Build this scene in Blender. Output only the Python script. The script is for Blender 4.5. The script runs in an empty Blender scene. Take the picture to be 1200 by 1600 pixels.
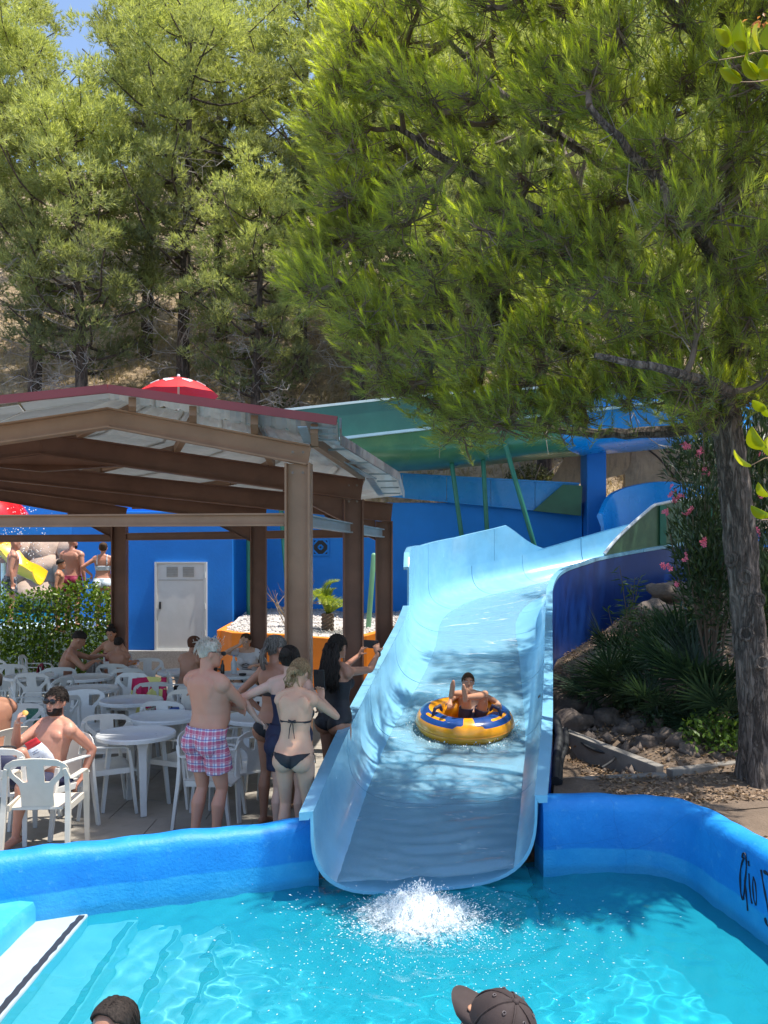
import bpy, bmesh, math, random
import numpy as np
from mathutils import Vector, Matrix, Quaternion, noise as mnoise
R = math.radians
S = bpy.context.scene
COL = S.collection
# ------------------------------------------------------------------ camera, sky, sun, exposure
CAM_H, HOR, FOC = 2.38, 878.0, 1300.0
cd = bpy.data.cameras.new('camera'); cam = bpy.data.objects.new('camera', cd); COL.objects.link(cam)
cam.location = (0, 0, CAM_H); cam.rotation_euler = (R(90), 0, 0)
cd.sensor_fit = 'VERTICAL'; cd.sensor_height = 32; cd.lens = 32 * FOC / 1600
cd.shift_y = (HOR - 800) / 1600; cd.clip_start = .05; cd.clip_end = 600
S.camera = cam
TO_SUN = Vector((.30, -.04, .94)).normalized()
W = bpy.data.worlds.new('World'); S.world = W; W.use_nodes = True
wn = W.node_tree.nodes; wl = W.node_tree.links
sky = wn.new('ShaderNodeTexSky'); sky.sky_type = 'NISHITA'; sky.sun_disc = False
sky.sun_elevation = math.asin(TO_SUN.z); sky.sun_rotation = math.atan2(TO_SUN.x, TO_SUN.y)
sky.altitude = 50; sky.air_density = 1.0; sky.dust_density = 1.0; sky.ozone_density = 1.2
bg = [n for n in wn if n.type == 'BACKGROUND'][0]; bg.inputs[1].default_value = .15
wl.new(sky.outputs[0], bg.inputs[0])
sd = bpy.data.lights.new('sun', 'SUN'); sd.energy = 4.2; sd.angle = R(.5); sd.color = (1, .955, .88)
so = bpy.data.objects.new('sun', sd); COL.objects.link(so); so.location = (8, -6, 20)
so.rotation_euler = TO_SUN.to_track_quat('Z', 'Y').to_euler()
vs = S.view_settings; vs.view_transform = 'Standard'; vs.look = 'None'; vs.exposure = .88; vs.gamma = 1
vs.use_curve_mapping = False
S.render.engine = 'CYCLES'
S.cycles.use_denoising = True
try:
    S.cycles.denoiser = 'OPENIMAGEDENOISE'; S.cycles.denoising_input_passes = 'RGB_ALBEDO_NORMAL'
except Exception: pass
S.cycles.max_bounces = 9; S.cycles.diffuse_bounces = 4; S.cycles.transparent_max_bounces = 12
S.cycles.caustics_reflective = False; S.cycles.caustics_refractive = True
S.cycles.sample_clamp_indirect = 5; S.cycles.blur_glossy = .6
# ------------------------------------------------------------------ pixel (1200x1600 photo) -> place
def P(px, py, Y):
    s = FOC / Y
    return Vector(((px - 600) / s, Y, CAM_H + (HOR - py) / s))
def PZ(px, py, Z):
    s = (py - HOR) / (CAM_H - Z)
    return Vector(((px - 600) / s, FOC / s, Z))
# ------------------------------------------------------------------ materials
MATS = {}
def nodes_of(name):
    m = bpy.data.materials.new(name); m.use_nodes = True
    nt = m.node_tree; b = [n for n in nt.nodes if n.type == 'BSDF_PRINCIPLED'][0]
    return m, nt, b
def coords(nt, kind='Object', scale=(1, 1, 1), rot=(0, 0, 0)):
    tc = nt.nodes.new('ShaderNodeTexCoord'); mp = nt.nodes.new('ShaderNodeMapping')
    mp.inputs['Scale'].default_value = scale; mp.inputs['Rotation'].default_value = rot
    nt.links.new(tc.outputs[kind], mp.inputs[0]); return mp.outputs[0]
def nz(nt, vec, scale, detail=4, rough=.55, dist=0):
    n = nt.nodes.new('ShaderNodeTexNoise'); n.inputs['Scale'].default_value = scale
    n.inputs['Detail'].default_value = detail; n.inputs['Roughness'].default_value = rough
    n.inputs['Distortion'].default_value = dist
    nt.links.new(vec, n.inputs['Vector']); return n.outputs['Fac']
def ramp(nt, fac, stops):
    r = nt.nodes.new('ShaderNodeValToRGB'); e = r.color_ramp.elements
    while len(e) < len(stops): e.new(.5)
    for el, (p, c) in zip(e, stops):
        el.position = p; el.color = (*c, 1) if len(c) == 3 else c
    nt.links.new(fac, r.inputs[0]); return r.outputs[0]
def mix(nt, fac, a, b, typ='MIX'):
    m = nt.nodes.new('ShaderNodeMix'); m.data_type = 'RGBA'; m.blend_type = typ
    for sock, v in ((m.inputs['Factor'], fac), (m.inputs['A'], a), (m.inputs['B'], b)):
        if hasattr(v, 'is_linked') or hasattr(v, 'links'): nt.links.new(v, sock)
        elif isinstance(v, (int, float)): sock.default_value = v
        else: sock.default_value = (*v, 1) if len(v) == 3 else v
    # the RGBA sockets are the later ones with the same names
    return m.outputs['Result'] if False else [o for o in m.outputs if o.type == 'RGBA'][0]
def mixc(nt, fac, a, b, typ='MIX'):
    m = nt.nodes.new('ShaderNodeMixRGB'); m.blend_type = typ
    for sock, v in zip(m.inputs, (fac, a, b)):
        if isinstance(v, bpy.types.NodeSocket): nt.links.new(v, sock)
        elif isinstance(v, (int, float)): sock.default_value = v
        else: sock.default_value = (*v, 1) if len(v) == 3 else v
    return m.outputs[0]
def math_(nt, op, a, b=None, clamp=False):
    m = nt.nodes.new('ShaderNodeMath'); m.operation = op; m.use_clamp = clamp
    for sock, v in zip(m.inputs, (a, b)):
        if v is None: continue
        if isinstance(v, bpy.types.NodeSocket): nt.links.new(v, sock)
        else: sock.default_value = v
    return m.outputs[0]
def bump(nt, b, h, strength=.3, dist=.01):
    n = nt.nodes.new('ShaderNodeBump'); n.inputs['Strength'].default_value = strength
    n.inputs['Distance'].default_value = dist; nt.links.new(h, n.inputs['Height'])
    nt.links.new(n.outputs[0], b.inputs['Normal']); return n
def mat(name, col, rough=.5, var=.15, vs_=6., bmp=0, bs=60., bd=.004, metal=0, spec=.5, coat=0, stain=None, kind='Object', sss=0, vscale=(1, 1, 1)):
    if name in MATS: return MATS[name]
    m, nt, b = nodes_of(name)
    v = coords(nt, kind, vscale)
    c = np.array(col, float)
    f = nz(nt, v, vs_, 5, .6)
    o = ramp(nt, f, [(.28, tuple(np.clip(c * (1 - var), 0, 1))), (.72, tuple(np.clip(c * (1 + var), 0, 1)))])
    if stain:
        sc, amt, scol = stain
        g = nz(nt, v, sc, 6, .7, .4)
        k = ramp(nt, g, [(.5, (0, 0, 0)), (.72, (amt,) * 3)])
        o = mixc(nt, k, o, scol)
    nt.links.new(o, b.inputs['Base Color'])
    rr = nz(nt, v, vs_ * 2.3, 3)
    rmp = nt.nodes.new('ShaderNodeMapRange'); rmp.inputs[3].default_value = max(0, rough - .08); rmp.inputs[4].default_value = min(1, rough + .1)
    nt.links.new(rr, rmp.inputs[0]); nt.links.new(rmp.outputs[0], b.inputs['Roughness'])
    b.inputs['Metallic'].default_value = metal; b.inputs['Specular IOR Level'].default_value = spec
    b.inputs['Coat Weight'].default_value = coat
    if sss:
        b.inputs['Subsurface Weight'].default_value = sss
        b.inputs['Subsurface Radius'].default_value = (.02, .007, .004); b.inputs['Subsurface Scale'].default_value = .5
    if bmp: bump(nt, b, nz(nt, v, bs, 4, .6), bmp, bd)
    MATS[name] = m; return m
def leafmat(name, a, b_, rough=.5, tr=.35, tcol=None, attr=None, c=None):
    """leaves: colour from a to b_ by leaf, some light let through; attr blends to colour c (young growth, painted crown shade)"""
    if name in MATS: return MATS[name]
    m, nt, b = nodes_of(name)
    g = nt.nodes.new('ShaderNodeNewGeometry')
    o = ramp(nt, g.outputs['Random Per Island'], [(0, a), (1, b_)])
    if attr:
        at = nt.nodes.new('ShaderNodeAttribute'); at.attribute_name = attr
        o = mixc(nt, at.outputs['Fac'], o, c)
    nt.links.new(o, b.inputs['Base Color']); b.inputs['Roughness'].default_value = rough
    b.inputs['Specular IOR Level'].default_value = .35
    t = nt.nodes.new('ShaderNodeBsdfTranslucent')
    tc = mixc(nt, 1.0, o, tcol or (1.5, 1.45, .7), 'MULTIPLY'); nt.links.new(tc, t.inputs[0])
    mx = nt.nodes.new('ShaderNodeMixShader'); mx.inputs[0].default_value = tr
    nt.links.new(b.outputs[0], mx.inputs[1]); nt.links.new(t.outputs[0], mx.inputs[2])
    out = [n for n in nt.nodes if n.type == 'OUTPUT_MATERIAL'][0]; nt.links.new(mx.outputs[0], out.inputs[0])
    MATS[name] = m; return m
# ------------------------------------------------------------------ objects
def tag(o, label=None, cat=None, group=None, kind=None):
    if label: o['label'] = label
    if cat: o['category'] = cat
    if group: o['group'] = group
    if kind: o['kind'] = kind
    return o
def thing(name, loc=(0, 0, 0), rz=0, label=None, cat=None, group=None):
    o = bpy.data.objects.new(name, None); COL.objects.link(o); o.empty_display_size = .2
    o.location = loc; o.rotation_euler = (0, 0, rz); return tag(o, label, cat, group)
def origin(p):
    v = Vector((0, 0, 0))
    while p is not None: v += p.location; p = p.parent
    return v
def fast(name, V, F, smooth=False):
    """V (n,3), F (m,k) arrays -> mesh"""
    V = np.asarray(V, np.float32); F = np.asarray(F, np.int32)
    me = bpy.data.meshes.new(name); k = F.shape[1]
    me.vertices.add(len(V)); me.vertices.foreach_set('co', V.ravel())
    me.loops.add(F.size); me.loops.foreach_set('vertex_index', F.ravel())
    me.polygons.add(len(F)); me.polygons.foreach_set('loop_start', np.arange(0, F.size, k, dtype=np.int32))
    if smooth: me.polygons.foreach_set('use_smooth', np.ones(len(F), bool))
    me.update(calc_edges=True); return me
def link(name, me, m, parent=None):
    o = bpy.data.objects.new(name, me); COL.objects.link(o)
    if m is not None and not me.materials: me.materials.append(m)
    if parent is not None: o.parent = parent
    return o
def copy_tree(o, parent=None):
    c = o.copy(); COL.objects.link(c)
    if parent is not None: c.parent = parent
    for ch in list(o.children): copy_tree(ch, c)
    return c
class MB:
    """collects closed shapes in place coordinates, builds them as one mesh"""
    def __init__(s): s.v = []; s.f = []
    def add(s, V, F):
        n = len(s.v); s.v.extend([tuple(v) for v in V]); s.f.extend([tuple(i + n for i in f) for f in F]); return s
    def box(s, c, size, rz=0, M=None):
        x, y, z = (k / 2 for k in size); c = Vector(c)
        V = [Vector((a * x, b * y, d * z)) for a in (-1, 1) for b in (-1, 1) for d in (-1, 1)]
        Q = M if M is not None else Matrix.Rotation(rz, 3, 'Z')
        V = [Q @ v + c for v in V]
        return s.add(V, [(0, 1, 3, 2), (4, 6, 7, 5), (0, 4, 5, 1), (2, 3, 7, 6), (0, 2, 6, 4), (1, 5, 7, 3)])
    def tube(s, pts, rad, seg=8, flat=1., side=None, dome=False):
        pts = [Vector(p) for p in pts]; n = len(pts)
        if not hasattr(rad, '__len__'): rad = [rad] * n
        rad = list(rad)
        if dome:
            d0 = (pts[0] - pts[1]).normalized(); d1 = (pts[-1] - pts[-2]).normalized()
            r0, r1 = rad[0], rad[-1]
            pts = [pts[0] + d0 * r0 * .95, pts[0] + d0 * r0 * .6] + pts + [pts[-1] + d1 * r1 * .6, pts[-1] + d1 * r1 * .95]
            rad = [r0 * .3, r0 * .8] + rad + [r1 * .8, r1 * .3]; n = len(pts)
        V = []; F = []; prev = None
        for i in range(n):
            t = (pts[min(i + 1, n - 1)] - pts[max(i - 1, 0)])
            t = t.normalized() if t.length > 1e-9 else Vector((0, 0, 1))
            if side is not None: a = Vector(side) - t * t.dot(Vector(side))
            elif prev is not None: a = prev - t * t.dot(prev)
            else: a = t.cross(Vector((0, 0, 1)) if abs(t.z) < .9 else Vector((1, 0, 0)))
            if a.length < 1e-6: a = t.orthogonal()
            a.normalize(); prev = a; b = t.cross(a)
            r = rad[i]; ra, rb = (r if hasattr(r, '__len__') else (r, r * flat))
            for k in range(seg):
                q = 2 * math.pi * k / seg
                V.append(pts[i] + a * math.cos(q) * ra + b * math.sin(q) * rb)
        for i in range(n - 1):
            for k in range(seg):
                k2 = (k + 1) % seg
                F.append((i * seg + k, i * seg + k2, (i + 1) * seg + k2, (i + 1) * seg + k))
        F.append(tuple(range(seg - 1, -1, -1))); F.append(tuple((n - 1) * seg + k for k in range(seg)))
        return s.add(V, F)
    def beam(s, pts, w, h, side):
        """rectangular bar along pts: w across `side`, h the other way"""
        pts = [Vector(p) for p in pts]; n = len(pts); V = []; F = []
        for i in range(n):
            t = (pts[min(i + 1, n - 1)] - pts[max(i - 1, 0)]).normalized()
            a = Vector(side) - t * t.dot(Vector(side)); a.normalize(); b = t.cross(a)
            ww = w[i] if hasattr(w, '__len__') else w; hh = h[i] if hasattr(h, '__len__') else h
            for (p, q) in ((-1, -1), (1, -1), (1, 1), (-1, 1)): V.append(pts[i] + a * p * ww / 2 + b * q * hh / 2)
        for i in range(n - 1):
            for k in range(4):
                k2 = (k + 1) % 4; F.append((i * 4 + k, i * 4 + k2, (i + 1) * 4 + k2, (i + 1) * 4 + k))
        F.append((3, 2, 1, 0)); F.append(tuple((n - 1) * 4 + k for k in range(4)))
        return s.add(V, F)
    def loft(s, rings, closed=True, cap=True):
        n = len(rings[0]); V = [v for r in rings for v in r]; F = []
        m = n if closed else n - 1
        for i in range(len(rings) - 1):
            for k in range(m):
                k2 = (k + 1) % n; F.append((i * n + k, i * n + k2, (i + 1) * n + k2, (i + 1) * n + k))
        if cap and closed:
            F.append(tuple(range(n - 1, -1, -1))); F.append(tuple((len(rings) - 1) * n + k for k in range(n)))
        return s.add(V, F)
    def ell(s, c, r, seg=12, rows=8, M=None):
        c = Vector(c); rings = []
        for i in range(rows + 1):
            a = math.pi * (i + .02) / (rows + .04); ring = []
            for k in range(seg):
                q = 2 * math.pi * k / seg
                v = Vector((r[0] * math.sin(a) * math.cos(q), r[1] * math.sin(a) * math.sin(q), -r[2] * math.cos(a)))
                ring.append((M @ v if M is not None else v) + c)
            rings.append(ring)
        return s.loft(rings)
    def lathe(s, prof, c=(0, 0, 0), seg=24):
        c = Vector(c)
        return s.loft([[c + Vector((r * math.cos(2 * math.pi * k / seg), r * math.sin(2 * math.pi * k / seg), z)) for k in range(seg)] for r, z in prof])
    def prism(s, poly, z0, z1):
        n = len(poly); V = [(x, y, z0) for x, y in poly] + [(x, y, z1) for x, y in poly]
        F = [(i, (i + 1) % n, n + (i + 1) % n, n + i) for i in range(n)] + [tuple(range(n - 1, -1, -1)), tuple(range(n, 2 * n))]
        return s.add(V, F)
    def build(s, name, m, parent=None, smooth=False, local=False, bevel=0, bseg=2, fix=True):
        o = Vector((0, 0, 0)) if (local or parent is None) else origin(parent)
        me = bpy.data.meshes.new(name); me.from_pydata([tuple(Vector(v) - o) for v in s.v], [], s.f)
        bm = bmesh.new(); bm.from_mesh(me)
        if fix: bmesh.ops.recalc_face_normals(bm, faces=bm.faces)
        if bevel:
            bmesh.ops.bevel(bm, geom=[e for e in bm.edges if len(e.link_faces) == 2 and e.calc_face_angle(0) > .5], offset=bevel, segments=bseg, affect='EDGES', profile=.6, clamp_overlap=True)
        if smooth:
            for f in bm.faces: f.smooth = True
            if smooth != 'all':
                for e in bm.edges:
                    if len(e.link_faces) == 2 and e.calc_face_angle(0) > R(38): e.smooth = False
        bm.to_mesh(me); bm.free()
        return link(name, me, m, parent)
def solid_sheet(V, F, th, name, m, parent=None, smooth=True):
    """a sheet given real thickness"""
    me = bpy.data.meshes.new(name); me.from_pydata([tuple(v) for v in V], [], F)
    bm = bmesh.new(); bm.from_mesh(me); bmesh.ops.recalc_face_normals(bm, faces=bm.faces)
    bmesh.ops.solidify(bm, geom=bm.faces[:], thickness=th)
    for f in bm.faces: f.smooth = smooth
    for e in bm.edges:
        if len(e.link_faces) == 2 and e.calc_face_angle(0) > R(40): e.smooth = False
    bm.to_mesh(me); bm.free(); return link(name, me, m, parent)
def catmull(pts, n):
    """n points along a Catmull-Rom curve through rows of numbers"""
    A = np.array(pts, float); k = len(A); out = []
    for t in np.linspace(0, k - 1, n):
        i = min(int(t), k - 2); u = t - i
        p0, p1, p2, p3 = A[max(i - 1, 0)], A[i], A[i + 1], A[min(i + 2, k - 1)]
        out.append(.5 * ((2 * p1) + (-p0 + p2) * u + (2 * p0 - 5 * p1 + 4 * p2 - p3) * u * u + (-p0 + 3 * p1 - 3 * p2 + p3) * u ** 3))
    return np.array(out)
def unit(a): return a / (np.linalg.norm(a, axis=-1, keepdims=True) + 1e-9)
# ================================================================== palette
M_chute = mat('pale blue gelcoat', (.20, .47, .66), .22, .10, 2.5, coat=.35, stain=(3, .4, (.31, .56, .69)), bmp=.04, bs=5, bd=.02)
M_azure = mat('azure gelcoat', (.005, .27, .70), .28, .08, 2, coat=.2, stain=(4, .3, (.05, .36, .72)))
M_deep = mat('deep blue wall paint', (.003, .16, .55), .55, .10, 1.3, bmp=.25, bs=18, bd=.01, stain=(1.6, .35, (.008, .19, .60)))
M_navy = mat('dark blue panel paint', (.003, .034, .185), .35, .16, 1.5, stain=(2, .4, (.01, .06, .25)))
M_green = mat('green gelcoat', (.06, .20, .105), .3, .22, 1.2, coat=.2, stain=(1.5, .45, (.16, .32, .13)))
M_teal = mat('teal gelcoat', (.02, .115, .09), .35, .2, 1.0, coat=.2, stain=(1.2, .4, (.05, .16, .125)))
M_greenpole = mat('green pole paint', (.02, .17, .11), .4, .15, 5)
M_white = mat('white painted edge', (.72, .76, .78), .4, .06, 6)
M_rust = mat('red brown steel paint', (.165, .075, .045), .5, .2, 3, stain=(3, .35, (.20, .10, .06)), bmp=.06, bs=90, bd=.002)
M_rustlit = mat('lit brown steel paint', (.33, .19, .112), .55, .16, 3, stain=(4, .35, (.32, .19, .12)), bmp=.06, bs=90, bd=.002)  # lit copy of the brown: daylight on the front frame painted in
M_fascia = mat('dark red fascia', (.26, .045, .05), .4, .12, 3)
M_orange = mat('orange wall paint', (.80, .22, .012), .6, .1, 2, bmp=.2, bs=25, bd=.006)
M_concrete = mat('worn concrete', (.30, .265, .22), .8, .18, 1.4, stain=(.9, .5, (.18, .155, .13)), bmp=.35, bs=70, bd=.004)
M_rock = mat('rock', (.20, .165, .13), .85, .35, 5, bmp=.7, bs=14, bd=.03, stain=(6, .5, (.33, .26, .20)))
M_white_plastic = mat('white plastic', (.66, .655, .62), .38, .05, 9, stain=(7, .3, (.52, .50, .45)))
M_dark = mat('black rubber', (.015, .016, .018), .5, .2, 10)
# ------------------------------------------------------------------ ground
g = MB()
for x0, x1, y0, y1 in ((-60, 60, 6.8, 24), (-60, -3.6, -20, 6.8), (2.95, 60, -20, 6.8), (-3.6, 2.95, -20, 1.4)):
    g.add([(x0, y0, -.1), (x1, y0, -.1), (x1, y1, -.1), (x0, y1, -.1)], [(0, 1, 2, 3)])
M_soil = mat('dry soil', (.15, .105, .07), .95, .3, 2.2, bmp=.6, bs=30, bd=.03, stain=(5, .5, (.11, .075, .05)))
tag(g.build('ground', M_soil), kind='structure')
# plaza paving: concrete with sawn joints
pm, nt, b = nodes_of('plaza concrete')
v = coords(nt)
base = ramp(nt, nz(nt, v, 1.1, 6, .65), [(.3, (.25, .225, .19)), (.7, (.36, .325, .275))])
base = mixc(nt, ramp(nt, nz(nt, v, 5, 6, .7), [(.5, (0, 0, 0)), (.7, (.5,) * 3)]), base, (.20, .175, .145))
nt.links.new(base, b.inputs['Base Color']); b.inputs['Roughness'].default_value = .8
bump(nt, b, nz(nt, v, 60, 5), .3, .004)
rnd = random.Random(5)
plaza = thing('plaza_paving', (-6, 10, 0)); tag(plaza, kind='structure')
# rows of slabs; each slab is its own piece with an open joint
def in_plaza(x, y):
    xe = np.interp(y, [5.0, 5.75, 6.5, 8, 10, 11.5, 13.5, 17], [-3.6, -2.4, -.62, -.55, -.42, -.3, -.3, -.3])
    return x < xe
g = MB(); g.box((-13, 10.5, -.06), (20, 12.2, .06)); g.box((-1.75, 11.8, -.06), (2.5, 9.6, .06)); g.build('joint_bed', M_concrete, plaza)
row = 0; y = 4.6
while y < 16.2:
    d = .62; x = -.3 - (row % 2) * .45
    while x > -9.5:
        w = .9; cx = x - w / 2; cy = y + d / 2
        # keep the slab clear of the pool wall and slide
        xe = min(float(np.interp(t, [5.0, 5.75, 6.5, 8, 10, 11.5, 13.5, 17], [-4.6, -2.75, -.72, -.62, -.5, -.36, -.3, -.3])) for t in (y, y + d))
        x1 = min(x, xe)
        if x1 - (x - w) > .12:
            q = MB(); dz = rnd.uniform(-.004, .004)
            q.box(((x1 + x - w) / 2, cy, -.016 + dz), (x1 - x + w - .007, d - .007, .034))
            q.build('slab', pm, plaza)
        x -= w
    y += d; row += 1
# ------------------------------------------------------------------ pool
pool_mat, nt, b = nodes_of('pool shell paint')
tc = nt.nodes.new('ShaderNodeTexCoord'); sp = nt.nodes.new('ShaderNodeSeparateXYZ'); nt.links.new(tc.outputs['Object'], sp.inputs[0])
mr = nt.nodes.new('ShaderNodeMapRange'); nt.links.new(sp.outputs['X'], mr.inputs[0]); mr.inputs[1].default_value = -1.5; mr.inputs[2].default_value = -.4
fl = mixc(nt, mr.outputs[0], (.50, .76, .80), (.03, .50, .63))
fl = mixc(nt, ramp(nt, nz(nt, tc.outputs['Object'], 2.2, 5), [(.4, (0, 0, 0)), (.75, (.35,) * 3)]), fl, (.30, .66, .74))
nt.links.new(fl, b.inputs['Base Color']); b.inputs['Roughness'].default_value = .6
WZ = -.05
pf = thing('pool_basin', (0, 4, -1)); tag(pf, kind='structure')
MB().box((-.2, 4.1, -.96), (6.9, 5.5, .1)).build('basin_floor', pool_mat, pf)
MB().box((.29, 6.62, -.62), (1.72, .36, 1.0)).build('end_wall', pool_mat, pf)
M_step = mat('white step paint', (.36, .43, .48), .5, .07, 3, stain=(3, .45, (.52, .70, .78)), bmp=.3, bs=9, bd=.01)
M_stripe = mat('black step stripe', (.02, .022, .03), .6, .2, 6)
steps = thing('pool_steps', (-2, 4, -.9), 0, 'white entry steps with black edge stripes in the left corner of the pool', 'steps')
xs = [-2.36, -2.03, -1.72, -1.42, -1.12]
for i in range(4):
    zt = (-.035, -.22, -.42, -.63)[i]
    y1 = 5.62 + (xs[i + 1] + 2.33) * .34
    M_st = M_step if i == 0 else mat('pale submerged step paint', (.30, .50, .56), .5, .07, 3)
    st = MB().box(((xs[i] + xs[i + 1]) / 2, (y1 + 1.4) / 2, (zt - .915) / 2), (xs[i + 1] - xs[i] - .002, y1 - 1.4, zt + .915)).build('step', M_st, steps, bevel=.015)
    # hand painted stripe, wavering along the nosing
    sr = random.Random(i + 3); L = []; Rr = []; yy = 1.45
    while yy < y1 - .03:
        w = .021 + sr.uniform(-.004, .004); cx = xs[i + 1] - .035 + sr.uniform(-.004, .004)
        L.append((cx - w, yy, zt + .003)); Rr.append((cx + w, yy, zt + .003)); yy += .045
    n = len(L)
    MB().add(L + Rr, [(k, n + k, n + k + 1, k + 1) for k in range(n - 1)]).build('stripe', M_stripe, st, fix=False)
# low block left of the steps
M_block = mat('light blue wet paint', (.05, .36, .60), .35, .12, 3, stain=(3, .5, (.16, .48, .66)), bmp=.4, bs=8, bd=.012)
blk = MB(); rings = []
for yy in np.linspace(1.4, 5.66, 40):
    j = .012 * math.sin(yy * 7) + .01 * math.sin(yy * 17 + 1)
    rings.append([Vector(p) for p in ((-3.6, yy, -.9), (-2.345 + j * .3, yy, -.9), (-2.345 + j * .4, yy, .06), (-2.37 + j, yy, .10), (-2.43, yy, .115 + j * .3), (-3.6, yy, .115))])
blk.loft(rings)
tag(blk.build('pool_bench', M_block, smooth=True), 'low light blue plastered ledge beside the white steps at the pool\'s left edge', 'ledge')
# pool walls: hand plastered, rounded top
wallm, nt, b = nodes_of('pool wall paint')
tc = nt.nodes.new('ShaderNodeTexCoord'); sp = nt.nodes.new('ShaderNodeSeparateXYZ'); nt.links.new(tc.outputs['Object'], sp.inputs[0])
n1 = nz(nt, tc.outputs['Object'], 2.5, 5)
zz = math_(nt, 'ADD', sp.outputs['Z'], math_(nt, 'MULTIPLY', math_(nt, 'SUBTRACT', n1, .5), .05))
n3 = nt.nodes.new('ShaderNodeMapRange'); nt.links.new(zz, n3.inputs[0]); n3.inputs[1].default_value = .135; n3.inputs[2].default_value = .15
base = ramp(nt, nz(nt, tc.outputs['Object'], 3.2, 6, .6), [(.3, (.002, .20, .60)), (.72, (.012, .29, .74))])
low = ramp(nt, nz(nt, tc.outputs['Object'], 4, 5), [(.3, (.01, .30, .66)), (.72, (.04, .40, .74))])
c = mixc(nt, n3.outputs[0], low, base)
c = mixc(nt, ramp(nt, nz(nt, tc.outputs['Object'], 14, 6, .7), [(.58, (0, 0, 0)), (.72, (.55,) * 3)]), c, (.10, .42, .74))
wob = mixc(nt, .10, tc.outputs['Object'], nt.nodes.new('ShaderNodeTexNoise').outputs['Color'])
vo = nt.nodes.new('ShaderNodeTexVoronoi'); vo.feature = 'DISTANCE_TO_EDGE'; vo.inputs['Scale'].default_value = 1.15; nt.links.new(wob, vo.inputs['Vector'])
c = mixc(nt, ramp(nt, vo.outputs['Distance'], [(.0, (.28,) * 3), (.004, (0, 0, 0))]), c, (.004, .10, .32))
wl_ = nt.nodes.new('ShaderNodeMapRange'); nt.links.new(zz, wl_.inputs[0]); wl_.inputs[1].default_value = -.01; wl_.inputs[2].default_value = .035; wl_.inputs[3].default_value = .55; wl_.inputs[4].default_value = 0
c = mixc(nt, wl_.outputs[0], c, (.02, .24, .42))
nt.links.new(c, b.inputs['Base Color']); b.inputs['Roughness'].default_value = .55
hh = mixc(nt, .45, nz(nt, tc.outputs['Object'], 9, 6, .65), nz(nt, tc.outputs['Object'], 45, 4, .6))
bump(nt, b, hh, .4, .02)
def pool_wall(name, path, zt, out, label, n=70):
    C = catmull(path, n); rings = []
    for i in range(n):
        t = C[min(i + 1, n - 1)] - C[max(i - 1, 0)]; t /= np.hypot(*t); nn = np.array([-t[1], t[0]]) * out
        w = .23 + .008 * math.sin(i * .4); z = zt + .007 * math.sin(i * .31) + .004 * math.sin(i * .83)
        prof = [(0, -1.0), (0, .1), (.002, z - .10), (.012, z - .045), (.045, z - .01), (.10, z), (w - .06, z - .004), (w - .015, z - .03), (w, z - .08), (w, -.12), (w, -1.0)]
        j = .006 * mnoise.noise((C[i][0] * 4, C[i][1] * 4, 0))
        rings.append([Vector((C[i][0] + nn[0] * (a + j), C[i][1] + nn[1] * (a + j), zz_)) for a, zz_ in prof])
    o = MB().loft(rings).build(name, wallm, None, smooth=True); return tag(o, label, 'pool wall'), C
pool_wall('pool_wall', [(-4.6, 4.72), (-2.63, 5.47), (-2.0, 5.72), (-1.2, 6.0), (-.49, 6.245)], .42, 1, 'bright blue plastered pool wall in front of the white chairs')
WR, CR = pool_wall('pool_wall', [(1.235, 6.445), (1.75, 6.5), (2.08, 6.45), (2.26, 6.25), (2.34, 5.85), (2.42, 5.25), (2.55, 4), (2.75, 1.6)], .53, 1, 'bright blue pool wall curving round the right side with black script lettering')
# black brush lettering painted on the right wall's inner face
def wall_pt(y, z, d=.006):
    x = float(np.interp(y, CR[::-1, 1], CR[::-1, 0])); return Vector((x - d, y, z))
def on_wall(px, py):
    # where the sight line meets the wall's inner face (x as a function of y)
    lo, hi = 4.6, 6.1
    for _ in range(40):
        m = (lo + hi) / 2; p = P(px, py, m)
        if p.x > float(np.interp(m, CR[::-1, 1], CR[::-1, 0])): hi = m
        else: lo = m
    p = P(px, py, lo); return (p.y, p.z)
strokes = [([(1163, 1340), (1159, 1352), (1157, 1370), (1158, 1392), (1161, 1405), (1163, 1398), (1165, 1375), (1167, 1352), (1165, 1335), (1162, 1333), (1160, 1340)], .012),
           ([(1164, 1375), (1166, 1392), (1168, 1410), (1169, 1423)], .012), ([(1170, 1345), (1171, 1353)], .016),
           ([(1171, 1365), (1172, 1385), (1174, 1402), (1176, 1412)], .013),
           ([(1178, 1370), (1177, 1385), (1179, 1405), (1182, 1414), (1183, 1402), (1181, 1380), (1178, 1370)], .011),
           ([(1190, 1359), (1193, 1378), (1197, 1400), (1201, 1420), (1206, 1440)], .016),
           ([(1194, 1361), (1200, 1366), (1208, 1372)], .022), ([(1196, 1434), (1199, 1444), (1204, 1449)], .024)]
lt = MB()
for pts, w in strokes:
    q = catmull([on_wall(*p) for p in pts], len(pts) * 4)
    k = len(q); ww = [w * (.75 + .35 * math.sin(i * .8 + k)) for i in range(k)]
    lt.beam([wall_pt(y, z, .004) for y, z in q], .006, ww, (1, 0, 0))
lt.build('lettering', mat('black lettering paint', (.012, .016, .035), .6, .1, 8), WR)
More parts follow.
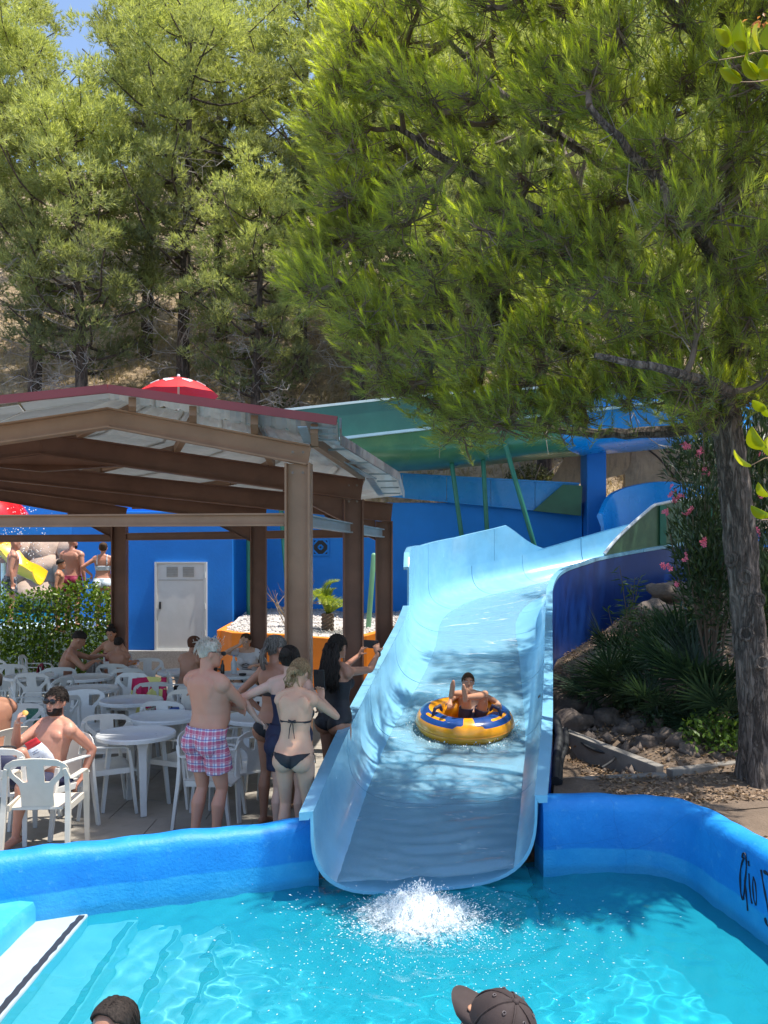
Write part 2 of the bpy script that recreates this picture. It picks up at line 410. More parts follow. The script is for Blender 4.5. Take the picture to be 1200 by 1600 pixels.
# pool water
def ripple(X, Y, seed=2, amp=.0030):
    r = np.random.RandomState(seed); Z = np.zeros_like(X)
    for i in range(46):
        a = r.uniform(0, 2 * np.pi); L = .16 * 1.075 ** i * .8; k = 2 * np.pi / L
        w = 1.5 * np.sin(X * 1.3 * np.cos(a * 3) + Y * 1.7 * np.sin(a * 2) + r.uniform(0, 6))
        Z += amp * (L / .6) ** .5 * np.sin(k * (X * np.cos(a) + Y * np.sin(a)) + r.uniform(0, 6) + w)
    return Z
nx, ny = 280, 250
xx = np.linspace(-2.9, 3.0, nx); yy = np.linspace(1.45, 6.75, ny); X, Y = np.meshgrid(xx, yy)
d = np.hypot((X - .25) / 1.25, Y - 5.7)
calm = np.clip((X + 2.1) / .5, .25, 1)
Z = WZ + ripple(X, Y) * calm * .55 + .020 * np.exp(-d * 1.1) * np.sin(d * 24 + ripple(X, Y, 7) * 60) + .014 * np.exp(-d * 2.2) * np.sin(X * 31 + Y * 17)
V = np.stack([X, Y, Z], -1).reshape(-1, 3); idx = np.arange(nx * ny).reshape(ny, nx)
F = np.stack([idx[:-1, :-1], idx[:-1, 1:], idx[1:, 1:], idx[1:, :-1]], -1).reshape(-1, 4)
def water_mat(name, tint, turb, clear=.5, turbid=.2, rough=.03, bscale=0, foam=None):
    m, nt, b = nodes_of(name); nt.nodes.remove(b)
    out = [n for n in nt.nodes if n.type == 'OUTPUT_MATERIAL'][0]
    def sh(t): return nt.nodes.new(t)
    tr = sh('ShaderNodeBsdfTransparent'); tr.inputs[0].default_value = (*tint, 1)
    rf = sh('ShaderNodeBsdfRefraction'); rf.inputs[0].default_value = (*tint, 1); rf.inputs['IOR'].default_value = 1.33; rf.inputs['Roughness'].default_value = .02
    m1 = sh('ShaderNodeMixShader'); m1.inputs[0].default_value = 1 - clear; nt.links.new(tr.outputs[0], m1.inputs[1]); nt.links.new(rf.outputs[0], m1.inputs[2])
    df = sh('ShaderNodeBsdfDiffuse'); df.inputs[0].default_value = (*turb, 1)
    m2 = sh('ShaderNodeMixShader'); nt.links.new(m1.outputs[0], m2.inputs[1]); nt.links.new(df.outputs[0], m2.inputs[2]); m2.inputs[0].default_value = turbid
    gl = sh('ShaderNodeBsdfGlossy'); gl.inputs['Roughness'].default_value = rough
    fr = sh('ShaderNodeFresnel'); fr.inputs[0].default_value = 1.33
    m3 = sh('ShaderNodeMixShader'); nt.links.new(fr.outputs[0], m3.inputs[0]); nt.links.new(m2.outputs[0], m3.inputs[1]); nt.links.new(gl.outputs[0], m3.inputs[2])
    last = m3
    if bscale:
        v = coords(nt); bn = sh('ShaderNodeBump'); bn.inputs['Strength'].default_value = .5; bn.inputs['Distance'].default_value = .012
        nt.links.new(nz(nt, v, bscale, 4, .6, .6), bn.inputs['Height'])
        for x in (gl, fr, rf): nt.links.new(bn.outputs[0], x.inputs['Normal'])
    if foam:
        sc, lo, hi, vsx = foam
        v = coords(nt, 'Object', vsx); f = nz(nt, v, sc, 7, .72, .9)
        k = ramp(nt, f, [(lo, (0, 0, 0)), (hi, (1, 1, 1))])
        fd = sh('ShaderNodeBsdfDiffuse'); fd.inputs[0].default_value = (.85, .9, .92, 1)
        m4 = sh('ShaderNodeMixShader'); nt.links.new(k, m4.inputs[0]); nt.links.new(last.outputs[0], m4.inputs[1]); nt.links.new(fd.outputs[0], m4.inputs[2]); last = m4
    nt.links.new(last.outputs[0], out.inputs[0]); return m
M_water = water_mat('pool water', (.74, .97, .98), (.02, .43, .56), clear=.0, turbid=.44, bscale=0)
o = link('pool_water', fast('pool_water', V, F, True), M_water); tag(o, kind='structure')
o.cycles.is_caustics_caster = True; sd.cycles.is_caustics_light = True
for o_ in [*pf.children, *steps.children, *[c for k in steps.children for c in k.children]]: o_.cycles.is_caustics_receiver = True
# ------------------------------------------------------------------ the wide slide
ST = []   # left rim xyz, right rim xyz, floor z, left guard z, right guard z
def st(L, Rr, zf, gl=None, gr=None): ST.append((*P(*L), *P(*Rr), zf))
st((489, 1270, 5.95), (836, 1245, 6.30), -.03)
st((543, 1145, 7.6), (846, 1143, 7.6), .17)
st((583, 1064, 9.3), (850, 1064, 9.3), .40)
st((624, 986, 11.5), (852, 987, 11.5), .78)
st((637, 955, 12.9), (853, 955, 12.7), 1.02)
st((652, 915, 15.2), (856, 916, 13.6), 1.36)
st((705, 890, 16.8), (873, 892, 14.4), 1.62)
st((788, 873, 17.8), (911, 878, 15.0), 1.84)
st((848, 858, 18.3), (949, 868, 15.5), 2.02)
st((952, 828, 18.8), (1042, 852, 16.2), 2.28)
st((1060, 800, 19.2), (1140, 838, 17.0), 2.6)
A = catmull(ST, 201)     # 20 rows to a station
slide = thing('water_slide', (.9, 10, 0), 0, 'wide pale blue water slide running down into the pool', 'water slide')
def csec(r, n=26, drop=0., nrm=0.):
    L = Vector(r[:3]); Q = Vector(r[3:6]); zf = r[6]; out = []
    for k in range(n + 1):
        a = math.pi * k / n; c = -math.cos(a); e = 2 / 3.4
        h = math.copysign(abs(c) ** e, c); dz = math.sin(a) ** e if 0 < k < n else 0
        p = L.lerp(Q, (h + 1) / 2); zr = p.z; p.z = zr * (1 - dz) + (zf - drop) * dz; out.append(p)
    return out
def outward(r, k, n):
    pass
cuts = [0, 20, 38, 56, 74, 90, 108, 128, 150, 172, 200]
for a, b_ in zip(cuts[:-1], cuts[1:]):
    inner = []; outer = []
    for i in range(a, b_ + 1):
        sec = csec(A[i])
        L, Q = sec[0], sec[-1]; ax = (Q - L); ax.z = 0; ax.normalize(); mid = (L + Q) / 2
        inner.append(sec)
        outer.append([p + ax * (.02 if (p - mid).dot(ax) > 0 else -.02) * min(1, abs((p - mid).dot(ax)) * 2) + Vector((0, 0, -.02)) for p in sec])
    rings = [list(i_) + list(reversed(o_)) for i_, o_ in zip(inner, outer)]
    # a hair of open joint between neighbouring sections
    if b_ < 200: rings[-1] = [p.lerp(q, .16) for p, q in zip(rings[-1], rings[-2])]
    MB().loft(rings).build('slide_section', M_chute, slide, smooth=True)
# rolled rim along both sides, in lengths
for side, a0 in ((-1, 0), (1, 0)):
    for a, b_ in zip(cuts[:-1], cuts[1:]):
        if side < 0 and a >= 82: continue
        b2 = min(b_, 84) if side < 0 else b_
        rows = []
        for i in range(a, b2 + 1):
            L = Vector(A[i][:3]); Q = Vector(A[i][3:6]); ax = (Q - L); ax.z = 0; ax.normalize()
            p, o_ = (L, -ax) if side < 0 else (Q, ax)
            w = .10
            rows.append([p - o_ * .004 + Vector((0, 0, .012)), p + o_ * w + Vector((0, 0, .006)), p + o_ * w + Vector((0, 0, -.05)), p + o_ * .03 + Vector((0, 0, -.05))])
        if b2 < 200 and len(rows) > 2: rows[-1] = [p.lerp(q, .12) for p, q in zip(rows[-1], rows[-2])]
        if len(rows) > 1: MB().loft(rows).build('rim', M_chute, slide, smooth=True)
# high splash guard on the outside of the bend
Lg = []
for i in range(84, 161):
    p = Vector(A[i][:3]); t = (i - 84) / 76
    top = float(np.interp(t, [0, .02, .12, .27, .5, .74, .75, 1.0], [.62, .82, .80, .67, .62, .70, .70, .02]))
    Lg.append((p, top))
for a, b_ in ((0, 24), (24, 52), (52, 76)):
    rings = []
    for i in range(a, b_ + 1):
        p, h = Lg[i]; q = Lg[min(i + 1, 76)][0] - Lg[max(i - 1, 0)][0]; q.z = 0; q.normalize(); nn = Vector((-q.y, q.x, 0))
        z0 = Vector((0, 0, -.02)); f = [p + z0, p + Vector((0, 0, h)), p + nn * .03 + Vector((0, 0, h + .01)), p + nn * .09 + Vector((0, 0, h)), p + nn * .09 + Vector((0, 0, h - .04)), p + nn * .03 + Vector((0, 0, h - .04)), p + nn * .03 + z0]
        if i == b_ and b_ < 76: f = [u.lerp(v_, .1) for u, v_ in zip(f, rings[-1])]
        rings.append(f)
    MB().loft(rings).build('splash_guard', M_chute, slide, smooth=True)
# rim of the far side after the guard
rows = []
for i in range(158, 201):
    L = Vector(A[i][:3]); Q = Vector(A[i][3:6]); ax = (Q - L); ax.z = 0; ax.normalize()
    rows.append([L + ax * .004 + Vector((0, 0, .012)), L - ax * .1 + Vector((0, 0, .006)), L - ax * .1 + Vector((0, 0, -.05)), L - ax * .03 + Vector((0, 0, -.05))])
MB().loft(rows).build('rim', M_chute, slide, smooth=True)
# green guard panel on the near side of the top section, dark blue skirt below
rings = []
for i in range(158, 201):
    Q = Vector(A[i][3:6]); L = Vector(A[i][:3]); ax = (Q - L); ax.z = 0; ax.normalize(); t = (i - 158) / 42
    h = float(np.interp(t, [0, .42, .6, 1], [.03, .80, .84, .80])); z0 = Vector((0, 0, .014))
    rings.append([Q + ax * .02 + z0, Q + ax * .02 + Vector((0, 0, h)), Q + ax * .055 + Vector((0, 0, h)), Q + ax * .055 + z0])
gp = MB().loft(rings).build('guard_panel', mat('green guard gelcoat', (.055, .125, .065), .35, .35, 2.5, stain=(2, .6, (.13, .22, .10))), slide, smooth=True)
tag(gp, 'green guard panel with a white top edge')
MB().tube([r[1] + (r[2] - r[1]) * .5 + Vector((0, 0, .012)) for r in rings], .032, 6).build('guard_edge', M_white, slide, smooth=True)
for i in (178, 192):
    Q = rings[i - 158][3]; q2 = rings[i - 158][2]
    MB().beam([Q + Vector((0, -.05, 0)), q2 + Vector((0, -.05, -.03))], .12, .05, (1, 0, 0)).build('guard_brace', M_greenpole, slide)
# dark blue skirt wall along the right side of the slide, panel by panel
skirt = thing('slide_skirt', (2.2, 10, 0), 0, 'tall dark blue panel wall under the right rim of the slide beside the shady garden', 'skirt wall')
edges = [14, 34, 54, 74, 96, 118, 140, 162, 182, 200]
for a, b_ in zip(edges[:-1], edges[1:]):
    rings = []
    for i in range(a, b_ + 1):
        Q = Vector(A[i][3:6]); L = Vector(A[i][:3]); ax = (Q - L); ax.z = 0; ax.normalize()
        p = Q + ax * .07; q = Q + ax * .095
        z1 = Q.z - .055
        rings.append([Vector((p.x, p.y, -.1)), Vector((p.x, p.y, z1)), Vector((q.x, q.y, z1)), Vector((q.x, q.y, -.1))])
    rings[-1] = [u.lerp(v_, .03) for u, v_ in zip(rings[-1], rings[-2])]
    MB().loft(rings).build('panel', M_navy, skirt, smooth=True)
# water running down the slide
m_sw = water_mat('slide water', (.80, .92, .95), (.37, .63, .77), clear=.6, turbid=.34, rough=.05, bscale=14, foam=(2.4, .60, .78, (.8, 3.2, 1)))
rows = []; r0 = np.random.RandomState(3)
N0, U = 176, 60
for i in range(0, N0, 1):
    sec = csec(A[i], 60); f = i / N0
    half = float(np.interp(i, [0, 20, 40, 60, 90, 130, 175], [.84, .84, .82, .70, .62, .55, .45]))
    L, Q, zf = Vector(A[i][:3]), Vector(A[i][3:6]), A[i][6]
    dep = float(np.interp(i, [0, 30, 50, 80, 175], [.085, .10, .085, .05, .03]))
    row_ = []
    for k in range(U + 1):
        h = -half + 2 * half * k / U; p = L.lerp(Q, (h + 1) / 2)
        e = 2 / 3.4; c = math.copysign(abs(h) ** (1 / e), h); dz = math.sqrt(max(0, 1 - c * c)) ** e
        p.z = p.z * (1 - dz) + zf * dz
        fall = 1 - abs(k / U * 2 - 1) ** 4
        p.z += dep * fall + .016 * fall * (mnoise.noise((p.x * 2.2, p.y * 7, 1)) + .6 * mnoise.noise((p.x * 6, p.y * 14, 4))) + .001
        row_.append(p)
    rows.append(row_)
sub = []
for i in range(len(rows) - 1):
    for q in (0, .5): sub.append([a.lerp(b__, q) for a, b__ in zip(rows[i], rows[i + 1])])
V = np.array([[tuple(p) for p in r] for r in sub]); n0, n1_ = V.shape[:2]
V = V.reshape(-1, 3); FL = np.tile(1 - np.abs(np.linspace(-1, 1, n1_)) ** 4, n0); V[:, 2] += -.03 * (1 - FL) ** 3 + FL * .006 * np.sin(V[:, 1] * 38 + 3 * np.sin(V[:, 0] * 4.3 + V[:, 1])) * np.clip((16 - V[:, 1]) / 8, 0, 1)
idx = np.arange(n0 * n1_).reshape(n0, n1_)
F = np.stack([idx[:-1, :-1], idx[:-1, 1:], idx[1:, 1:], idx[1:, :-1]], -1).reshape(-1, 4)
tag(link('slide_water', fast('slide_water', V, F, True), m_sw), kind='structure')
# ------------------------------------------------------------------ splash and foam
M_foam = mat('white spray', (.92, .94, .95), .4, .02, 5, sss=0)
def drops(name, C, r, m, seed, fly=None, k=.9):
    rs = np.random.RandomState(seed)
    base = np.array([(1, 0, 0), (-1, 0, 0), (0, 1, 0), (0, -1, 0), (0, 0, 1), (0, 0, -1)], float)
    fc = np.array([(0, 2, 4), (2, 1, 4), (1, 3, 4), (3, 0, 4), (2, 0, 5), (1, 2, 5), (3, 1, 5), (0, 3, 5)])
    n = len(C); q = unit(rs.normal(size=(n, 3))) if fly is None else fly; st_ = 1 + rs.rand(n)[:, None, None] * k
    V = base[None] * r[:, None, None]
    V = V + q[:, None, :] * (V @ q[:, :, None]) * (st_ - 1); V = V + C[:, None, :]
    F = (fc[None] + (np.arange(n) * 6)[:, None, None]).reshape(-1, 3)
    return link(name, fast(name, V.reshape(-1, 3), F, True), m)
rs = np.random.RandomState(11)
n = 13000
ang = rs.rand(n) * 2 * np.pi; rad = np.abs(rs.normal(size=n)) * .20
C = np.stack([.24 + rad * np.cos(ang) * 1.15, 5.62 + rad * np.sin(ang) * .8 - .1 * rs.rand(n), np.zeros(n)], 1)
top = .25 * np.exp(-(rad / .34) ** 2) * (.7 + .5 * np.sin(ang * 3 + 1) ** 2) + .03
C[:, 2] = WZ + top * rs.beta(1.0, 1.9, n)
r = (.0014 + .0046 * rs.beta(1.0, 5, n))
n2 = 1300; a2 = rs.rand(n2) * 6.283; rd = .3 + np.abs(rs.normal(size=n2)) * .5
C2 = np.stack([.26 + rd * np.cos(a2), 5.3 + rd * np.sin(a2) * .8, np.full(n2, WZ + .012) + rs.exponential(.03, n2)], 1); C2 = C2[C2[:, 1] < 6.1]
r2 = .0014 + .0028 * rs.beta(1.2, 4, len(C2))
CC = np.vstack([C, C2]); fl_ = CC - np.array([.24, 5.75, WZ - .12]); fl_ += rs.normal(size=CC.shape) * .12; tag(drops('splash', CC, np.concatenate([r, r2]), M_foam, 3, fl_ / np.linalg.norm(fl_, axis=1)[:, None], 4.5), kind='stuff')
# low foam mound at the slide's mouth: a rough churned sheet over the water
nx2 = 90; gx = np.linspace(-.62, 1.1, nx2); gy = np.linspace(4.75, 6.15, 70); X, Y = np.meshgrid(gx, gy)
m5, nt, b = nodes_of('churned foam'); nt.nodes.remove(b)
out = [q for q in nt.nodes if q.type == 'OUTPUT_MATERIAL'][0]
tc = nt.nodes.new('ShaderNodeTexCoord'); mp = nt.nodes.new('ShaderNodeMapping'); nt.links.new(tc.outputs['Object'], mp.inputs[0])
gr = nt.nodes.new('ShaderNodeTexGradient'); gr.gradient_type = 'SPHERICAL'
mp.inputs['Location'].default_value = (-.22 * 1.5, -5.58 * 1.6, 0); mp.inputs['Scale'].default_value = (1.5, 1.6, 0)
nt.links.new(mp.outputs[0], gr.inputs[0])
f = math_(nt, 'ADD', math_(nt, 'MULTIPLY', gr.outputs['Fac'], .62), math_(nt, 'SUBTRACT', nz(nt, tc.outputs['Object'], 17, 8, .78, 1.2), .5))
k = ramp(nt, f, [(.22, (0, 0, 0)), (.60, (.85,) * 3)])
df = nt.nodes.new('ShaderNodeBsdfDiffuse'); df.inputs[0].default_value = (.84, .9, .92, 1)
tr = nt.nodes.new('ShaderNodeBsdfTransparent'); mx = nt.nodes.new('ShaderNodeMixShader')
nt.links.new(k, mx.inputs[0]); nt.links.new(tr.outputs[0], mx.inputs[1]); nt.links.new(df.outputs[0], mx.inputs[2]); nt.links.new(mx.outputs[0], out.inputs[0])
d = np.hypot((X - .24) * 1.5, (Y - 5.62) * 1.9)
rf_ = np.vectorize(lambda a, b_: mnoise.noise((a * 13, b_ * 13, 2)) + .6 * mnoise.noise((a * 31, b_ * 31, 5)))(X, Y)
Z = WZ + .022 + .14 * np.exp(-(d / .55) ** 2) * (1 + .55 * rf_) + .012 * rf_
V = np.stack([X, Y, Z], -1).reshape(-1, 3); idx = np.arange(X.size).reshape(X.shape)
F = np.stack([idx[:-1, :-1], idx[:-1, 1:], idx[1:, 1:], idx[1:, :-1]], -1).reshape(-1, 4)
tag(link('foam', fast('foam', V, F, True), m5), kind='stuff')
# ================================================================== pavilion
pav = thing('pavilion', (-2.5, 11, 0), 0, 'open pavilion of brown steel frames with a red edged pale sheet roof over the tables', 'pavilion')
def V3(p): return Vector(p)
ridge_z = 3.93
COLS = [Vector((-.84, 8.2, 3.55)), Vector((-.385, 10.4, 3.43)), Vector((.0, 12.25, 3.25)), Vector((-1.99, 13.2, 3.25)), Vector((-4.51, 14.2, 3.33))]
RIDG = [Vector((-2.76, 8.39, 3.93)), Vector((-4.1, 9.95, 3.93)), Vector((-6.6, 11.9, 3.93)), Vector((-7.3, 13.0, 3.95)), Vector((-8.0, 14.1, 3.95))]
def ibeam(mb, a, b, depth, width, tw=.012, tf=.016):
    """I section from a to b (top face through a-b), web vertical"""
    d = (b - a).normalized(); side = Vector((-d.y, d.x, 0)).normalized(); up = side.cross(d) * -1
    if up.z < 0: up = -up
    for off, w, h in ((-tf / 2, width, tf), (-depth + tf / 2, width, tf)):
        mb.beam([a + up * off, b + up * off], w, h, side)
    mb.beam([a + up * (-depth / 2), b + up * (-depth / 2)], tw, depth - 2 * tf, side)
def icolumn(mb, c, z0, z1, ang, dw=.25, fw=.17, tw=.014, tf=.02):
    M = Matrix.Rotation(ang, 3, 'Z'); zc = (z0 + z1) / 2; h = z1 - z0
    for s in (-1, 1): mb.box(c + M @ Vector((s * (dw / 2 - tf / 2), 0, 0)) + Vector((0, 0, zc - c.z)), (tf, fw, h), M=M)
    mb.box(c + Vector((0, 0, zc - c.z)), (dw - 2 * tf, tw, h), M=M)
for i, (c, r_) in enumerate(zip(COLS, RIDG)):
    d = (r_ - c); ang = math.atan2(d.y, d.x)
    dep = .20 if i == 0 else .27
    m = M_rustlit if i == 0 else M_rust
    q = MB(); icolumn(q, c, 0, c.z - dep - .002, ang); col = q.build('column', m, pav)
    MB().box((c.x, c.y, .012), (.36, .32, .024), rz=ang).build('base_plate', m, col)
    q = MB(); ibeam(q, c - d.normalized() * .13, r_, dep, .13); q.build('rafter', m, pav)
    # other slope, down to the far left
    e = Vector((r_.x - (3.6 if i == 0 else 4), r_.y + .35, r_.z - .45))
    q = MB(); ibeam(q, r_ + (e - r_).normalized() * .004, e, dep, .13); q.build('rafter', m, pav)
    if i:
        # haunch under the knee and the ridge
        dn = d.normalized(); q = MB(); side = Vector((-dn.y, dn.x, 0)).normalized()
        k = c + dn * .13 + Vector((0, 0, -dep - .004)); a = k + dn * .75
        V = [k + side * .006, k + Vector((0, 0, -.28)) + side * .006, a + side * .006]; V += [v - side * .012 for v in V]
        q.add(V, [(0, 1, 2), (5, 4, 3), (0, 3, 4, 1), (1, 4, 5, 2), (2, 5, 3, 0)])
        q.beam([k + Vector((0, 0, -.285)), a + Vector((0, 0, -.008))], .13, .012, side)
        q.build('haunch', m, pav)
    if i == 1:
        q = MB(); dn = d.normalized(); side = Vector((-dn.y, dn.x, 0)).normalized(); k = r_ + Vector((0, 0, -dep - .004))
        a = k - dn * .9; b_ = k + Vector((0, 0, -.2)); e2 = k + (e - r_).normalized() * .9
        V = [a + side * .06, b_ + side * .06, e2 + side * .06, k + side * .06]; V += [v - side * .12 for v in V]
        q.add(V, [(0, 1, 2, 3), (7, 6, 5, 4), (0, 4, 5, 1), (1, 5, 6, 2), (2, 6, 7, 3), (3, 7, 4, 0)]).build('ridge_haunch', m, pav)
grey_b = mat('bolt steel', (.20, .16, .13), .4, .2, 9, metal=.5)
# rails between the columns
def rail(a, b, h=.125, m=M_rust, w=.08):
    q = MB(); ibeam(q, a, b, h, w); return q.build('rail', m, pav)
c = COLS
lft = Vector((-6.6, 8.9, 0))
for ci in (0, 1):
    for dz in (.10, .30):
        for dx in (-.05, .05):
            MB().tube([COLS[ci] + Vector((dx, -.10, -dz)), COLS[ci] + Vector((dx, -.085, -dz))], .014, 6).build('bolt', grey_b, pav)
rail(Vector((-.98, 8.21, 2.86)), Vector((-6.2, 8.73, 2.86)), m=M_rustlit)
grey = mat('grey rail paint', (.30, .34, .36), .4, .1, 6)
rail(Vector((-.80, 8.36, 2.86)), Vector((-.42, 10.24, 2.86)), m=grey)
rail(Vector((-.36, 10.56, 2.86)), Vector((-.03, 12.1, 2.86)), m=grey)
rail(Vector((-.14, 12.32, 2.87)), Vector((-1.86, 13.12, 2.87)))
rail(Vector((-2.12, 13.26, 2.87)), Vector((-4.38, 14.15, 2.87)))
rail(Vector((-4.64, 14.22, 2.85)), Vector((-9.5, 14.9, 2.85)))
# roof: sheets on purlins, seams between the sheets
m_sheet, nt, b = nodes_of('translucent roof sheet')
v = coords(nt); o_ = ramp(nt, nz(nt, v, 2.0, 6, .7), [(.3, (.50, .47, .42)), (.7, (.72, .71, .68))])
o_ = mixc(nt, ramp(nt, nz(nt, v, 7, 5), [(.55, (0, 0, 0)), (.75, (.5,) * 3)]), o_, (.42, .38, .32))
nt.links.new(o_, b.inputs['Base Color']); b.inputs['Roughness'].default_value = .45
t = nt.nodes.new('ShaderNodeBsdfTranslucent'); t.inputs[0].default_value = (.60, .64, .66, 1); mx = nt.nodes.new('ShaderNodeMixShader'); mx.inputs[0].default_value = .30
nt.links.new(b.outputs[0], mx.inputs[1]); nt.links.new(t.outputs[0], mx.inputs[2])
nt.links.new(mx.outputs[0], [n for n in nt.nodes if n.type == 'OUTPUT_MATERIAL'][0].inputs[0])
up = Vector((0, 0, .10))
# edge points of the roof: front (overhanging), each frame, back
def ext(c, r_, k): return c + (c - r_).normalized() * k
eave = [P(527, 664, 7.75) + Vector((0, 0, .02))] + [ext(COLS[0], RIDG[0], .40) + up, ext(COLS[1], RIDG[1], .55) + up, ext(COLS[2], RIDG[2], .42) + up]
eave[3] = P(628, 772, 12.3)
ridge = [P(172, 614, 7.95) + Vector((0, 0, .02)), RIDG[0] + up, RIDG[1] + up, RIDG[2] + up]
eave += [ext(COLS[3], RIDG[3], .5) + up + Vector((0, .3, 0)), ext(COLS[4], RIDG[4], .5) + up + Vector((0, .4, 0))]
ridge += [RIDG[3] + up, RIDG[4] + up + Vector((0, .4, 0))]
for i in range(5):
    n = (3, 4, 7, 8, 8)[i] if i else 6
    # sheets run from ridge to eave between two frames, n across... split along the slope
    n = 5 if i in (0,) else 6
    for k in range(n):
        f0, f1 = k / n - .004, (k + 1) / n + .004
        Q = [eave[i].lerp(ridge[i], f0), eave[i].lerp(ridge[i], f1), eave[i + 1].lerp(ridge[i + 1], f1), eave[i + 1].lerp(ridge[i + 1], f0)]
        e = .014 * (k % 2)
        # folded sheet: shallow ribs
        m_ = 9; VV = []; FF = []
        for u in range(m_ + 1):
            for w in (0, 1):
                a = Q[0].lerp(Q[1], u / m_) if w == 0 else Q[3].lerp(Q[2], u / m_)
                VV.append(a + Vector((0, 0, e + (.022 if u % 3 == 1 else 0))))
        FF = [(2 * u, 2 * u + 1, 2 * u + 3, 2 * u + 2) for u in range(m_)]
        o = solid_sheet([p - Vector(pav.location) for p in VV], FF, .012, 'roof_sheet', m_sheet, pav, smooth=False)
lft_r = [P(172, 614, 7.95) + Vector((0, 0, .02)), RIDG[0] + up, RIDG[1] + up, RIDG[2] + up]
for i in range(3):
    a, b_ = lft_r[i], lft_r[i + 1]; dn = Vector((-3.6, .35, -.45))
    for k in range(4):
        f0, f1 = k / 4 + .003, (k + 1) / 4 - .003
        Q = [a + dn * f0, a + dn * f1, b_ + dn * f1, b_ + dn * f0]
        solid_sheet([p - Vector(pav.location) for p in Q], [(0, 1, 2, 3)], .012, 'roof_sheet', m_sheet, pav, smooth=False)
# purlins
for f in (.10, .36, .63, .90):
    for i in range(0, 5):
        a = eave[i].lerp(ridge[i], f) + Vector((0, 0, -.062)); b_ = eave[i + 1].lerp(ridge[i + 1], f) + Vector((0, 0, -.062))
        if i == 0: a = a.lerp(b_, .1)
        d = (b_ - a).normalized()
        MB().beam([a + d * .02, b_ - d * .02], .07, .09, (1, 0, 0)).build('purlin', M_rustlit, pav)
# red fascia along the front, down both slopes
a, b_ = ridge[0], eave[0]
def fascia(p, q, h, m, name='fascia', th=.03):
    d = (q - p).normalized(); n_ = Vector((d.y, -d.x, 0)).normalized()
    return MB().beam([p + Vector((0, 0, -h / 2 + .05)), q + Vector((0, 0, -h / 2 + .05))], th, h, n_).build(name, m, pav)
fr = Vector((0, -.05, 0))
fascia(a + fr, b_ + fr, .08, M_fascia)
l_end = lft_r[0] + Vector((-3.6, .35, -.28))
fascia(a + fr - Vector((.003, 0, 0)), l_end + fr, .08, M_fascia)
# right eave: grey gutter strip under the sheet, weathered capping outside
steel = mat('galvanised capping', (.25, .27, .28), .35, .3, 6, metal=.5, stain=(5, .6, (.30, .10, .09)))
strip = mat('pale galvanised strip', (.36, .44, .48), .35, .25, 5, metal=.3)
for i in range(3):
    p, q = eave[i], eave[i + 1]
    d = (q - p).normalized(); out = Vector((d.y, -d.x, 0))
    MB().beam([p + out * .03 + Vector((0, 0, -.0)), q + out * .03 - d * .01], .02, .10, out).build('eave_capping', steel, pav)
    inn = -out * .30 + Vector((0, 0, .0))
    s0 = p - out * .34 + Vector((0, 0, -.025)); s1 = q - out * .30 + Vector((0, 0, -.025))
    if i == 0: s0 = s0.lerp(s1, .08)
    MB().beam([s0, s1 - d * .01], .09, .012, out).build('gutter_strip', strip, pav)
    # ties across the overhang
    for f in (.15, .5, .85):
        g0 = p.lerp(q, f); MB().beam([g0 - out * .26 + Vector((0, 0, -.022)), g0 - out * .01 + Vector((0, 0, -.022))], .012, .02, d).build('overhang_tie', strip, pav)
# ================================================================== blue buildings behind
bb = thing('door_building', (-5.5, 18.6, 0), 0, 'small deep blue service building with a white metal door behind the tables', 'building')
x0, x1 = P(196, 900, 18.5).x - 1.2, P(364, 900, 18.5).x
MB().box(((x0 + x1) / 2, 19.6, 1.75), (x1 - x0, 2.2, 3.5)).build('wall', M_deep, bb, bevel=.02)
MB().box(((x0 + x1) / 2 - .0, 18.43, .17), (x1 - x0 + .06, .14, .5)).build('plinth', mat('speckled plinth', (.30, .29, .27), .8, .3, 40), bb, bevel=.01)
d0, d1 = P(243, 1016, 18.5), P(324, 878, 18.5)
dm = mat('white door paint', (.60, .60, .57), .45, .05, 4, stain=(2, .25, (.48, .47, .43)))
dr = MB().box(((d0.x + d1.x) / 2, 18.47, (d0.z + d1.z) / 2), (d1.x - d0.x - .10, .05, d1.z - d0.z - .06)).build('door', dm, bb, bevel=.004)
fr = MB(); w = d1.x - d0.x; zc = (d0.z + d1.z) / 2; h = d1.z - d0.z
for sx in (d0.x + .025, d1.x - .025): fr.box((sx, 18.46, zc), (.05, .09, h))
fr.box(((d0.x + d1.x) / 2, 18.46, d1.z - .015), (w - .1, .09, .03)); fr.box(((d0.x + d1.x) / 2, 18.46, d0.z + .015), (w - .1, .09, .03))
fr.build('door_frame', dm, bb)
for sx in (-.19, .17):
    vt = MB(); cx = (d0.x + d1.x) / 2 + sx; cz = d1.z - .22
    vt.box((cx, 18.44, cz), (.25, .012, .22)); vtb = vt.build('vent', mat('door vent grey', (.38, .37, .34), .6, .1, 9), dr)
    q = MB()
    for k in range(6): q.box((cx, 18.43, cz - .09 + k * .036), (.23, .012, .012))
    q.build('vent_slats', mat('vent slat', (.30, .29, .27), .6, .1, 9), dr)
MB().box(((d0.x + d1.x) / 2, 18.441, d1.z - .40), (w - .16, .01, .02)).build('door_seam', mat('seam grey', (.40, .39, .36), .6, .1, 9), dr)
MB().box((d0.x + .12, 18.43, zc + .02), (.04, .03, .16)).build('handle', M_dark, dr, bevel=.004)
for k in (.2, .5, .85):
    MB().tube([(d1.x - .03, 18.41, d0.z + h * k - .06), (d1.x - .03, 18.41, d0.z + h * k + .06)], .014, 8).build('hinge', dm, dr)
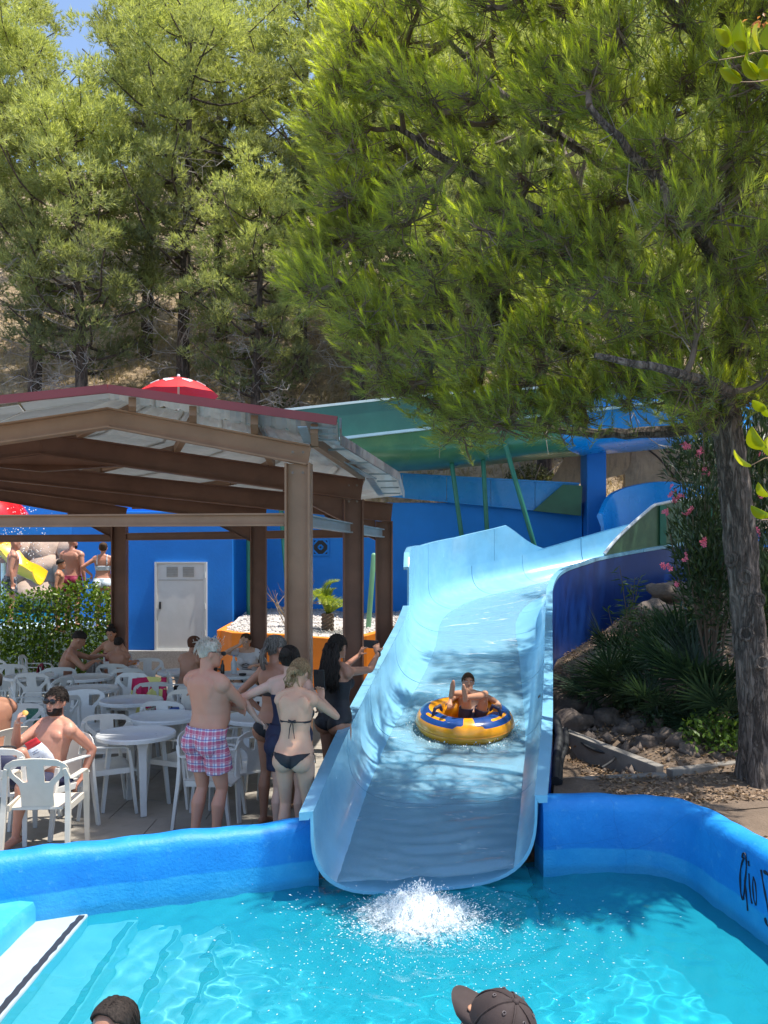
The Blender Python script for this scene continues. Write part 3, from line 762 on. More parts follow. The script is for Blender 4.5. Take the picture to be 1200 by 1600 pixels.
# long blue wall
bw = thing('blue_wall', (-1, 20.6, 0), 0, 'long deep blue painted wall behind the pavilion and the slide', 'wall')
wz = 3.85; xA, xB, xC, xD = P(360, 0, 20.6).x, P(618, 0, 20.6).x, P(913, 0, 20.4).x, P(943, 0, 20.4).x
mb = MB(); wall_b = mat('bright blue wall paint', (.002, .23, .72), .55, .10, 1.3, bmp=.25, bs=18, bd=.01)
mb.box(((-6.4 + xC) / 2, 20.75, wz / 2 - .05), (xC + 6.4, .3, wz + .1)); mb.build('wall', wall_b, bw, bevel=.015)
for px, py in ((501, 855),):
    c = P(px, py, 20.58); vb = MB()
    s = .19
    for dx in (-s, s): vb.box((c.x + dx, c.y - .015, c.z), (.045, .05, 2 * s + .045))
    for dz in (-s, s): vb.box((c.x, c.y - .015, c.z + dz), (2 * s - .045, .05, .045))
    for sx in (-1, 1):
        for sz in (-1, 1):
            vb.beam([c + Vector((sx * s * .95, -.012, sz * s * .35)), c + Vector((sx * s * .35, -.012, sz * s * .95))], .04, .04, (0, 1, 0))
            vb.beam([c + Vector((sx * s * .32, -.016, 0)), c + Vector((0, -.016, sz * s * .32))], .04, .04, (0, 1, 0))
    for px2 in (0,):
        k = MB().box((c.x, c.y + .002, c.z), (2 * s, .03, 2 * s)).build('vent_dark_plate', M_dark, bw)  # flat black plate stands for the shade inside the vent holes
        vb.build('vent_block', wall_b, bw)
MB().box(((xC + xD) / 2 + .02, 20.55, 2.6), (xD - xC, .7, 5.2)).build('pillar', M_deep, bw, bevel=.03)
MB().box((8, 20.9, 1.6), (8 - xD + 4, .3, 3.2)).build('wall', M_deep, bw, bevel=.015)
# pale strip of an upper channel above the wall
us = thing('upper_channel', (3, 20.5, 4), 0, 'straight azure slide channel running along the top of the deep blue wall', 'water slide')
pts = [P(560, 738, 20.42), P(700, 742, 20.42), P(905, 757, 20.42)]; bot = [P(560, 770, 20.42), P(700, 781, 20.42), P(905, 803, 20.42)]
for k in range(5):
    f0, f1 = k / 5 + .001, (k + 1) / 5 - .001
    def on(arr, f):
        return arr[0].lerp(arr[2], f)
    Q = [on(bot, f0), on(bot, f1), on(pts, f1), on(pts, f0)]
    V = Q + [q + Vector((0, .08, 0)) for q in Q]
    MB().add(V, [(0, 1, 2, 3), (7, 6, 5, 4), (0, 4, 5, 1), (1, 5, 6, 2), (2, 6, 7, 3), (3, 7, 4, 0)]).build('side_panel', M_azure, us)
MB().beam([on(pts, 0) + Vector((0, .04, .02)), on(pts, 1) + Vector((0, .04, .02))], .14, .04, (0, 1, 0)).build('top_rim', M_azure, us)
MB().beam([on(bot, 0) + Vector((0, -.02, -.01)), on(bot, 1) + Vector((0, -.02, -.01))], .06, .035, (0, 1, 0)).build('lower_rim', M_azure, us)
Q = [P(833, 798, 20.28), P(908, 806, 20.28), P(910, 759, 20.28), P(880, 757, 20.28)]; V = Q + [q + Vector((0, .06, 0)) for q in Q]
MB().add(V, [(0, 1, 2, 3), (7, 6, 5, 4), (0, 4, 5, 1), (1, 5, 6, 2), (2, 6, 7, 3), (3, 7, 4, 0)]).build('end_guard', mat('dark green gelcoat', (.035, .13, .075), .35, .2, 2), us)
# the big green trough high across the back
gs = thing('green_slide', (3, 19, 5), 0, 'large green fibreglass slide trough crossing high behind the pavilion', 'water slide')
near = [P(380, 706, 18.6), P(550, 686, 18.6), P(690, 670, 18.7), P(830, 654, 18.8), P(960, 640, 19), P(1100, 622, 19.3)]
far = [P(380, 648, 20.9), P(440, 643, 20.9), P(680, 618, 21), P(860, 607, 21.1), P(1060, 597, 21.3), P(1180, 590, 21.5)]
bz = [P(400, 760, 19.5).z, P(600, 737, 19.5).z, P(700, 727, 19.5).z, P(830, 710, 19.6).z, P(950, 694, 19.8).z, P(1100, 676, 20).z]
rows = catmull([(*a, *b_, z) for a, b_, z in zip(near, far, bz)], 61)
for a, b_ in zip((0, 10, 20, 30, 40, 50), (10, 20, 30, 40, 50, 60)):
    rings = []
    for i in range(a, b_ + 1):
        sec = csec(rows[i], 20); oo = [p + Vector((0, -.03 if k < 10 else .03, -.03)) for k, p in enumerate(sec)]
        oo = []
        for k, p in enumerate(sec):
            q = 1 - abs(k - 10) / 10; oo.append(p + Vector((0, (-.035 if k < 10 else .035) * (1 - q), -.035 * q)))
        rings.append(sec + oo[::-1])
    if b_ < 60: rings[-1] = [u.lerp(v_, .02) for u, v_ in zip(rings[-1], rings[-2])]
    MB().loft(rings).build('trough_section', M_green if a < 40 else M_azure, gs, smooth=True)
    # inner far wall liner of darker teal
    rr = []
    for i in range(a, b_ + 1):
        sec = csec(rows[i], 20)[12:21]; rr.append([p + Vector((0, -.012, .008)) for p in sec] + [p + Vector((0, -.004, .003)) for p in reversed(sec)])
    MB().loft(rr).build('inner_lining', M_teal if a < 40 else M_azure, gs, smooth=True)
    for k, arr in ((0, 'near'), (20, 'far')):
        pts = [csec(rows[i], 20)[k] + Vector((0, -.05 if k == 0 else .05, .03)) for i in range(a, b_ + 1)]
        MB().beam(pts, .16, .06, (0, 1, 0)).build('rim', mat('pale blue rim', (.42, .62, .72), .35, .1, 5) if k == 0 else M_white, gs)
for (a, b_, Ya, Yb) in (((706, 726), (723, 850), 19.3, 19.2), ((755, 720), (762, 850), 19.35, 19.3), ((788, 690), (850, 905), 18.75, 18.9), ((388, 760), (389, 1010), 18.9, 18.9), ((436, 760), (456, 1000), 18.9, 18.6), ((584, 868), (574, 1000), 16.8, 16.8)):
    pa, pb = P(*a, Ya), P(*b_, Yb)
    o = MB().tube([pa, pb], .055, 10, dome=True).build('support_pole', M_greenpole if a[0] != 584 else mat('pale green pole', (.16, .36, .20), .4, .1, 5), gs, smooth=True)
# ------------------------------------------------------------------ azure upper bend
ub = thing('slide_bend', (7, 20, 3), 0, 'tall azure curved slide bend with a rounded top before the rock face', 'water slide')
arc = [P(943, 0, 19.2), P(960, 0, 19.9), P(1000, 0, 20.15), P(1050, 0, 20.1), P(1105, 0, 19.6), P(1150, 0, 18.9)]
tops = [P(0, 803, 19.2).z, P(0, 772, 19.9).z, P(0, 757, 20.15).z, P(0, 753, 20.1).z, P(0, 765, 19.6).z, P(0, 800, 18.9).z]
q = catmull([(a.x, a.y, t) for a, t in zip(arc, tops)], 41)
for a, b_ in ((0, 13), (13, 27), (27, 40)):
    rings = []
    for i in range(a, b_ + 1):
        t = q[min(i + 1, 40)] - q[max(i - 1, 0)]; nn = Vector((-t[1], t[0], 0)).normalized()
        p = Vector((q[i][0], q[i][1], 0)); zt = q[i][2]
        f = [p + Vector((0, 0, 2.0)) - nn * .3, p + Vector((0, 0, 2.5)) - nn * .08, p + Vector((0, 0, zt - .25)), p + Vector((0, 0, zt)) + nn * .03, p + nn * .12 + Vector((0, 0, zt + .02)), p + nn * .16 + Vector((0, 0, zt - .05)), p + nn * .06 + Vector((0, 0, zt - .3)), p + nn * .06 + Vector((0, 0, 2.0))]
        if i == b_ and b_ < 40: f = [u.lerp(v_, .02) for u, v_ in zip(f, rings[-1])]
        rings.append(f)
    MB().loft(rings).build('bend_section', M_azure, ub, smooth=True)
# ------------------------------------------------------------------ tan rock-plaster wall with a carved face profile
m_face, nt, b = nodes_of('tan plaster rock')
v = coords(nt)
o_ = ramp(nt, nz(nt, v, .9, 7, .62, .5), [(.3, (.20, .17, .13)), (.5, (.40, .31, .21)), (.72, (.50, .40, .28))])
sp = nt.nodes.new('ShaderNodeSeparateXYZ'); nt.links.new(v, sp.inputs[0])
o_ = mixc(nt, ramp(nt, nz(nt, coords(nt, 'Object', (3, 3, .35)), 1.6, 6, .7), [(.52, (0, 0, 0)), (.7, (.7,) * 3)]), o_, (.13, .125, .11))
nt.links.new(o_, b.inputs['Base Color']); b.inputs['Roughness'].default_value = .9
bump(nt, b, nz(nt, v, 3.5, 8, .65), .6, .06)
fw = thing('rock_face_wall', (9, 23, 4), 0, 'tan plastered rock wall with a carved face profile behind the azure slide bend', 'wall')
na, nb = 60, 34; rings = []
VV = []; FF = []
for j in range(nb + 1):
    for i in range(na + 1):
        x = 6.6 + 7.5 * i / na; z = 1.5 + 5.6 * j / nb
        y = 22.6 + .22 * mnoise.noise((x * .7, z * .7, 3)) + .08 * mnoise.noise((x * 2.1, z * 2.1, 8)) - .05 * (x - 10)
        top = .25 * mnoise.noise((x * .8, 5, 1)) if j == nb else 0
        VV.append(Vector((x, y, z + top)) - Vector(fw.location))
for j in range(nb):
    for i in range(na):
        a = j * (na + 1) + i; FF.append((a, a + 1, a + na + 2, a + na + 1))
solid_sheet(VV, FF, .5, 'wall', m_face, fw)
def face_y(x, z): return 22.6 + .22 * mnoise.noise((x * .7, z * .7, 3)) + .08 * mnoise.noise((x * 2.1, z * 2.1, 8)) - .05 * (x - 10)
lines = [[(1036, 664), (1034, 676), (1033, 690), (1041, 693), (1047, 686), (1044, 676)], [(1038, 697), (1050, 696), (1054, 702), (1044, 707), (1038, 702), (1050, 700)],
         [(1042, 711), (1046, 717), (1055, 718), (1064, 712)], [(1048, 667), (1050, 680), (1056, 690), (1064, 684), (1066, 674)], [(1058, 668), (1066, 680), (1070, 693), (1078, 690)], [(1010, 700), (1030, 716), (1046, 735), (1060, 752)], [(1036, 664), (1024, 676), (1008, 688), (985, 668)]]
crv = MB()
for ln in lines:
    pts = []
    for px, py in ln:
        p = P(px, py, 22.5); y = face_y(p.x, p.z); p = P(px, py, y); pts.append((p.x, face_y(p.x, p.z), p.z))
    k = catmull(pts, len(pts) * 4)
    crv.tube([(a, face_y(a, c_) + .004, c_) for a, _, c_ in k], .028, 5)
crv.build('carved_lines', mat('dark groove', (.06, .05, .045), .9, .2, 9), fw)
# ------------------------------------------------------------------ orange planter wall with white gravel bed
ow = thing('planter_wall', (-1.5, 14.8, 0), 0, 'low orange painted planter wall holding the white gravel bed', 'wall')
pth = [P(345, 0, 16.2), P(362, 0, 15.3), P(440, 0, 14.9), P(540, 0, 14.8), P(572, 0, 14.9), P(640, 0, 15.6)]
ztop = [1.05, 1.08, 1.08, 1.0, 1.06, 1.22]
for i in range(5):
    a, b_ = pth[i].copy(), pth[i + 1].copy(); a.z = b_.z = 0
    d = (b_ - a).normalized(); b_ -= d * .004
    n_ = Vector((-d.y, d.x, 0)); za, zb = ztop[i], ztop[i + 1]
    V = []
    for p, z in ((a, za), (b_, zb)):
        V += [p + Vector((0, 0, -.1)), p + Vector((0, 0, z)), p + n_ * .18 + Vector((0, 0, z)), p + n_ * .18 + Vector((0, 0, -.1))]
    MB().add(V, [(0, 1, 2, 3), (7, 6, 5, 4), (0, 4, 5, 1), (1, 5, 6, 2), (2, 6, 7, 3), (3, 7, 4, 0)]).build('wall_segment', M_orange, ow, bevel=.012)
a = Vector((pth[0].x, pth[0].y + .01, 0)); b_ = Vector((-3.30, 18.44, 0)); MB().beam([a + Vector((0, 0, .5)), b_ + Vector((0, 0, .5))], .16, 1.1, (1, 0, 0)).build('wall_segment', M_orange, ow, bevel=.012)
gv = []; n = 40; m_ = 26
for j in range(m_ + 1):
    for i in range(n + 1):
        u, w = i / n, j / m_
        f = np.interp(u, np.linspace(0, 1, 6), [p.x for p in pth]); fy = np.interp(u, np.linspace(0, 1, 6), [p.y for p in pth]) + .19
        bx = -3.28 + 4.5 * u; by = 20.55
        x, y = f + (bx - f) * w, fy + (by - fy) * w
        z = np.interp(u, np.linspace(0, 1, 6), ztop) - .06 + (.22 - .10 * u) * math.sin(w * 1.6) + .04 * mnoise.noise((x * 3, y * 3, 0))
        gv.append((x, y, z))
gf = [(j * (n + 1) + i, j * (n + 1) + i + 1, (j + 1) * (n + 1) + i + 1, (j + 1) * (n + 1) + i) for j in range(m_) for i in range(n)]
M_gravel = mat('white gravel', (.56, .52, .48), .9, .35, 24, bmp=1, bs=24, bd=.05, stain=(3, .5, (.36, .31, .27)))
tag(link('gravel_bed', fast('gravel_bed', gv, gf, True), M_gravel), kind='structure')
rs = np.random.RandomState(4); G = np.array(gv); gi, gj = rs.randint(2, 39, 5500), rs.randint(2, 26, 5500); k = gj * 41 + gi; C = G[k] + rs.normal(size=(5500, 3)) * (.05, .07, .004)
tag(drops('gravel', C, .008 + .022 * rs.rand(5500) ** 2, M_gravel, 9), kind='stuff')
# ------------------------------------------------------------------ red parasol beyond the roof
um = thing('parasol', P(278, 640, 17) * 1, 0, 'red parasol with white heart emblems standing beyond the pavilion roof', 'parasol')
c0 = P(279, 590, 17); Rr = 61 / (FOC / 17); hgt = 27 / (FOC / 17)
def cano(r, q): # canopy height at radius r, angle q
    sc = .06 * (r / Rr) ** 2 * (1 - abs(math.cos(4 * q)))
    return c0 + Vector((r * math.cos(q) , r * math.sin(q), -hgt * (r / Rr) ** 1.75 + sc * .3))
M_red = mat('red canvas', (.62, .012, .016), .6, .06, 6); 
t = M_red.node_tree
for k in range(8):
    rings = []; VV = []; FF = []; na = 8; nr = 8
    for j in range(nr + 1):
        for i in range(na + 1):
            q = (k + i / na * .996) * math.pi / 4 + .2; VV.append(cano(Rr * (.02 + .98 * j / nr), q) - um.location)
    for j in range(nr):
        for i in range(na):
            a = j * (na + 1) + i; FF.append((a, a + 1, a + na + 2, a + na + 1))
    solid_sheet(VV, FF, .006, 'canopy_panel', M_red, um)
MB().tube([c0 + Vector((0, 0, .04)), c0 + Vector((0, 0, -2.4))], .022, 8).build('pole', M_white, um, smooth=True)
MB().ell(c0 + Vector((0, 0, .03)), (.035, .035, .04)).build('finial', M_white, um, smooth=True)
hm = mat('white print', (.8, .78, .78), .6, .03, 8); ht = MB()
def heart(qc, rc, sc, ringsc):
    for s_, w in ringsc:
        pts = []
        for i in range(33):
            a = 2 * math.pi * i / 32; hx = 16 * math.sin(a) ** 3 / 16; hy = (13 * math.cos(a) - 5 * math.cos(2 * a) - 2 * math.cos(3 * a) - math.cos(4 * a)) / 16
            r = rc - hy * sc * s_ * 1.0; q = qc + hx * sc * s_ * 1.25 / rc
            pts.append(cano(min(r, Rr * .97), q) + Vector((0, 0, .008)) + Vector((math.cos(q), math.sin(q), .5)) * .004)
        ht.tube(pts, w, 5)
for qc in (-1.78, -.95, -2.62, -.15, .7, 1.6, 2.4): heart(qc, Rr * .60, .085, ((1, .010), (.62, .009), (.28, .008)))
ht.build('emblem', hm, um)
# ------------------------------------------------------------------ far splash pool behind the hedge
fp = thing('far_wall', (-9, 23, 0), 0, 'bright blue wall behind the far splash pool', 'wall')
MB().box((-13.5, 21.68, 2.2), (14.2, .2, 4.2)).build('wall', wall_b, fp)
deck = MB(); deck.prism([(-16, 16), (-5.14, 16), (-5.85, 18.4), (-7.0, 18.42), (-7.0, 21.9), (-16, 21.9)], 0, 1.1); dk = deck.build('splash_deck', mat('pale splash deck', (.45, .60, .68), .5, .1, 2), None); tag(dk, kind='structure')
wp = MB(); wp.box((-11.5, 19.3, 1.115), (8.8, 3.6, .03)); tag(wp.build('splash_water', mat('shallow splash water', (.01, .30, .60), .1, .2, 3, bmp=.4, bs=6, bd=.03)), kind='structure')
rw = thing('boulder_bank', (-8, 21.3, 1.2), 0, 'bank of tan plaster boulders behind the far splash pool', 'rock bank')
rr = random.Random(8)
M_tan = mat('tan plaster boulder', (.42, .31, .24), .9, .22, 2, bmp=.6, bs=7, bd=.03, stain=(3, .5, (.27, .22, .19)))
def boulder(c, r, seed, mtl, parent=None, name='boulder', sub=2, rough=.25):
    bm = bmesh.new(); bmesh.ops.create_icosphere(bm, subdivisions=sub, radius=1)
    for v_ in bm.verts:
        k = 1 + rough * mnoise.noise(v_.co * 1.1 + Vector((seed * 3.1, seed, 0))) * 1.6 + rough * .4 * mnoise.noise(v_.co * 3 + Vector((0, seed, seed)))
        v_.co = Vector((v_.co.x * r[0], v_.co.y * r[1], v_.co.z * r[2])) * k
    me = bpy.data.meshes.new(name); 
    o = Vector(c) - origin(parent)
    for v_ in bm.verts: v_.co += o
    for f in bm.faces: f.smooth = sub > 2
    bm.to_mesh(me); bm.free(); return link(name, me, mtl, parent)
for row, zz in enumerate((1.55, 2.15, 2.6)):
    x = -12.2 + row * .3
    while x < -5.2:
        w = rr.uniform(.38, .68); boulder((x + w, 20.75 + row * .2, zz), (w, .45, .42), rr.random() * 40, M_tan, rw, sub=3, rough=.2); x += w * 1.55
# red spotted mushroom shelter, partly in view
ms = thing('mushroom_fountain', P(-30, 820, 19.6), 0, 'red mushroom shaped water fountain with yellow spots at the left edge', 'fountain')
c0m = P(-28, 766, 19.6); VV = MB(); 
prof = []
for i in range(13):
    t = i / 12; prof.append((.03 + 1.05 * math.sin(t * 1.45) , -.78 * (1 - math.cos(t * 1.5))))
prof += [(1.0, -.74), (.2, -.6)]
VV.lathe(prof, c0m, 28).build('cap', mat('red fibreglass', (.62, .012, .02), .25, .08, 3, coat=.3), ms, smooth=True)
sm = mat('yellow spot paint', (.80, .42, .02), .4, .1, 5)
for i in range(22):
    q = rr.uniform(-2.6, 0); t = rr.uniform(.35, .95); r_ = .03 + 1.05 * math.sin(t * 1.45)
    p = c0m + Vector((r_ * math.cos(q), r_ * math.sin(q), -.78 * (1 - math.cos(t * 1.5))))
    MB().ell(p, (.06, .06, .05), 8, 5).build('spot', sm, ms, smooth=True)
MB().tube([c0m + Vector((0, 0, -.5)), c0m + Vector((0, 0, -2.2))], .16, 12).build('stem', M_white, ms, smooth=True)
ys = thing('yellow_slide', P(30, 910, 18.6), 0, 'small curved yellow children\'s slide behind the hedge', 'slide')
M_yel = mat('yellow fibreglass', (.80, .46, .01), .3, .06, 3, coat=.3)
pts = catmull([P(-30, 850, 18.7), P(5, 868, 18.7), P(28, 893, 18.6), P(50, 904, 18.4), P(62, 912, 18.2)], 20)
rings = []
for p in pts:
    p = Vector(p); rings.append([p + Vector((-.0, .45 * math.cos(a), .32 * abs(math.cos(a)) ** 2 - .05)) for a in np.linspace(0, math.pi, 9)])
F = [(j * 9 + i, j * 9 + i + 1, (j + 1) * 9 + i + 1, (j + 1) * 9 + i) for j in range(19) for i in range(8)]
solid_sheet([p - Vector(ys.location) for r_ in rings for p in r_], F, .03, 'chute', M_yel, ys)
MB().tube([P(5, 880, 18.7), P(5, 880, 18.7) * 1 + Vector((0, 0, -1.2))], .05, 8).build('leg', M_white, ys, smooth=True)
n = 420; rs = np.random.RandomState(21)
a = P(20, 810, 19.2); C = np.array(a)[None] + np.stack([rs.normal(size=n) * .33 + .12, rs.normal(size=n) * .25, -rs.rand(n) * 1.4 + .25], 1)
tag(drops('falling_water', C, .005 + .010 * rs.rand(n), M_foam, 2), kind='stuff')
# ================================================================== hillside behind
nx, ny = 130, 70
hx = np.linspace(-45, 45, nx); hy = np.linspace(21.8, 95, ny) ; X, Y = np.meshgrid(hx, hy)
def hill_z(x, y):
    t = max(0, y - 21.8)
    z = 2.6 + np.interp(t, [0, 3, 12, 30, 74], [0, 2.4, 9.8, 24, 44])
    return z + .5 * mnoise.noise((x * .16, y * .16, 4)) + .28 * mnoise.noise((x * .6, y * .6, 2)) + .1 * mnoise.noise((x * 1.7, y * 1.7, 7))
Z = np.vectorize(hill_z)(X, Y); V = np.stack([X, Y, Z], -1).reshape(-1, 3); idx = np.arange(nx * ny).reshape(ny, nx)
F = np.stack([idx[:-1, :-1], idx[:-1, 1:], idx[1:, 1:], idx[1:, :-1]], -1).reshape(-1, 4)
m_h, nt, b = nodes_of('dry grass hillside')
v = coords(nt); o_ = ramp(nt, nz(nt, v, .7, 8, .7), [(.32, (.24, .17, .11)), (.5, (.58, .43, .26)), (.7, (.70, .56, .36))])
o_ = mixc(nt, ramp(nt, nz(nt, v, 4.5, 7, .75), [(.5, (0, 0, 0)), (.66, (.8,) * 3)]), o_, (.12, .09, .055))
nt.links.new(o_, b.inputs['Base Color']); b.inputs['Roughness'].default_value = .95; bump(nt, b, nz(nt, v, 6, 8, .75), 1, .2)
tag(link('hillside', fast('hillside', V, F, True), m_h), kind='structure')
rr = random.Random(33)
for i in range(16):
    x, y = rr.uniform(-11, 3), rr.uniform(23.5, 31); r_ = rr.uniform(.12, .42)
    o = boulder((x, y, hill_z(x, y) + r_ * .2), (r_ * 1.3, r_, r_ * .8), i, mat('pink grey rock', (.34, .24, .19), .9, .25, 3, bmp=.6, bs=8, bd=.03))
    o.name = 'boulder'; tag(o, 'weathered pinkish boulder lying among dry grass on the pine hillside', 'boulder', 'boulders scattered over the hillside')
# ================================================================== plants
def gx0(y):
    # the slide's skirt wall is the left border
    i = np.argmin(np.abs(A[:, 4] - y)); return float(np.interp(y, A[:, 4], A[:, 3])) + .12
def gz_(x, y):
    base = np.interp(y, [6.6, 7.7, 8.6, 10, 13, 17, 22], [.40, .44, .55, .85, 1.55, 2.3, 2.7])
    base += .10 * max(0, min(1.5, x - 2.6)) * min(1, max(0, y - 7.4))
    if y > 8.2: base = .45 + (base - .45) * min(1, .22 + max(0, x - gx0(min(y, 16.9))) / 1.9 * .78)
    if y < 8.6 and x < 2.75: base -= .12 * min(1, (2.75 - x) * 2) * (y > 7.55)
    return base + .05 * mnoise.noise((x * 1.3, y * 1.3, 0)) + .03 * mnoise.noise((x * 4, y * 4, 3))
def perp(rs, d):
    r = rs.normal(size=d.shape); r -= d * (r * d).sum(-1, keepdims=True); return unit(r)
def needles(rs, P0, D, M, L, nl, wd, spread=(.25, .75), tipbias=1.0, droop=0.):
    """flat needles along shoots. P0,D (n,3), L shoot length, nl needle length -> V,F, shoot index"""
    n = len(P0); u = rs.rand(n, M) ** tipbias
    base = P0[:, None] + D[:, None] * (L[:, None] * u)[..., None]
    DD = np.repeat(D[:, None], M, 1); r = perp(rs, DD)
    al = spread[1] + (spread[0] - spread[1]) * u + rs.normal(size=u.shape) * .12
    d = unit(DD * np.cos(al)[..., None] + r * np.sin(al)[..., None] - np.array([0, 0, droop]))
    ln = (nl if np.ndim(nl) == 0 else np.asarray(nl)[:, None]) * (.75 + .5 * rs.rand(n, M))
    side = perp(rs, d) * wd * .5
    tip = base + d * ln[..., None]
    V = np.stack([base - side, base + side, tip], 2).reshape(-1, 3)
    F = np.arange(len(V)).reshape(-1, 3)
    return V, F, np.repeat(np.arange(n), M * 3)
def setattr_f(me, name, vals):
    a = me.attributes.new(name, 'FLOAT', 'POINT'); a.data.foreach_set('value', np.asarray(vals, np.float32))
def leaf_geo(rs, C, D, N, ln, wd, fold=.25):
    """simple folded leaves: base, two sides, tip"""
    n = len(C); s = unit(np.cross(D, N)); ln = np.broadcast_to(ln, (n,))[:, None]; wd = np.broadcast_to(wd, (n,))[:, None]
    N2 = unit(np.cross(s, D))
    a = C; m1 = C + D * ln * .45 + s * wd * .5 + N2 * wd * fold; m2 = C + D * ln * .45 - s * wd * .5 + N2 * wd * fold; t = C + D * ln
    V = np.stack([a, m1, t, m2], 1).reshape(-1, 3); k = np.arange(n)[:, None] * 4
    F = np.concatenate([k + np.array([[0, 1, 2]]), k + np.array([[0, 2, 3]])], 0)
    return V, F
def rand_dirs(rs, n, up=0.): 
    d = rs.normal(size=(n, 3)); d[:, 2] += up; return unit(d)
# ------------------------------------------------------------------ bark
def bark(name, c1, c2, sc=1.):
    m, nt, b = nodes_of(name); v = coords(nt, 'Object', (sc, sc, sc * .15)); v2 = coords(nt, 'Object', (sc, sc, sc * .5))
    f1 = nz(nt, v, 19, 7, .62, .8); f2 = nz(nt, v2, 30, 6, .7, .3)
    ridge = math_(nt, 'ABSOLUTE', math_(nt, 'SUBTRACT', f1, .5))
    crack = ramp(nt, ridge, [(.0, (0, 0, 0)), (.045, (.55,) * 3), (.13, (1, 1, 1))])
    col = ramp(nt, f2, [(.3, c1), (.7, c2)]); col = mixc(nt, crack, tuple(x * .42 for x in c1), col)
    col = mixc(nt, ramp(nt, nz(nt, v2, 4, 5), [(.5, (0, 0, 0)), (.75, (.6,) * 3)]), col, tuple(x * 1.25 for x in c2))
    nt.links.new(col, b.inputs['Base Color']); b.inputs['Roughness'].default_value = .92
    bump(nt, b, mixc(nt, .4, crack, f2), 1.0, .03); return m
M_bark = bark('pine bark', (.14, .108, .086), (.29, .235, .195)); M_barkfar = bark('far pine bark', (.09, .065, .05), (.19, .14, .11), .6)
M_deadwood = mat('grey dead wood', (.36, .32, .285), .9, .25, 6); M_twig = mat('brown twig', (.15, .11, .08), .9, .2, 9)
# ------------------------------------------------------------------ pines on the hillside
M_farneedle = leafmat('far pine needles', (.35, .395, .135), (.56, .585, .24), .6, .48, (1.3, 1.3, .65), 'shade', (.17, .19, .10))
def limb_path(rs, base, az, L, rise, n=7, sag=.12):
    pts = []; d = np.array([math.cos(az), math.sin(az), 0])
    for i in range(n):
        t = i / (n - 1); w = .10 * L * math.sin(t * 5 + az * 3)
        p = base + d * L * t + np.array([-d[1], d[0], 0]) * w * t + np.array([0, 0, rise * L * t - sag * L * math.sin(t * 3.1) + .18 * L * t * t])
        pts.append(p)
    return np.array(pts)
def far_pine(seed, H, Rad, start, nl=48, tufts=200):
    rs = np.random.RandomState(seed)
    tr = MB(); tp = [Vector((.25 * math.sin(t * 3 + seed) * t * 1.5, .2 * math.cos(t * 2.5 + seed) * t, H * t)) for t in np.linspace(0, 1, 11)]
    tr.tube(tp, [.24 * (1 - .86 * t) for t in np.linspace(0, 1, 11)], 9)
    Pos = []; Dr = []; sh = []; dead = MB()
    for i in range(nl):
        f = start + (1 - start) * (i + rs.rand()) / nl
        k = f * 10; j = min(int(k), 9); b = np.array(tp[j].lerp(tp[j + 1], k - j))
        rel = (f - start) / (1 - start)
        L = Rad * (.55 + .6 * math.sin(min(1, rel * 1.25 + .12) * 2.6)) * rs.uniform(.6, 1.15) if rel < .88 else Rad * rs.uniform(.25, .5)
        az = i * 2.4 + rs.rand(); pth = limb_path(rs, b, az, max(.5, L), rs.uniform(.05, .35) + .5 * max(0, rel - .6))
        tr.tube([Vector(p) for p in pth], [.055 * (1 - .8 * t) * (1.25 - f) + .012 for t in np.linspace(0, 1, len(pth))], 5)
        m = int(tufts * (.5 + .5 * L / Rad) * min(1, .35 + rel * 2.6))
        # foliage pads along the outer limb
        npad = 4
        for q in range(npad):
            t = .42 + .58 * (q + rs.rand()) / npad; kk = t * (len(pth) - 1); jj = min(int(kk), len(pth) - 2)
            c = pth[jj] + (pth[jj + 1] - pth[jj]) * (kk - jj) + rs.normal(size=3) * np.array([.3, .3, .12])
            nn = m // npad; o = rs.normal(size=(nn, 3)); o = unit(o) * (rs.rand(nn, 1) ** .45)
            r_ = rs.uniform(.30, .60)
            Pos.append(c + o * np.array([r_, r_, r_ * .5])); Dr.append(unit(o * .8 + np.array([math.cos(az) * .35, math.sin(az) * .35, .75]) + rs.normal(size=o.shape) * .35))
            sh.append(np.clip(np.full(nn, 1 - rel * 1.25) + rs.uniform(-.25, .25), 0, 1))  # lower limbs darker: crown shade painted into the needle colour
    for i in range(54):
        f = rs.uniform(max(.08, start - .20), start + .28); k = f * 10; j = min(int(k), 9); b = np.array(tp[j].lerp(tp[j + 1], k - j))
        az = rs.uniform(0, 6.28); L = rs.uniform(.8, 2.2); pth = limb_path(rs, b, az, L, rs.uniform(-.15, .25), 6, .05)
        dead.tube([Vector(p) for p in pth], [.022 * (1 - .75 * t) for t in np.linspace(0, 1, 6)], 4)
        for q in range(5):
            s = pth[rs.randint(2, 6)]; d = unit(rs.normal(size=3) + np.array([math.cos(az), math.sin(az), -.1]) * .8); l2 = rs.uniform(.25, .8)
            mid = s + d * l2 * .5 + rs.normal(size=3) * .06; dead.tube([Vector(s), Vector(mid), Vector(s + d * l2 + rs.normal(size=3) * .1)], [.011, .008, .004], 3)
            for w in range(2):
                e = mid + unit(rs.normal(size=3) + d) * rs.uniform(.15, .4); dead.tube([Vector(mid), Vector(e)], [.007, .004], 3)
    Pos = np.concatenate(Pos); Dr = np.concatenate(Dr); sh = np.concatenate(sh)
    V, F, si = needles(rs, Pos, Dr, 8, np.full(len(Pos), .14), .18, .027, (.3, 1.0), .8)
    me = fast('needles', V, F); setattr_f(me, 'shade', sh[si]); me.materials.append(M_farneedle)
    return tr, me, dead
protos = []
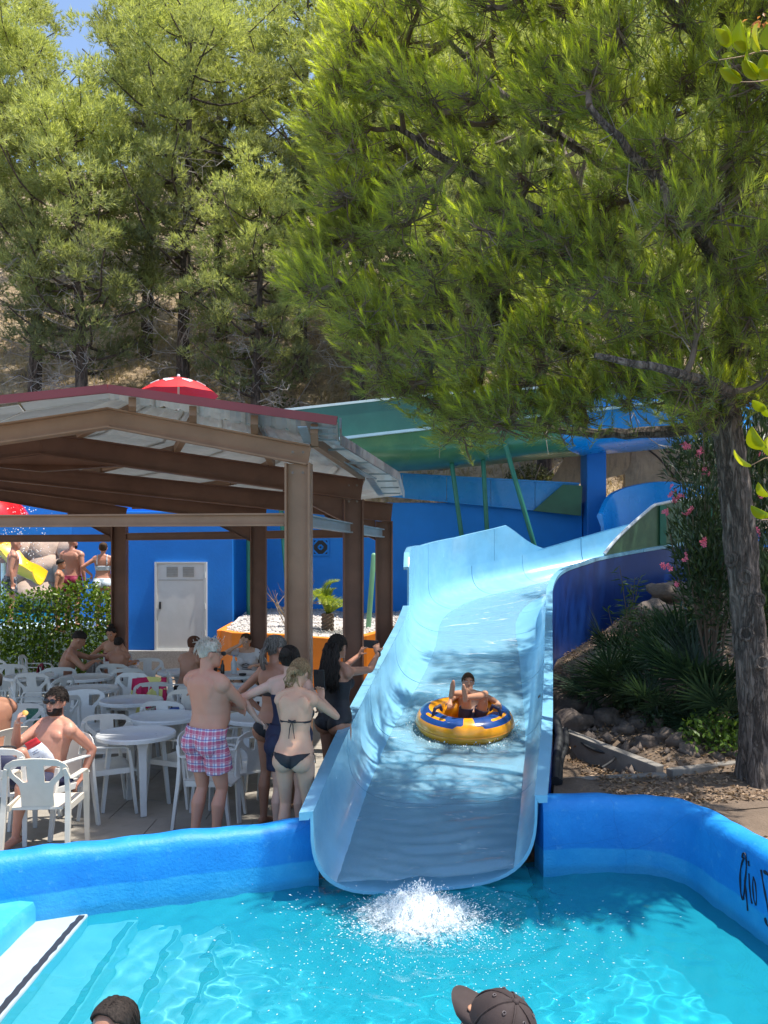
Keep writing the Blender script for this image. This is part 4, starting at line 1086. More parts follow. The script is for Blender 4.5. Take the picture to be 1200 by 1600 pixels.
for sd_, H, Rd, stt in ((1, 12.3, 2.6, .31), (2, 13.2, 2.9, .30), (3, 11.0, 2.4, .28), (4, 14.0, 2.7, .32)):
    tr, me, dead = far_pine(sd_, H, Rd, stt)
    protos.append((tr.build('trunk', M_barkfar, None, smooth=True), me, dead.build('dead_twigs', M_deadwood, None)))
FP = [ # px of trunk, Y, variety, scale, turn, label
 (52, 27, 0, 1.0, .3, 'tall pine at the far left with a thin dark double trunk above the roof'),
 (128, 25.0, 2, 1.0, 1.2, 'pine with a slim leaning trunk left of the red parasol'),
 (285, 26.5, 1, 1.05, 2.2, 'broad yellow green pine with a thick trunk right behind the red parasol'),
 (398, 24.6, 2, .8, 3.9, 'small pine with a dark leaning trunk just right of the red parasol'),
 (560, 26.5, 3, 1.05, 5.2, 'dark tall pine directly left of the near pine\'s crown'),
 (-70, 29, 3, 1.1, .9, 'pine mostly cut by the left edge of the picture'),
 (228, 31, 3, 1.0, 2.9, 'pine of the second row, its top beside the small patch of sky'),
 (345, 32, 1, 1.1, 4.4, 'second row pine whose pale crown rises over the broad pine'),
 (470, 30, 0, 1.15, 1.9, 'second row pine standing between the two darkest crowns'),
 (-30, 34, 1, 1.1, 3.3, 'rearmost pine filling the top left corner'),
 (655, 29, 1, 1.1, .2, 'pine hidden behind the left edge of the near pine'),
 (850, 24.5, 0, .95, 1.0, 'pine whose dark trunk shows over the azure channel left of the blue pillar'),
 (890, 25.5, 2, 1.15, 2.5, 'pine whose trunk shows beside the top of the blue pillar'),
 (770, 30, 3, 1.1, 3.6, 'pine glimpsed through the near pine\'s needles above the green slide'),
 (1010, 30, 1, 1.1, 5.0, 'pine glimpsed above the rock face wall'),
 (1150, 28, 0, 1.1, .6, 'pine behind the near pine at the right edge'),
 (700, 33, 1, 1.15, 2.0, 'rear pine filling the gap left of the near pine\'s middle limbs'),
 (930, 34, 3, 1.15, 3.0, 'rear pine behind the near pine\'s upper right'),
 (800, 26, 2, 1.2, 5.1, 'shorter pine right behind the middle of the green slide'),
 (690, 25.5, 2, 1.1, .7, 'shorter pine behind the left part of the green slide'),
 (1060, 27, 1, 1.0, 2.7, 'pine directly behind the tan rock face wall'),
 (560, 36, 3, 1.1, 4.0, 'rearmost pine showing at the top between the dark crowns'),
 (275, 38, 0, 1.2, 5.6, 'rearmost pine behind the broad pine'),
 (1345, 11.2, 1, .85, .4, 'pine just beyond the right edge, shading the skirt wall and garden'),
 (1300, 14.6, 2, .9, 2.4, 'pine near the right edge behind the oleanders'),
]
for k, (px, Yd, v_, sc, turn, lab) in enumerate(FP):
    x = (px - 600) / FOC * Yd; z = (hill_z(x, Yd) if Yd > 22 else gz_(x, Yd)) - .15
    t = thing('pine_tree', (x, Yd, z), turn, lab, 'tree', 'pines on the hillside'); t.scale = (sc, sc, sc)
    tr, me, dead = protos[v_]
    for o in (tr, dead):
        c = o if o.parent is None and not o.get('used') else o.copy()
        if c is o: o['used'] = 1
        else: COL.objects.link(c)
        c.parent = t
    cr = link('crown', me, None, t)
for o in list(COL.objects):
    if 'used' in o: del o['used']
# undergrowth on the slope
M_bush = leafmat('dry bush leaves', (.07, .09, .03), (.17, .17, .07), .6, .25)
rs = np.random.RandomState(12)
for k, (px, Yd, r_, lab) in enumerate(((500, 24.2, 1.0, 'grey green scrub bush below the dark tall pine'), (545, 25.3, 1.1, 'scrub bush right of the lone dark trunk above the green slide'), (440, 27, 1.2, 'pale scrub bush on the sunny slope above the roof\'s right end'), (90, 24.6, .8, 'low scrub bush between the trunks at far left'), (345, 24.2, .6, 'small scrub bush right under the red parasol'), (830, 23.6, .9, 'leafy scrub seen over the azure channel left of the pine trunk'))):
    x = (px - 600) / FOC * Yd; z = hill_z(x, Yd); t = thing('scrub_bush', (x, Yd, z), 0, lab, 'bush')
    n = 1500; o = unit(rs.normal(size=(n, 3))) * rs.rand(n, 1) ** .4 * np.array([r_, r_ * .8, r_ * .8]); o[:, 2] = np.abs(o[:, 2]) * 1.2
    V, F = leaf_geo(rs, o, rand_dirs(rs, n, .3), rand_dirs(rs, n, .8), .12, .05); link('foliage', fast('foliage', V, F), M_bush, t)
    q = MB()
    for i in range(9):
        e = Vector(rs.normal(size=3) * .5 * r_); e.z = abs(e.z) + .5 * r_; q.tube([Vector((0, 0, -.1)), e * .5 + Vector((0, 0, .1)), e], [.03, .02, .008], 5)
    q.build('stems', M_deadwood, t, local=True)
# dry grass tufts on the slope
n = 9000; gx = rs.uniform(-16, 10, n); gy = 22.3 + rs.rand(n) ** 1.5 * 13; gz = np.array([hill_z(a, b) for a, b in zip(gx, gy)])
V, F, si = needles(rs, np.stack([gx, gy, gz - .02], 1), unit(np.stack([rs.normal(size=n) * .2, rs.normal(size=n) * .2, np.ones(n)], 1)), 5, np.full(n, .05), .26, .022, (.2, .5))
tag(link('dry_grass', fast('dry_grass', V, F), leafmat('dry straw', (.34, .25, .12), (.52, .41, .23), .8, .2)), kind='stuff')
# ------------------------------------------------------------------ the near pine on the right
M_needle = leafmat('near pine needles', (.175, .222, .055), (.345, .395, .11), .42, .42, (1.42, 1.4, .6), 'young', (.72, .78, .08))
np_ = thing('pine_tree', (3.33, 7.45, .45), 0, 'large near pine on the right with a rough grey trunk and long bright green needles', 'tree')
rs = np.random.RandomState(40)
# trunk: high resolution, bark plates pushed out
tp = catmull([(3.42, 7.5, .30, .205), (3.37, 7.47, .75, .172), (3.28, 7.42, 1.6, .150), (3.15, 7.38, 2.6, .140), (3.07, 7.35, 3.3, .135), (3.02, 7.3, 3.75, .125), (3.08, 7.2, 4.6, .12), (3.0, 7.1, 5.6, .09), (2.9, 7.0, 6.8, .05)], 150)
VV = []; sg = 56
for i, (x, y, z, r_) in enumerate(tp):
    for k in range(sg):
        a = 2 * math.pi * k / sg; ca, sa = math.cos(a), math.sin(a)
        q = (ca * 1.1 * 2.2, sa * 1.1 * 2.2, z * 2.3)
        pl = mnoise.voronoi((ca * 2.4 + .3 * math.sin(z * 4), sa * 2.4, z * 3.0))[0]; e = pl[1] - pl[0]
        h = min(e * .07, .02) + .012 * mnoise.noise((ca * 5, sa * 5, z * 7)) + .02 * mnoise.noise((ca * 1.5, sa * 1.5, z * 1.6))
        if z < .9: h += .05 * (.9 - z) * (1 + math.sin(a * 5))
        VV.append((x - 3.33 + ca * (r_ - .02 + h), y - 7.45 + sa * (r_ - .02 + h), z - .45))
idx = np.arange(len(VV)).reshape(-1, sg); i2 = np.roll(idx, -1, 1)
F = np.stack([idx[:-1], i2[:-1], i2[1:], idx[1:]], -1).reshape(-1, 4)
link('trunk', fast('trunk', VV, F, True), M_bark, np_)
def tpos(z):
    return Vector([float(np.interp(z, tp[:, 2], tp[:, k])) for k in range(3)])
for z, a in ((2.25, -1.9), (2.05, -1.2), (1.75, -2.2), (2.4, -2.6), (1.5, -1.5)):
    c = tpos(z); rr_ = float(np.interp(z, tp[:, 2], tp[:, 3])); d = Vector((math.cos(a), math.sin(a), 0)); p = c + d * (rr_ - .0)
    MB_kn = MB()
    for r0_, r1_ in ((.052, .018),): MB_kn.tube([p + d * (.03 * math.sin(q)) * 0 + Vector((-d.y * math.cos(q), d.x * math.cos(q), math.sin(q))) * r0_ for q in np.linspace(0, 6.283, 14)], r1_, 6)
    MB_kn.build('knot', M_bark, np_, smooth=True)

# outline of the crown as seen, continued beyond the picture's edges
poly = [(600, -60), (560, 30), (515, 95), (470, 165), (495, 230), (520, 280), (540, 345), (500, 375), (462, 400), (455, 450), (490, 485), (545, 505), (575, 560), (590, 620), (650, 655), (720, 690), (770, 690), (850, 665), (900, 690), (940, 640), (1000, 635), (1050, 628), (1110, 675), (1180, 655), (1330, 640), (1420, 300), (1400, -250), (900, -330), (680, -260)]
def inside(x, y):
    r_ = False; j = len(poly) - 1
    for i in range(len(poly)):
        xi, yi = poly[i]; xj, yj = poly[j]
        if (yi > y) != (yj > y) and x < (xj - xi) * (y - yi) / (yj - yi) + xi: r_ = not r_
        j = i
    return r_
def depth(px, py):
    t = min(1, max(0, (px - 560) / 480)); return 7.3 - 1.3 * t * max(.25, 1 - max(0, (py - 330) / 480))
pads = []; tries = 0
while len(pads) < 330 and tries < 20000:
    tries += 1; px, py = rs.uniform(440, 1420), rs.uniform(-330, 705)
    if not inside(px, py): continue
    Yd = depth(px, py) + abs(rs.normal()) * .8 - .45
    p = np.array(P(px, py, Yd)); 
    if all(np.linalg.norm((p - q) / np.array([1, 1, .75])) > .25 for q in pads): pads.append(p)
# a pad at every corner of the outline so that the silhouette is kept
for (px, py) in [q for i in range(1, 24) for q in (poly[i], ((poly[i][0] + poly[i + 1][0]) / 2, (poly[i][1] + poly[i + 1][1]) / 2))]:
    c = np.array([800, 330]); v = c - np.array([px, py]); v = v / np.linalg.norm(v); px, py = np.array([px, py]) + v * 34
    pads.append(np.array(P(px, py, depth(px, py) + rs.uniform(-.1, .35))))
for i in range(46):
    pads.append(np.array([rs.uniform(.2, 5.6), rs.uniform(8.2, 10.2), rs.uniform(4.3, 7.4)]))
pads = np.array(pads)
# limbs: main ones leave the trunk, pads hang on the nearest limb point
main = [[(3.02, 7.35, 3.45), (2.55, 7.3, 3.85), (1.7, 7.2, 4.2), (.6, 7.4, 4.45), (-.3, 7.5, 4.5)],
        [(3.04, 7.3, 3.9), (2.4, 6.9, 4.5), (1.5, 6.6, 5.0), (.7, 6.9, 5.6), (.1, 7.3, 6.2)],
        [(3.06, 7.25, 4.3), (2.6, 6.5, 4.7), (2.0, 5.9, 5.0), (1.4, 5.7, 5.5)],
        [(3.05, 7.2, 4.9), (2.2, 7.3, 5.7), (1.3, 7.5, 6.4), (.6, 7.7, 7.2)],
        [(3.05, 7.2, 4.5), (3.3, 6.6, 4.7), (3.3, 6.2, 4.85), (3.1, 5.95, 5.0)],
        [(3.0, 7.1, 5.4), (3.3, 6.5, 5.9), (3.2, 6.1, 6.3), (2.8, 5.9, 6.7)],
        [(3.0, 7.35, 3.6), (2.3, 7.9, 3.6), (1.5, 8.2, 3.7), (.8, 8.1, 3.75)],
        [(3.1, 7.3, 3.8), (3.9, 7.0, 4.1), (4.6, 6.6, 4.4)], [(2.9, 7.0, 6.5), (2.2, 6.7, 7.0), (1.6, 6.6, 7.6)],
        [(3.04, 7.3, 3.7), (2.7, 6.6, 3.75), (2.1, 6.0, 3.75), (1.5, 5.9, 3.85)]]
LP = []; brs = []
for ln in main:
    c = catmull(ln, 22); c[1:] += rs.normal(size=c[1:].shape) * .006
    brs.append(MB().tube([Vector(p) for p in c], [.055 * (1 - .8 * t) + .010 for t in np.linspace(0, 1, 22)], 8).build('limb', M_bark, np_, smooth=True)); LP.append(c)
LP = np.concatenate(LP)
tw = MB(); shootP = []; shootD = []; young = []; pl_ = []
order = np.argsort([np.min(np.linalg.norm(LP - p, axis=1)) for p in pads])
anch = LP.copy()
for pi in order:
    p = pads[pi]; k = np.argmin(np.linalg.norm(anch - p, axis=1)); a = anch[k]
    L = np.linalg.norm(p - a); od = unit(p - np.array([2.9, 7.3, p[2] - .5]))
    mid = (a + p) / 2 + np.array([0, 0, -.10 * L]) + rs.normal(size=3) * .05 * L
    c = catmull([a, mid, p, p + (p - mid) * .25 + od * .12], 9); tw.tube([Vector(q) for q in c], [.022 * (1 - .7 * t) + .005 for t in np.linspace(0, 1, 9)], 5)
    anch = np.vstack([anch, c[3:7]])
    # sub twigs each ending in shoots
    ns = rs.randint(24, 34); sz = rs.uniform(.24, .40)
    o = unit(rs.normal(size=(ns, 3)) + od * .55 + np.array([0, 0, .15])); rad = (rs.rand(ns, 1) ** .5)
    tips = p + o * rad * np.array([sz, sz, sz * .72])
    D = unit(o * .55 + od * .45 + np.array([0, 0, .48]) + rs.normal(size=(ns, 3)) * .22)
    for t_, d_ in zip(tips, D):
        s_ = c[rs.randint(3, 9)]; tw.tube([Vector(s_), Vector((s_ + t_) / 2 - np.array([0, 0, .03])), Vector(t_ - d_ * .04)], [.007, .005, .004], 3)
    up_ = np.clip((D[:, 2] - .1) * 1.1, 0, 1) * np.clip(.25 + rad[:, 0] * .9, 0, 1)
    hi = np.clip((p[2] - 4.2) / 2.4, 0, 1) * np.clip((2.6 - p[0]) / 1.6, 0.15, 1)
    yg = np.clip(up_ * (.42 + .75 * hi) + rs.normal(size=ns) * .18, 0, 1)
    shootP.append(tips - D * .10); shootD.append(D); young.append(yg); tone = rs.normal() * .12
    yg = np.clip(yg + tone, 0, 1)
    pl_.append(np.full(ns, np.clip(.9 + (6.6 - p[1]) * .10, .8, 1.2)))
SP = np.concatenate(shootP); SDr = np.concatenate(shootD); YG = np.concatenate(young); PL = np.concatenate(pl_)
tw.build('twigs', M_twig, np_)['kind'] = 'stuff'
V1, F1, s1 = needles(rs, SP, SDr, 40, np.full(len(SP), .17), .105 * PL, .0042, (.35, .85), .75, .08)
yk = np.where(YG > .30)[0]     # the new candles at the tips
V2, F2, s2 = needles(rs, SP[yk] + SDr[yk] * .14, SDr[yk], 34, np.full(len(yk), .09), .075, .0046, (.10, .34), .9)
V = np.concatenate([V1, V2]); F = np.concatenate([F1, F2 + len(V1)])
me = fast('crown', V - np.array([3.33, 7.45, .45]), F); setattr_f(me, 'young', np.concatenate([YG[s1] * .28, np.clip(YG[yk][s2] * 1.6, 0, 1)]))
o = link('crown', me, M_needle, np_); o['kind'] = 'stuff'
dd = MB()
for i in range(60):
    b = LP[rs.randint(len(LP))]; d = unit(rs.normal(size=3) + np.array([-.4, -.5, -.3])); L = rs.uniform(.25, .6); m = b + d * L * .5 + rs.normal(size=3) * .08; e = b + d * L + np.array([0, 0, -.1])
    dd.tube([Vector(b), Vector(m), Vector(e)], [.005, .004, .002], 4)
    for w in range(3):
        q = m + unit(rs.normal(size=3) + d) * rs.uniform(.1, .3); dd.tube([Vector(m), Vector(q)], [.0025, .0012], 3)
dd.build('dead_twigs', M_deadwood, np_)['kind'] = 'stuff'
# ------------------------------------------------------------------ hedge left
M_hedge = leafmat('hedge leaves', (.03, .08, .014), (.17, .26, .025), .35, .38, (1.5, 1.4, .5))
hd = thing('hedge', (-7, 15.4, 0), 0, 'clipped leafy green hedge between the tables and the far splash pool', 'hedge')
n = 15000; hx0, hx1 = -10.5, P(178, 0, 15.0).x
C = np.stack([rs.uniform(hx0, hx1, n), rs.uniform(14.95, 15.75, n), rs.uniform(.1, 1.9, n) + .0], 1)
C[:, 2] += .10 * np.sin(C[:, 0] * 3.1) + .07 * np.sin(C[:, 0] * 7.7); k = rs.rand(n) < .35; C[k, 1] = 14.9 + rs.rand(k.sum()) * .18
V, F = leaf_geo(rs, C - np.array([-7, 15.4, 0]), rand_dirs(rs, n, .35), rand_dirs(rs, n, .7), .085, .05); link('foliage', fast('foliage', V, F), M_hedge, hd)['kind'] = 'stuff'
q = MB()
for i in range(60):
    x = rs.uniform(hx0, hx1); p = Vector((x, 15.4 + rs.normal() * .12, 0)); q.tube([p, p + Vector((rs.normal() * .1, rs.normal() * .1, .9)), p + Vector((rs.normal() * .25, rs.normal() * .2, 1.8))], [.016, .011, .004], 4)
q.build('stems', M_twig, hd)
# ------------------------------------------------------------------ sago palm and a dry shrub in the gravel bed
sp_ = thing('sago_palm', P(512, 976, 16.4), 0, 'small bright green sago palm in the white gravel bed', 'palm')
tk = MB(); rings = []
for j in range(10):
    z = -.12 + .34 * j / 9; rings.append([Vector(((.11 + .025 * ((j + k) % 2)) * math.cos(k * .628), (.11 + .025 * ((j + k) % 2)) * math.sin(k * .628), z)) for k in range(10)])
tk.loft(rings).build('trunk', M_twig, sp_, local=True)
def frond(L, nl, ll, wd, arch, seed):
    rs_ = np.random.RandomState(seed); V = []; F = []
    t = np.linspace(0, 1, nl); sp0 = np.stack([t * L * .9, 0 * t, .55 * L * np.sin(t * arch) ], 1)
    C = []; D = []; N = []
    for i in range(nl):
        tan = unit(sp0[min(i + 1, nl - 1)] - sp0[max(i - 1, 0)]); up_ = np.array([-tan[2], 0, tan[0]]); l = ll * math.sin(.35 + 2.5 * t[i]) 
        for s_ in (-1, 1): C.append(sp0[i]); D.append(unit(np.array([0, s_, 0]) + tan * .7 + up_ * .35) * 1.0); N.append(up_ + np.array([0, 0, .01]))
    ln = np.array([ll * max(.25, math.sin(.4 + 2.4 * (i // 2) / nl)) for i in range(2 * nl)])
    V, F = leaf_geo(rs_, np.array(C), np.array(D), np.array(N), ln, wd, .1)
    # midrib
    q = MB().tube([Vector(p) for p in sp0], [.012 * (1 - .7 * x) for x in t], 4); k = len(V)
    V = np.vstack([V, np.array([tuple(v) for v in q.v])]); FF = [tuple(f) for f in F] + [tuple(i + k for i in f) for f in q.f]
    me = bpy.data.meshes.new('frond'); me.from_pydata([tuple(v) for v in V], [], FF); return me
M_sago = leafmat('sago leaf', (.14, .22, .02), (.32, .36, .03), .4, .3)
fm = frond(.50, 24, .14, .014, 2.3, 3); fm.materials.append(M_sago)
for i in range(24):
    o = link('frond', fm, None, sp_); o.location = (0, 0, .2); el = -.35 + 1.25 * ((i * .618) % 1); o.rotation_euler = (0, -el, i * 2.4); s_ = .85 + .3 * ((i * .37) % 1); s_ *= 1.25; o.scale = (s_,) * 3
ds = thing('dry_shrub', P(452, 972, 16.6), 0, 'leafless dry shrub on the white gravel behind the tall column', 'shrub')
q = MB()
for i in range(26):
    e = Vector((rs.normal() * .38, rs.normal() * .25, .35 + rs.rand() * .55)); m = e * .5 + Vector(rs.normal(size=3) * .07); q.tube([Vector((rs.normal() * .04, 0, -.1)), m, e], [.016, .011, .004], 4)
    for w in range(3): q.tube([m, m + Vector(rs.normal(size=3) * .18) + Vector((0, 0, .1))], [.007, .003], 3)
q.build('branches', mat('dry pale branch', (.25, .19, .13), .9, .2, 9), ds, local=True)
# ------------------------------------------------------------------ shady garden on the right
n, m_ = 90, 90; VV = []
for j in range(m_ + 1):
    y = 6.66 + 13.6 * (j / m_) ** 1.4
    x0 = gx0(min(y, 16.9)) if y > 6.75 else 1.32
    for i in range(n + 1):
        x = x0 + (13 - x0) * (i / n) ** 1.6; VV.append((x, y, gz_(x, y)))
FF = [(j * (n + 1) + i, j * (n + 1) + i + 1, (j + 1) * (n + 1) + i + 1, (j + 1) * (n + 1) + i) for j in range(m_) for i in range(n)]
tag(link('garden_ground', fast('garden_ground', VV, FF, True), M_soil), kind='structure')
# right of the pool wall, towards the camera
VV = []
for j in range(31):
    y = 2 + 4.72 * j / 30; xw = float(np.interp(y, CR[::-1, 1], CR[::-1, 0])) + .2 if y < 6.3 else 2.1 + .2
    for i in range(25): x = xw + (9 - xw) * (i / 24) ** 1.5; VV.append((x, y, gz_(x, y) - (.012 if j == 30 else 0)))
FF = [(j * 25 + i, j * 25 + i + 1, (j + 1) * 25 + i + 1, (j + 1) * 25 + i) for j in range(30) for i in range(24)]
tag(link('garden_soil', fast('garden_soil', VV, FF, True), M_soil), kind='structure')
# leaf litter, needles and chips
n = 15000; x = 1.9 + rs.rand(n) ** 1.4 * 6; y = 6.82 + rs.rand(n) ** 1.4 * 9.5; k = x > np.array([gx0(b) for b in y]) + .05; x, y = x[k], y[k]; n = len(x)
C = np.stack([x, y, np.array([gz_(a, b) for a, b in zip(x, y)]) + .012], 1)
C2 = []; 
for i in range(3200):
    yy_ = rs.uniform(3.6, 6.1); xw = float(np.interp(yy_, CR[::-1, 1], CR[::-1, 0])) + .30; xx_ = xw + rs.rand() ** 1.4 * 2.2; C2.append((xx_, yy_, gz_(xx_, yy_) + .012))
C = np.vstack([C, np.array(C2)]); n = len(C)
V, F = leaf_geo(rs, C, unit(rs.normal(size=(n, 3)) * np.array([1, 1, .25])), rand_dirs(rs, n, 1.5), .03 + .05 * rs.rand(n) ** 2, .022, .3)
tag(link('leaf_litter', fast('leaf_litter', V, F), leafmat('dead leaves', (.13, .075, .04), (.40, .28, .18), .8, .1)), kind='stuff')
# rocks
M_rockdark = mat('garden rock', (.13, .10, .08), .9, .3, 4, bmp=.8, bs=11, bd=.03, stain=(5, .6, (.25, .18, .13)))
RK = [(905, 1068, 10.6, .36, 'large dark rock leaning against the blue skirt wall'), (952, 1060, 10.6, .34, 'big grey rock right of the darkest rock at the skirt wall'), (884, 1100, 10.0, .26, 'rough rock low beside the slide\'s blue skirt'), (932, 1098, 9.9, .22, 'rock in front of the two big rocks'), (1046, 930, 13.4, .26, 'sunlit tan rock at the end of the blue skirt wall'), (1028, 945, 13.0, .22, 'pale rock below the sunlit tan rock'), (893, 1128, 9.3, .2, 'flat rock above the concrete kerb near the black pipes'), (950, 1118, 9.3, .16, 'small rock amid dry leaves above the kerb'), (976, 1154, 8.9, .10, 'orange brown stone beside the kerb'), (1012, 1170, 8.5, .09, 'stone at the foot of the kerb'), (1040, 1168, 8.5, .10, 'reddish stone left of the low green bush'), (1062, 1180, 8.3, .11, 'grey stone at the end of the kerb'), (1000, 1140, 9.1, .09, 'small stone under the fan palm'), (1080, 1188, 8.1, .08, 'small stone next to the timber edging')]
for k, (px, py, Yd, r_, lab) in enumerate(RK):
    p = P(px, py, Yd); p.z = gz_(p.x, p.y) + r_ * .25
    o = boulder(p, (r_ * 1.25, r_, r_ * .85), k + 5, M_rockdark, None, 'rock', 3, .4); tag(o, lab, 'rock', 'rocks in the shady garden')
n = 420; x = 2.1 + rs.rand(n) * 2.4; y = 7.9 + rs.rand(n) * 3.5; C = np.stack([x, y, [gz_(a, b) + .01 for a, b in zip(x, y)]], 1); k = C[:, 0] > np.array([gx0(b) for b in y]) + .1
tag(drops('small_stones', C[k], .02 + .05 * rs.rand(k.sum()) ** 2, M_rockdark, 4), kind='stuff')
# kerbs, pipes
M_timber = mat('weathered concrete kerb', (.20, .18, .155), .85, .25, 4, bmp=.4, bs=40, bd=.005)
def kerb(a, b, w, h, label):
    d = b - a; M = Matrix.Rotation(math.atan2(d.y, d.x), 3, 'Z'); o = MB()
    o.beam([a, b], w, h, Vector((-d.y, d.x, 0))); t = o.build('kerb', M_timber, None, bevel=.01); return tag(t, label, 'kerb')
kerb(P(872, 1146, 8.9) + Vector((0, 0, -.05)), P(1030, 1206, 7.72) + Vector((0, 0, -.06)), .11, .24, 'dark sloping concrete kerb running from the skirt wall down to the pale edging')
kerb(P(878, 1224, 7.5) + Vector((0, 0, -.04)), P(1040, 1216, 7.55) + Vector((0, 0, -.03)), .10, .16, 'pale low edging kerb just behind the pool wall')
kerb(P(1046, 1210, 7.62) + Vector((0, 0, -.03)), P(1165, 1196, 7.9) + Vector((0, 0, -.03)), .10, .16, 'low edging kerb leading to the pine\'s trunk')
for pts, r_, lab in (([P(868, 1120, 8.6), P(874, 1150, 8.2), P(870, 1185, 7.8), P(868, 1225, 7.3)], .042, 'thick black pipe lying along the foot of the skirt wall'), ([P(884, 1140, 8.8), P(884, 1165, 8.3), P(876, 1190, 7.9), P(874, 1228, 7.3)], .03, 'thinner black pipe right of the thick one'), ([P(886, 1140, 8.9), P(920, 1168, 8.4), P(960, 1182, 8.15), P(940, 1200, 7.9)], .014, 'thin black hose curling over the ground by the kerb')):
    pts = [Vector((p.x, p.y, max(p.z, gz_(p.x, p.y) + r_))) for p in pts]
    tag(MB().tube([Vector(q) for q in catmull(pts, 26)], r_, 10).build('pipe', M_dark, None, smooth=True), lab, 'pipe')
# fan palms
M_fan = leafmat('fan palm leaf', (.018, .042, .022), (.05, .09, .045), .35, .2)
def fan(nl=20, L=.42):
    rs_ = np.random.RandomState(6); a = np.linspace(-1.75, 1.75, nl); D = np.stack([np.cos(a), np.sin(a), -.12 * np.abs(a) + .0], 1); D = unit(D + rs_.normal(size=D.shape) * .04)
    V, F = leaf_geo(rs_, np.zeros((nl, 3)) + np.array([.40, 0, .0]), D, np.tile([0, 0, 1.], (nl, 1)), L * (.8 + .3 * np.cos(a * .7)), .030, .12)
    q = MB().tube([Vector((0, 0, 0)), Vector((.2, 0, .03)), Vector((.41, 0, 0))], [.009, .007, .005], 4); k = len(V)
    V = np.vstack([V, np.array([tuple(v) for v in q.v])]); me = bpy.data.meshes.new('frond'); me.from_pydata([tuple(v) for v in V], [], [tuple(f) for f in F] + [tuple(i + k for i in f) for f in q.f]); me.materials.append(M_fan); return me
fan_me = fan()
for px, py, Yd, nf, sc, lab in ((1015, 1055, 9.6, 18, 1.25, 'fan palm with broad dark fans in the middle of the shady garden'), (1095, 1065, 9.0, 18, 1.3, 'fan palm close to the left of the pine trunk'), (950, 1085, 9.9, 12, 1.0, 'fan palm whose pale frond reaches toward the skirt wall'), (1055, 1000, 10.6, 14, 1.1, 'fan palm standing furthest back beside the yellow flowered shrub'), (1030, 1130, 8.9, 10, .85, 'lowest fan palm just above the stones'), (1120, 1110, 8.4, 10, .9, 'fan palm against the base of the pine trunk'), (960, 985, 11.2, 12, .9, 'spiky dark palm directly in front of the blue skirt wall')):
    p = P(px, py, Yd); p.z = gz_(p.x, p.y); t = thing('fan_palm', p, 0, lab, 'palm', 'fan palms in the shady garden')
    MB().tube([Vector((0, 0, -.1)), Vector((0, 0, .16 * sc))], [.07, .05], 7).build('stem', M_twig, t, local=True)
    for i in range(nf):
        o = link('frond', fan_me, None, t); o.location = (0, 0, .12 * sc); el = .1 + 1.15 * ((i * .618 + px * .01) % 1); o.rotation_euler = (rs.normal() * .35, -el, i * 2.4 + px); s_ = sc * rs.uniform(.8, 1.15); o.scale = (s_,) * 3
# slender cane plant by the blue skirt wall
M_cane = leafmat('cane leaf', (.03, .07, .02), (.09, .15, .045), .45, .3)
for px, py, Yd, H, lab in ((985, 990, 11.6, 1.25, 'slender leafy cane standing before the blue skirt wall'), (965, 1010, 11.3, .95, 'shorter leafy cane left of the slender one')):
    p = P(px, py, Yd); p.z = gz_(p.x, p.y); t = thing('cane_plant', p, 0, lab, 'plant'); q = MB(); C = []; D = []
    for s_ in range(4):
        lean = Vector((rs.normal() * .28, rs.normal() * .15, 0)); c = [Vector((0, 0, -.05)), Vector((lean.x * .3, lean.y * .3, H * .5)), Vector((lean.x, lean.y, H * rs.uniform(.8, 1.1)))]; q.tube(c, [.009, .007, .003], 5)
        for i in range(34):
            f = rs.uniform(.25, 1); pt = c[0].lerp(c[1], f * 2) if f < .5 else c[1].lerp(c[2], f * 2 - 1); C.append(tuple(pt)); D.append(rs.normal(size=3) * np.array([1, 1, .3]) + np.array([0, 0, .1]))
    n = len(C); V, F = leaf_geo(rs, np.array(C), unit(np.array(D)), rand_dirs(rs, n, 2), .17, .024, .1)
    link('foliage', fast('foliage', V, F), M_cane, t); q.build('stems', M_twig, t, local=True)
# oleanders with pink flowers
M_ole = leafmat('oleander leaf', (.022, .045, .020), (.07, .11, .045), .38, .25)
M_pink = mat('pink petals', (.80, .16, .26), .6, .15, 30)
fl_me = None
def flower_mesh():
    q = MB()
    for k in range(5):
        a = k * 1.2566; d = Vector((math.cos(a), math.sin(a), .25)); s_ = Vector((-math.sin(a), math.cos(a), 0))
        V = [Vector((0, 0, 0)), d * .016 + s_ * .008, d * .03 + s_ * .011 + Vector((0, 0, .002)), d * .034, d * .03 - s_ * .011 + Vector((0, 0, .002)), d * .016 - s_ * .008]
        q.add(V, [(0, 1, 2, 3), (0, 3, 4, 5)])
    me = bpy.data.meshes.new('flower'); me.from_pydata([tuple(v) for v in q.v], [], q.f); me.materials.append(M_pink); return me
fl_me = flower_mesh()
OL = [((1100, 835, 9.6), (.33, .45, .58), [(1040, 800), (1062, 777), (1073, 803), (1052, 764), (1080, 795), (1100, 735), (1094, 708), (1071, 696), (1053, 880 - 100)], 'oleander with pink flowers left of the pine trunk before the azure bend'),
      ((1112, 905, 9.2), (.34, .4, .48), [(1035, 882), (1044, 886), (1058, 912), (1100, 848), (1098, 846), (1070, 870)], 'lower oleander with a few pink flowers against the pine trunk\'s left side'),
      ((1190, 760, 8.6), (.36, .4, .75), [(1196, 705), (1198, 690), (1176, 832), (1180, 838), (1172, 828), (1178, 824), (1192, 770)], 'oleander with pink blossom on the right side of the pine trunk'),
      ((1195, 930, 8.3), (.25, .35, .55), [(1184, 930), (1180, 934)], 'leafy oleander shoot right of the pine trunk at the picture edge'),
      ((1110, 720, 10.2), (.5, .4, .5), [(1092, 712), (1098, 706), (1072, 694)], 'tall oleander top in front of the tan rock face')]
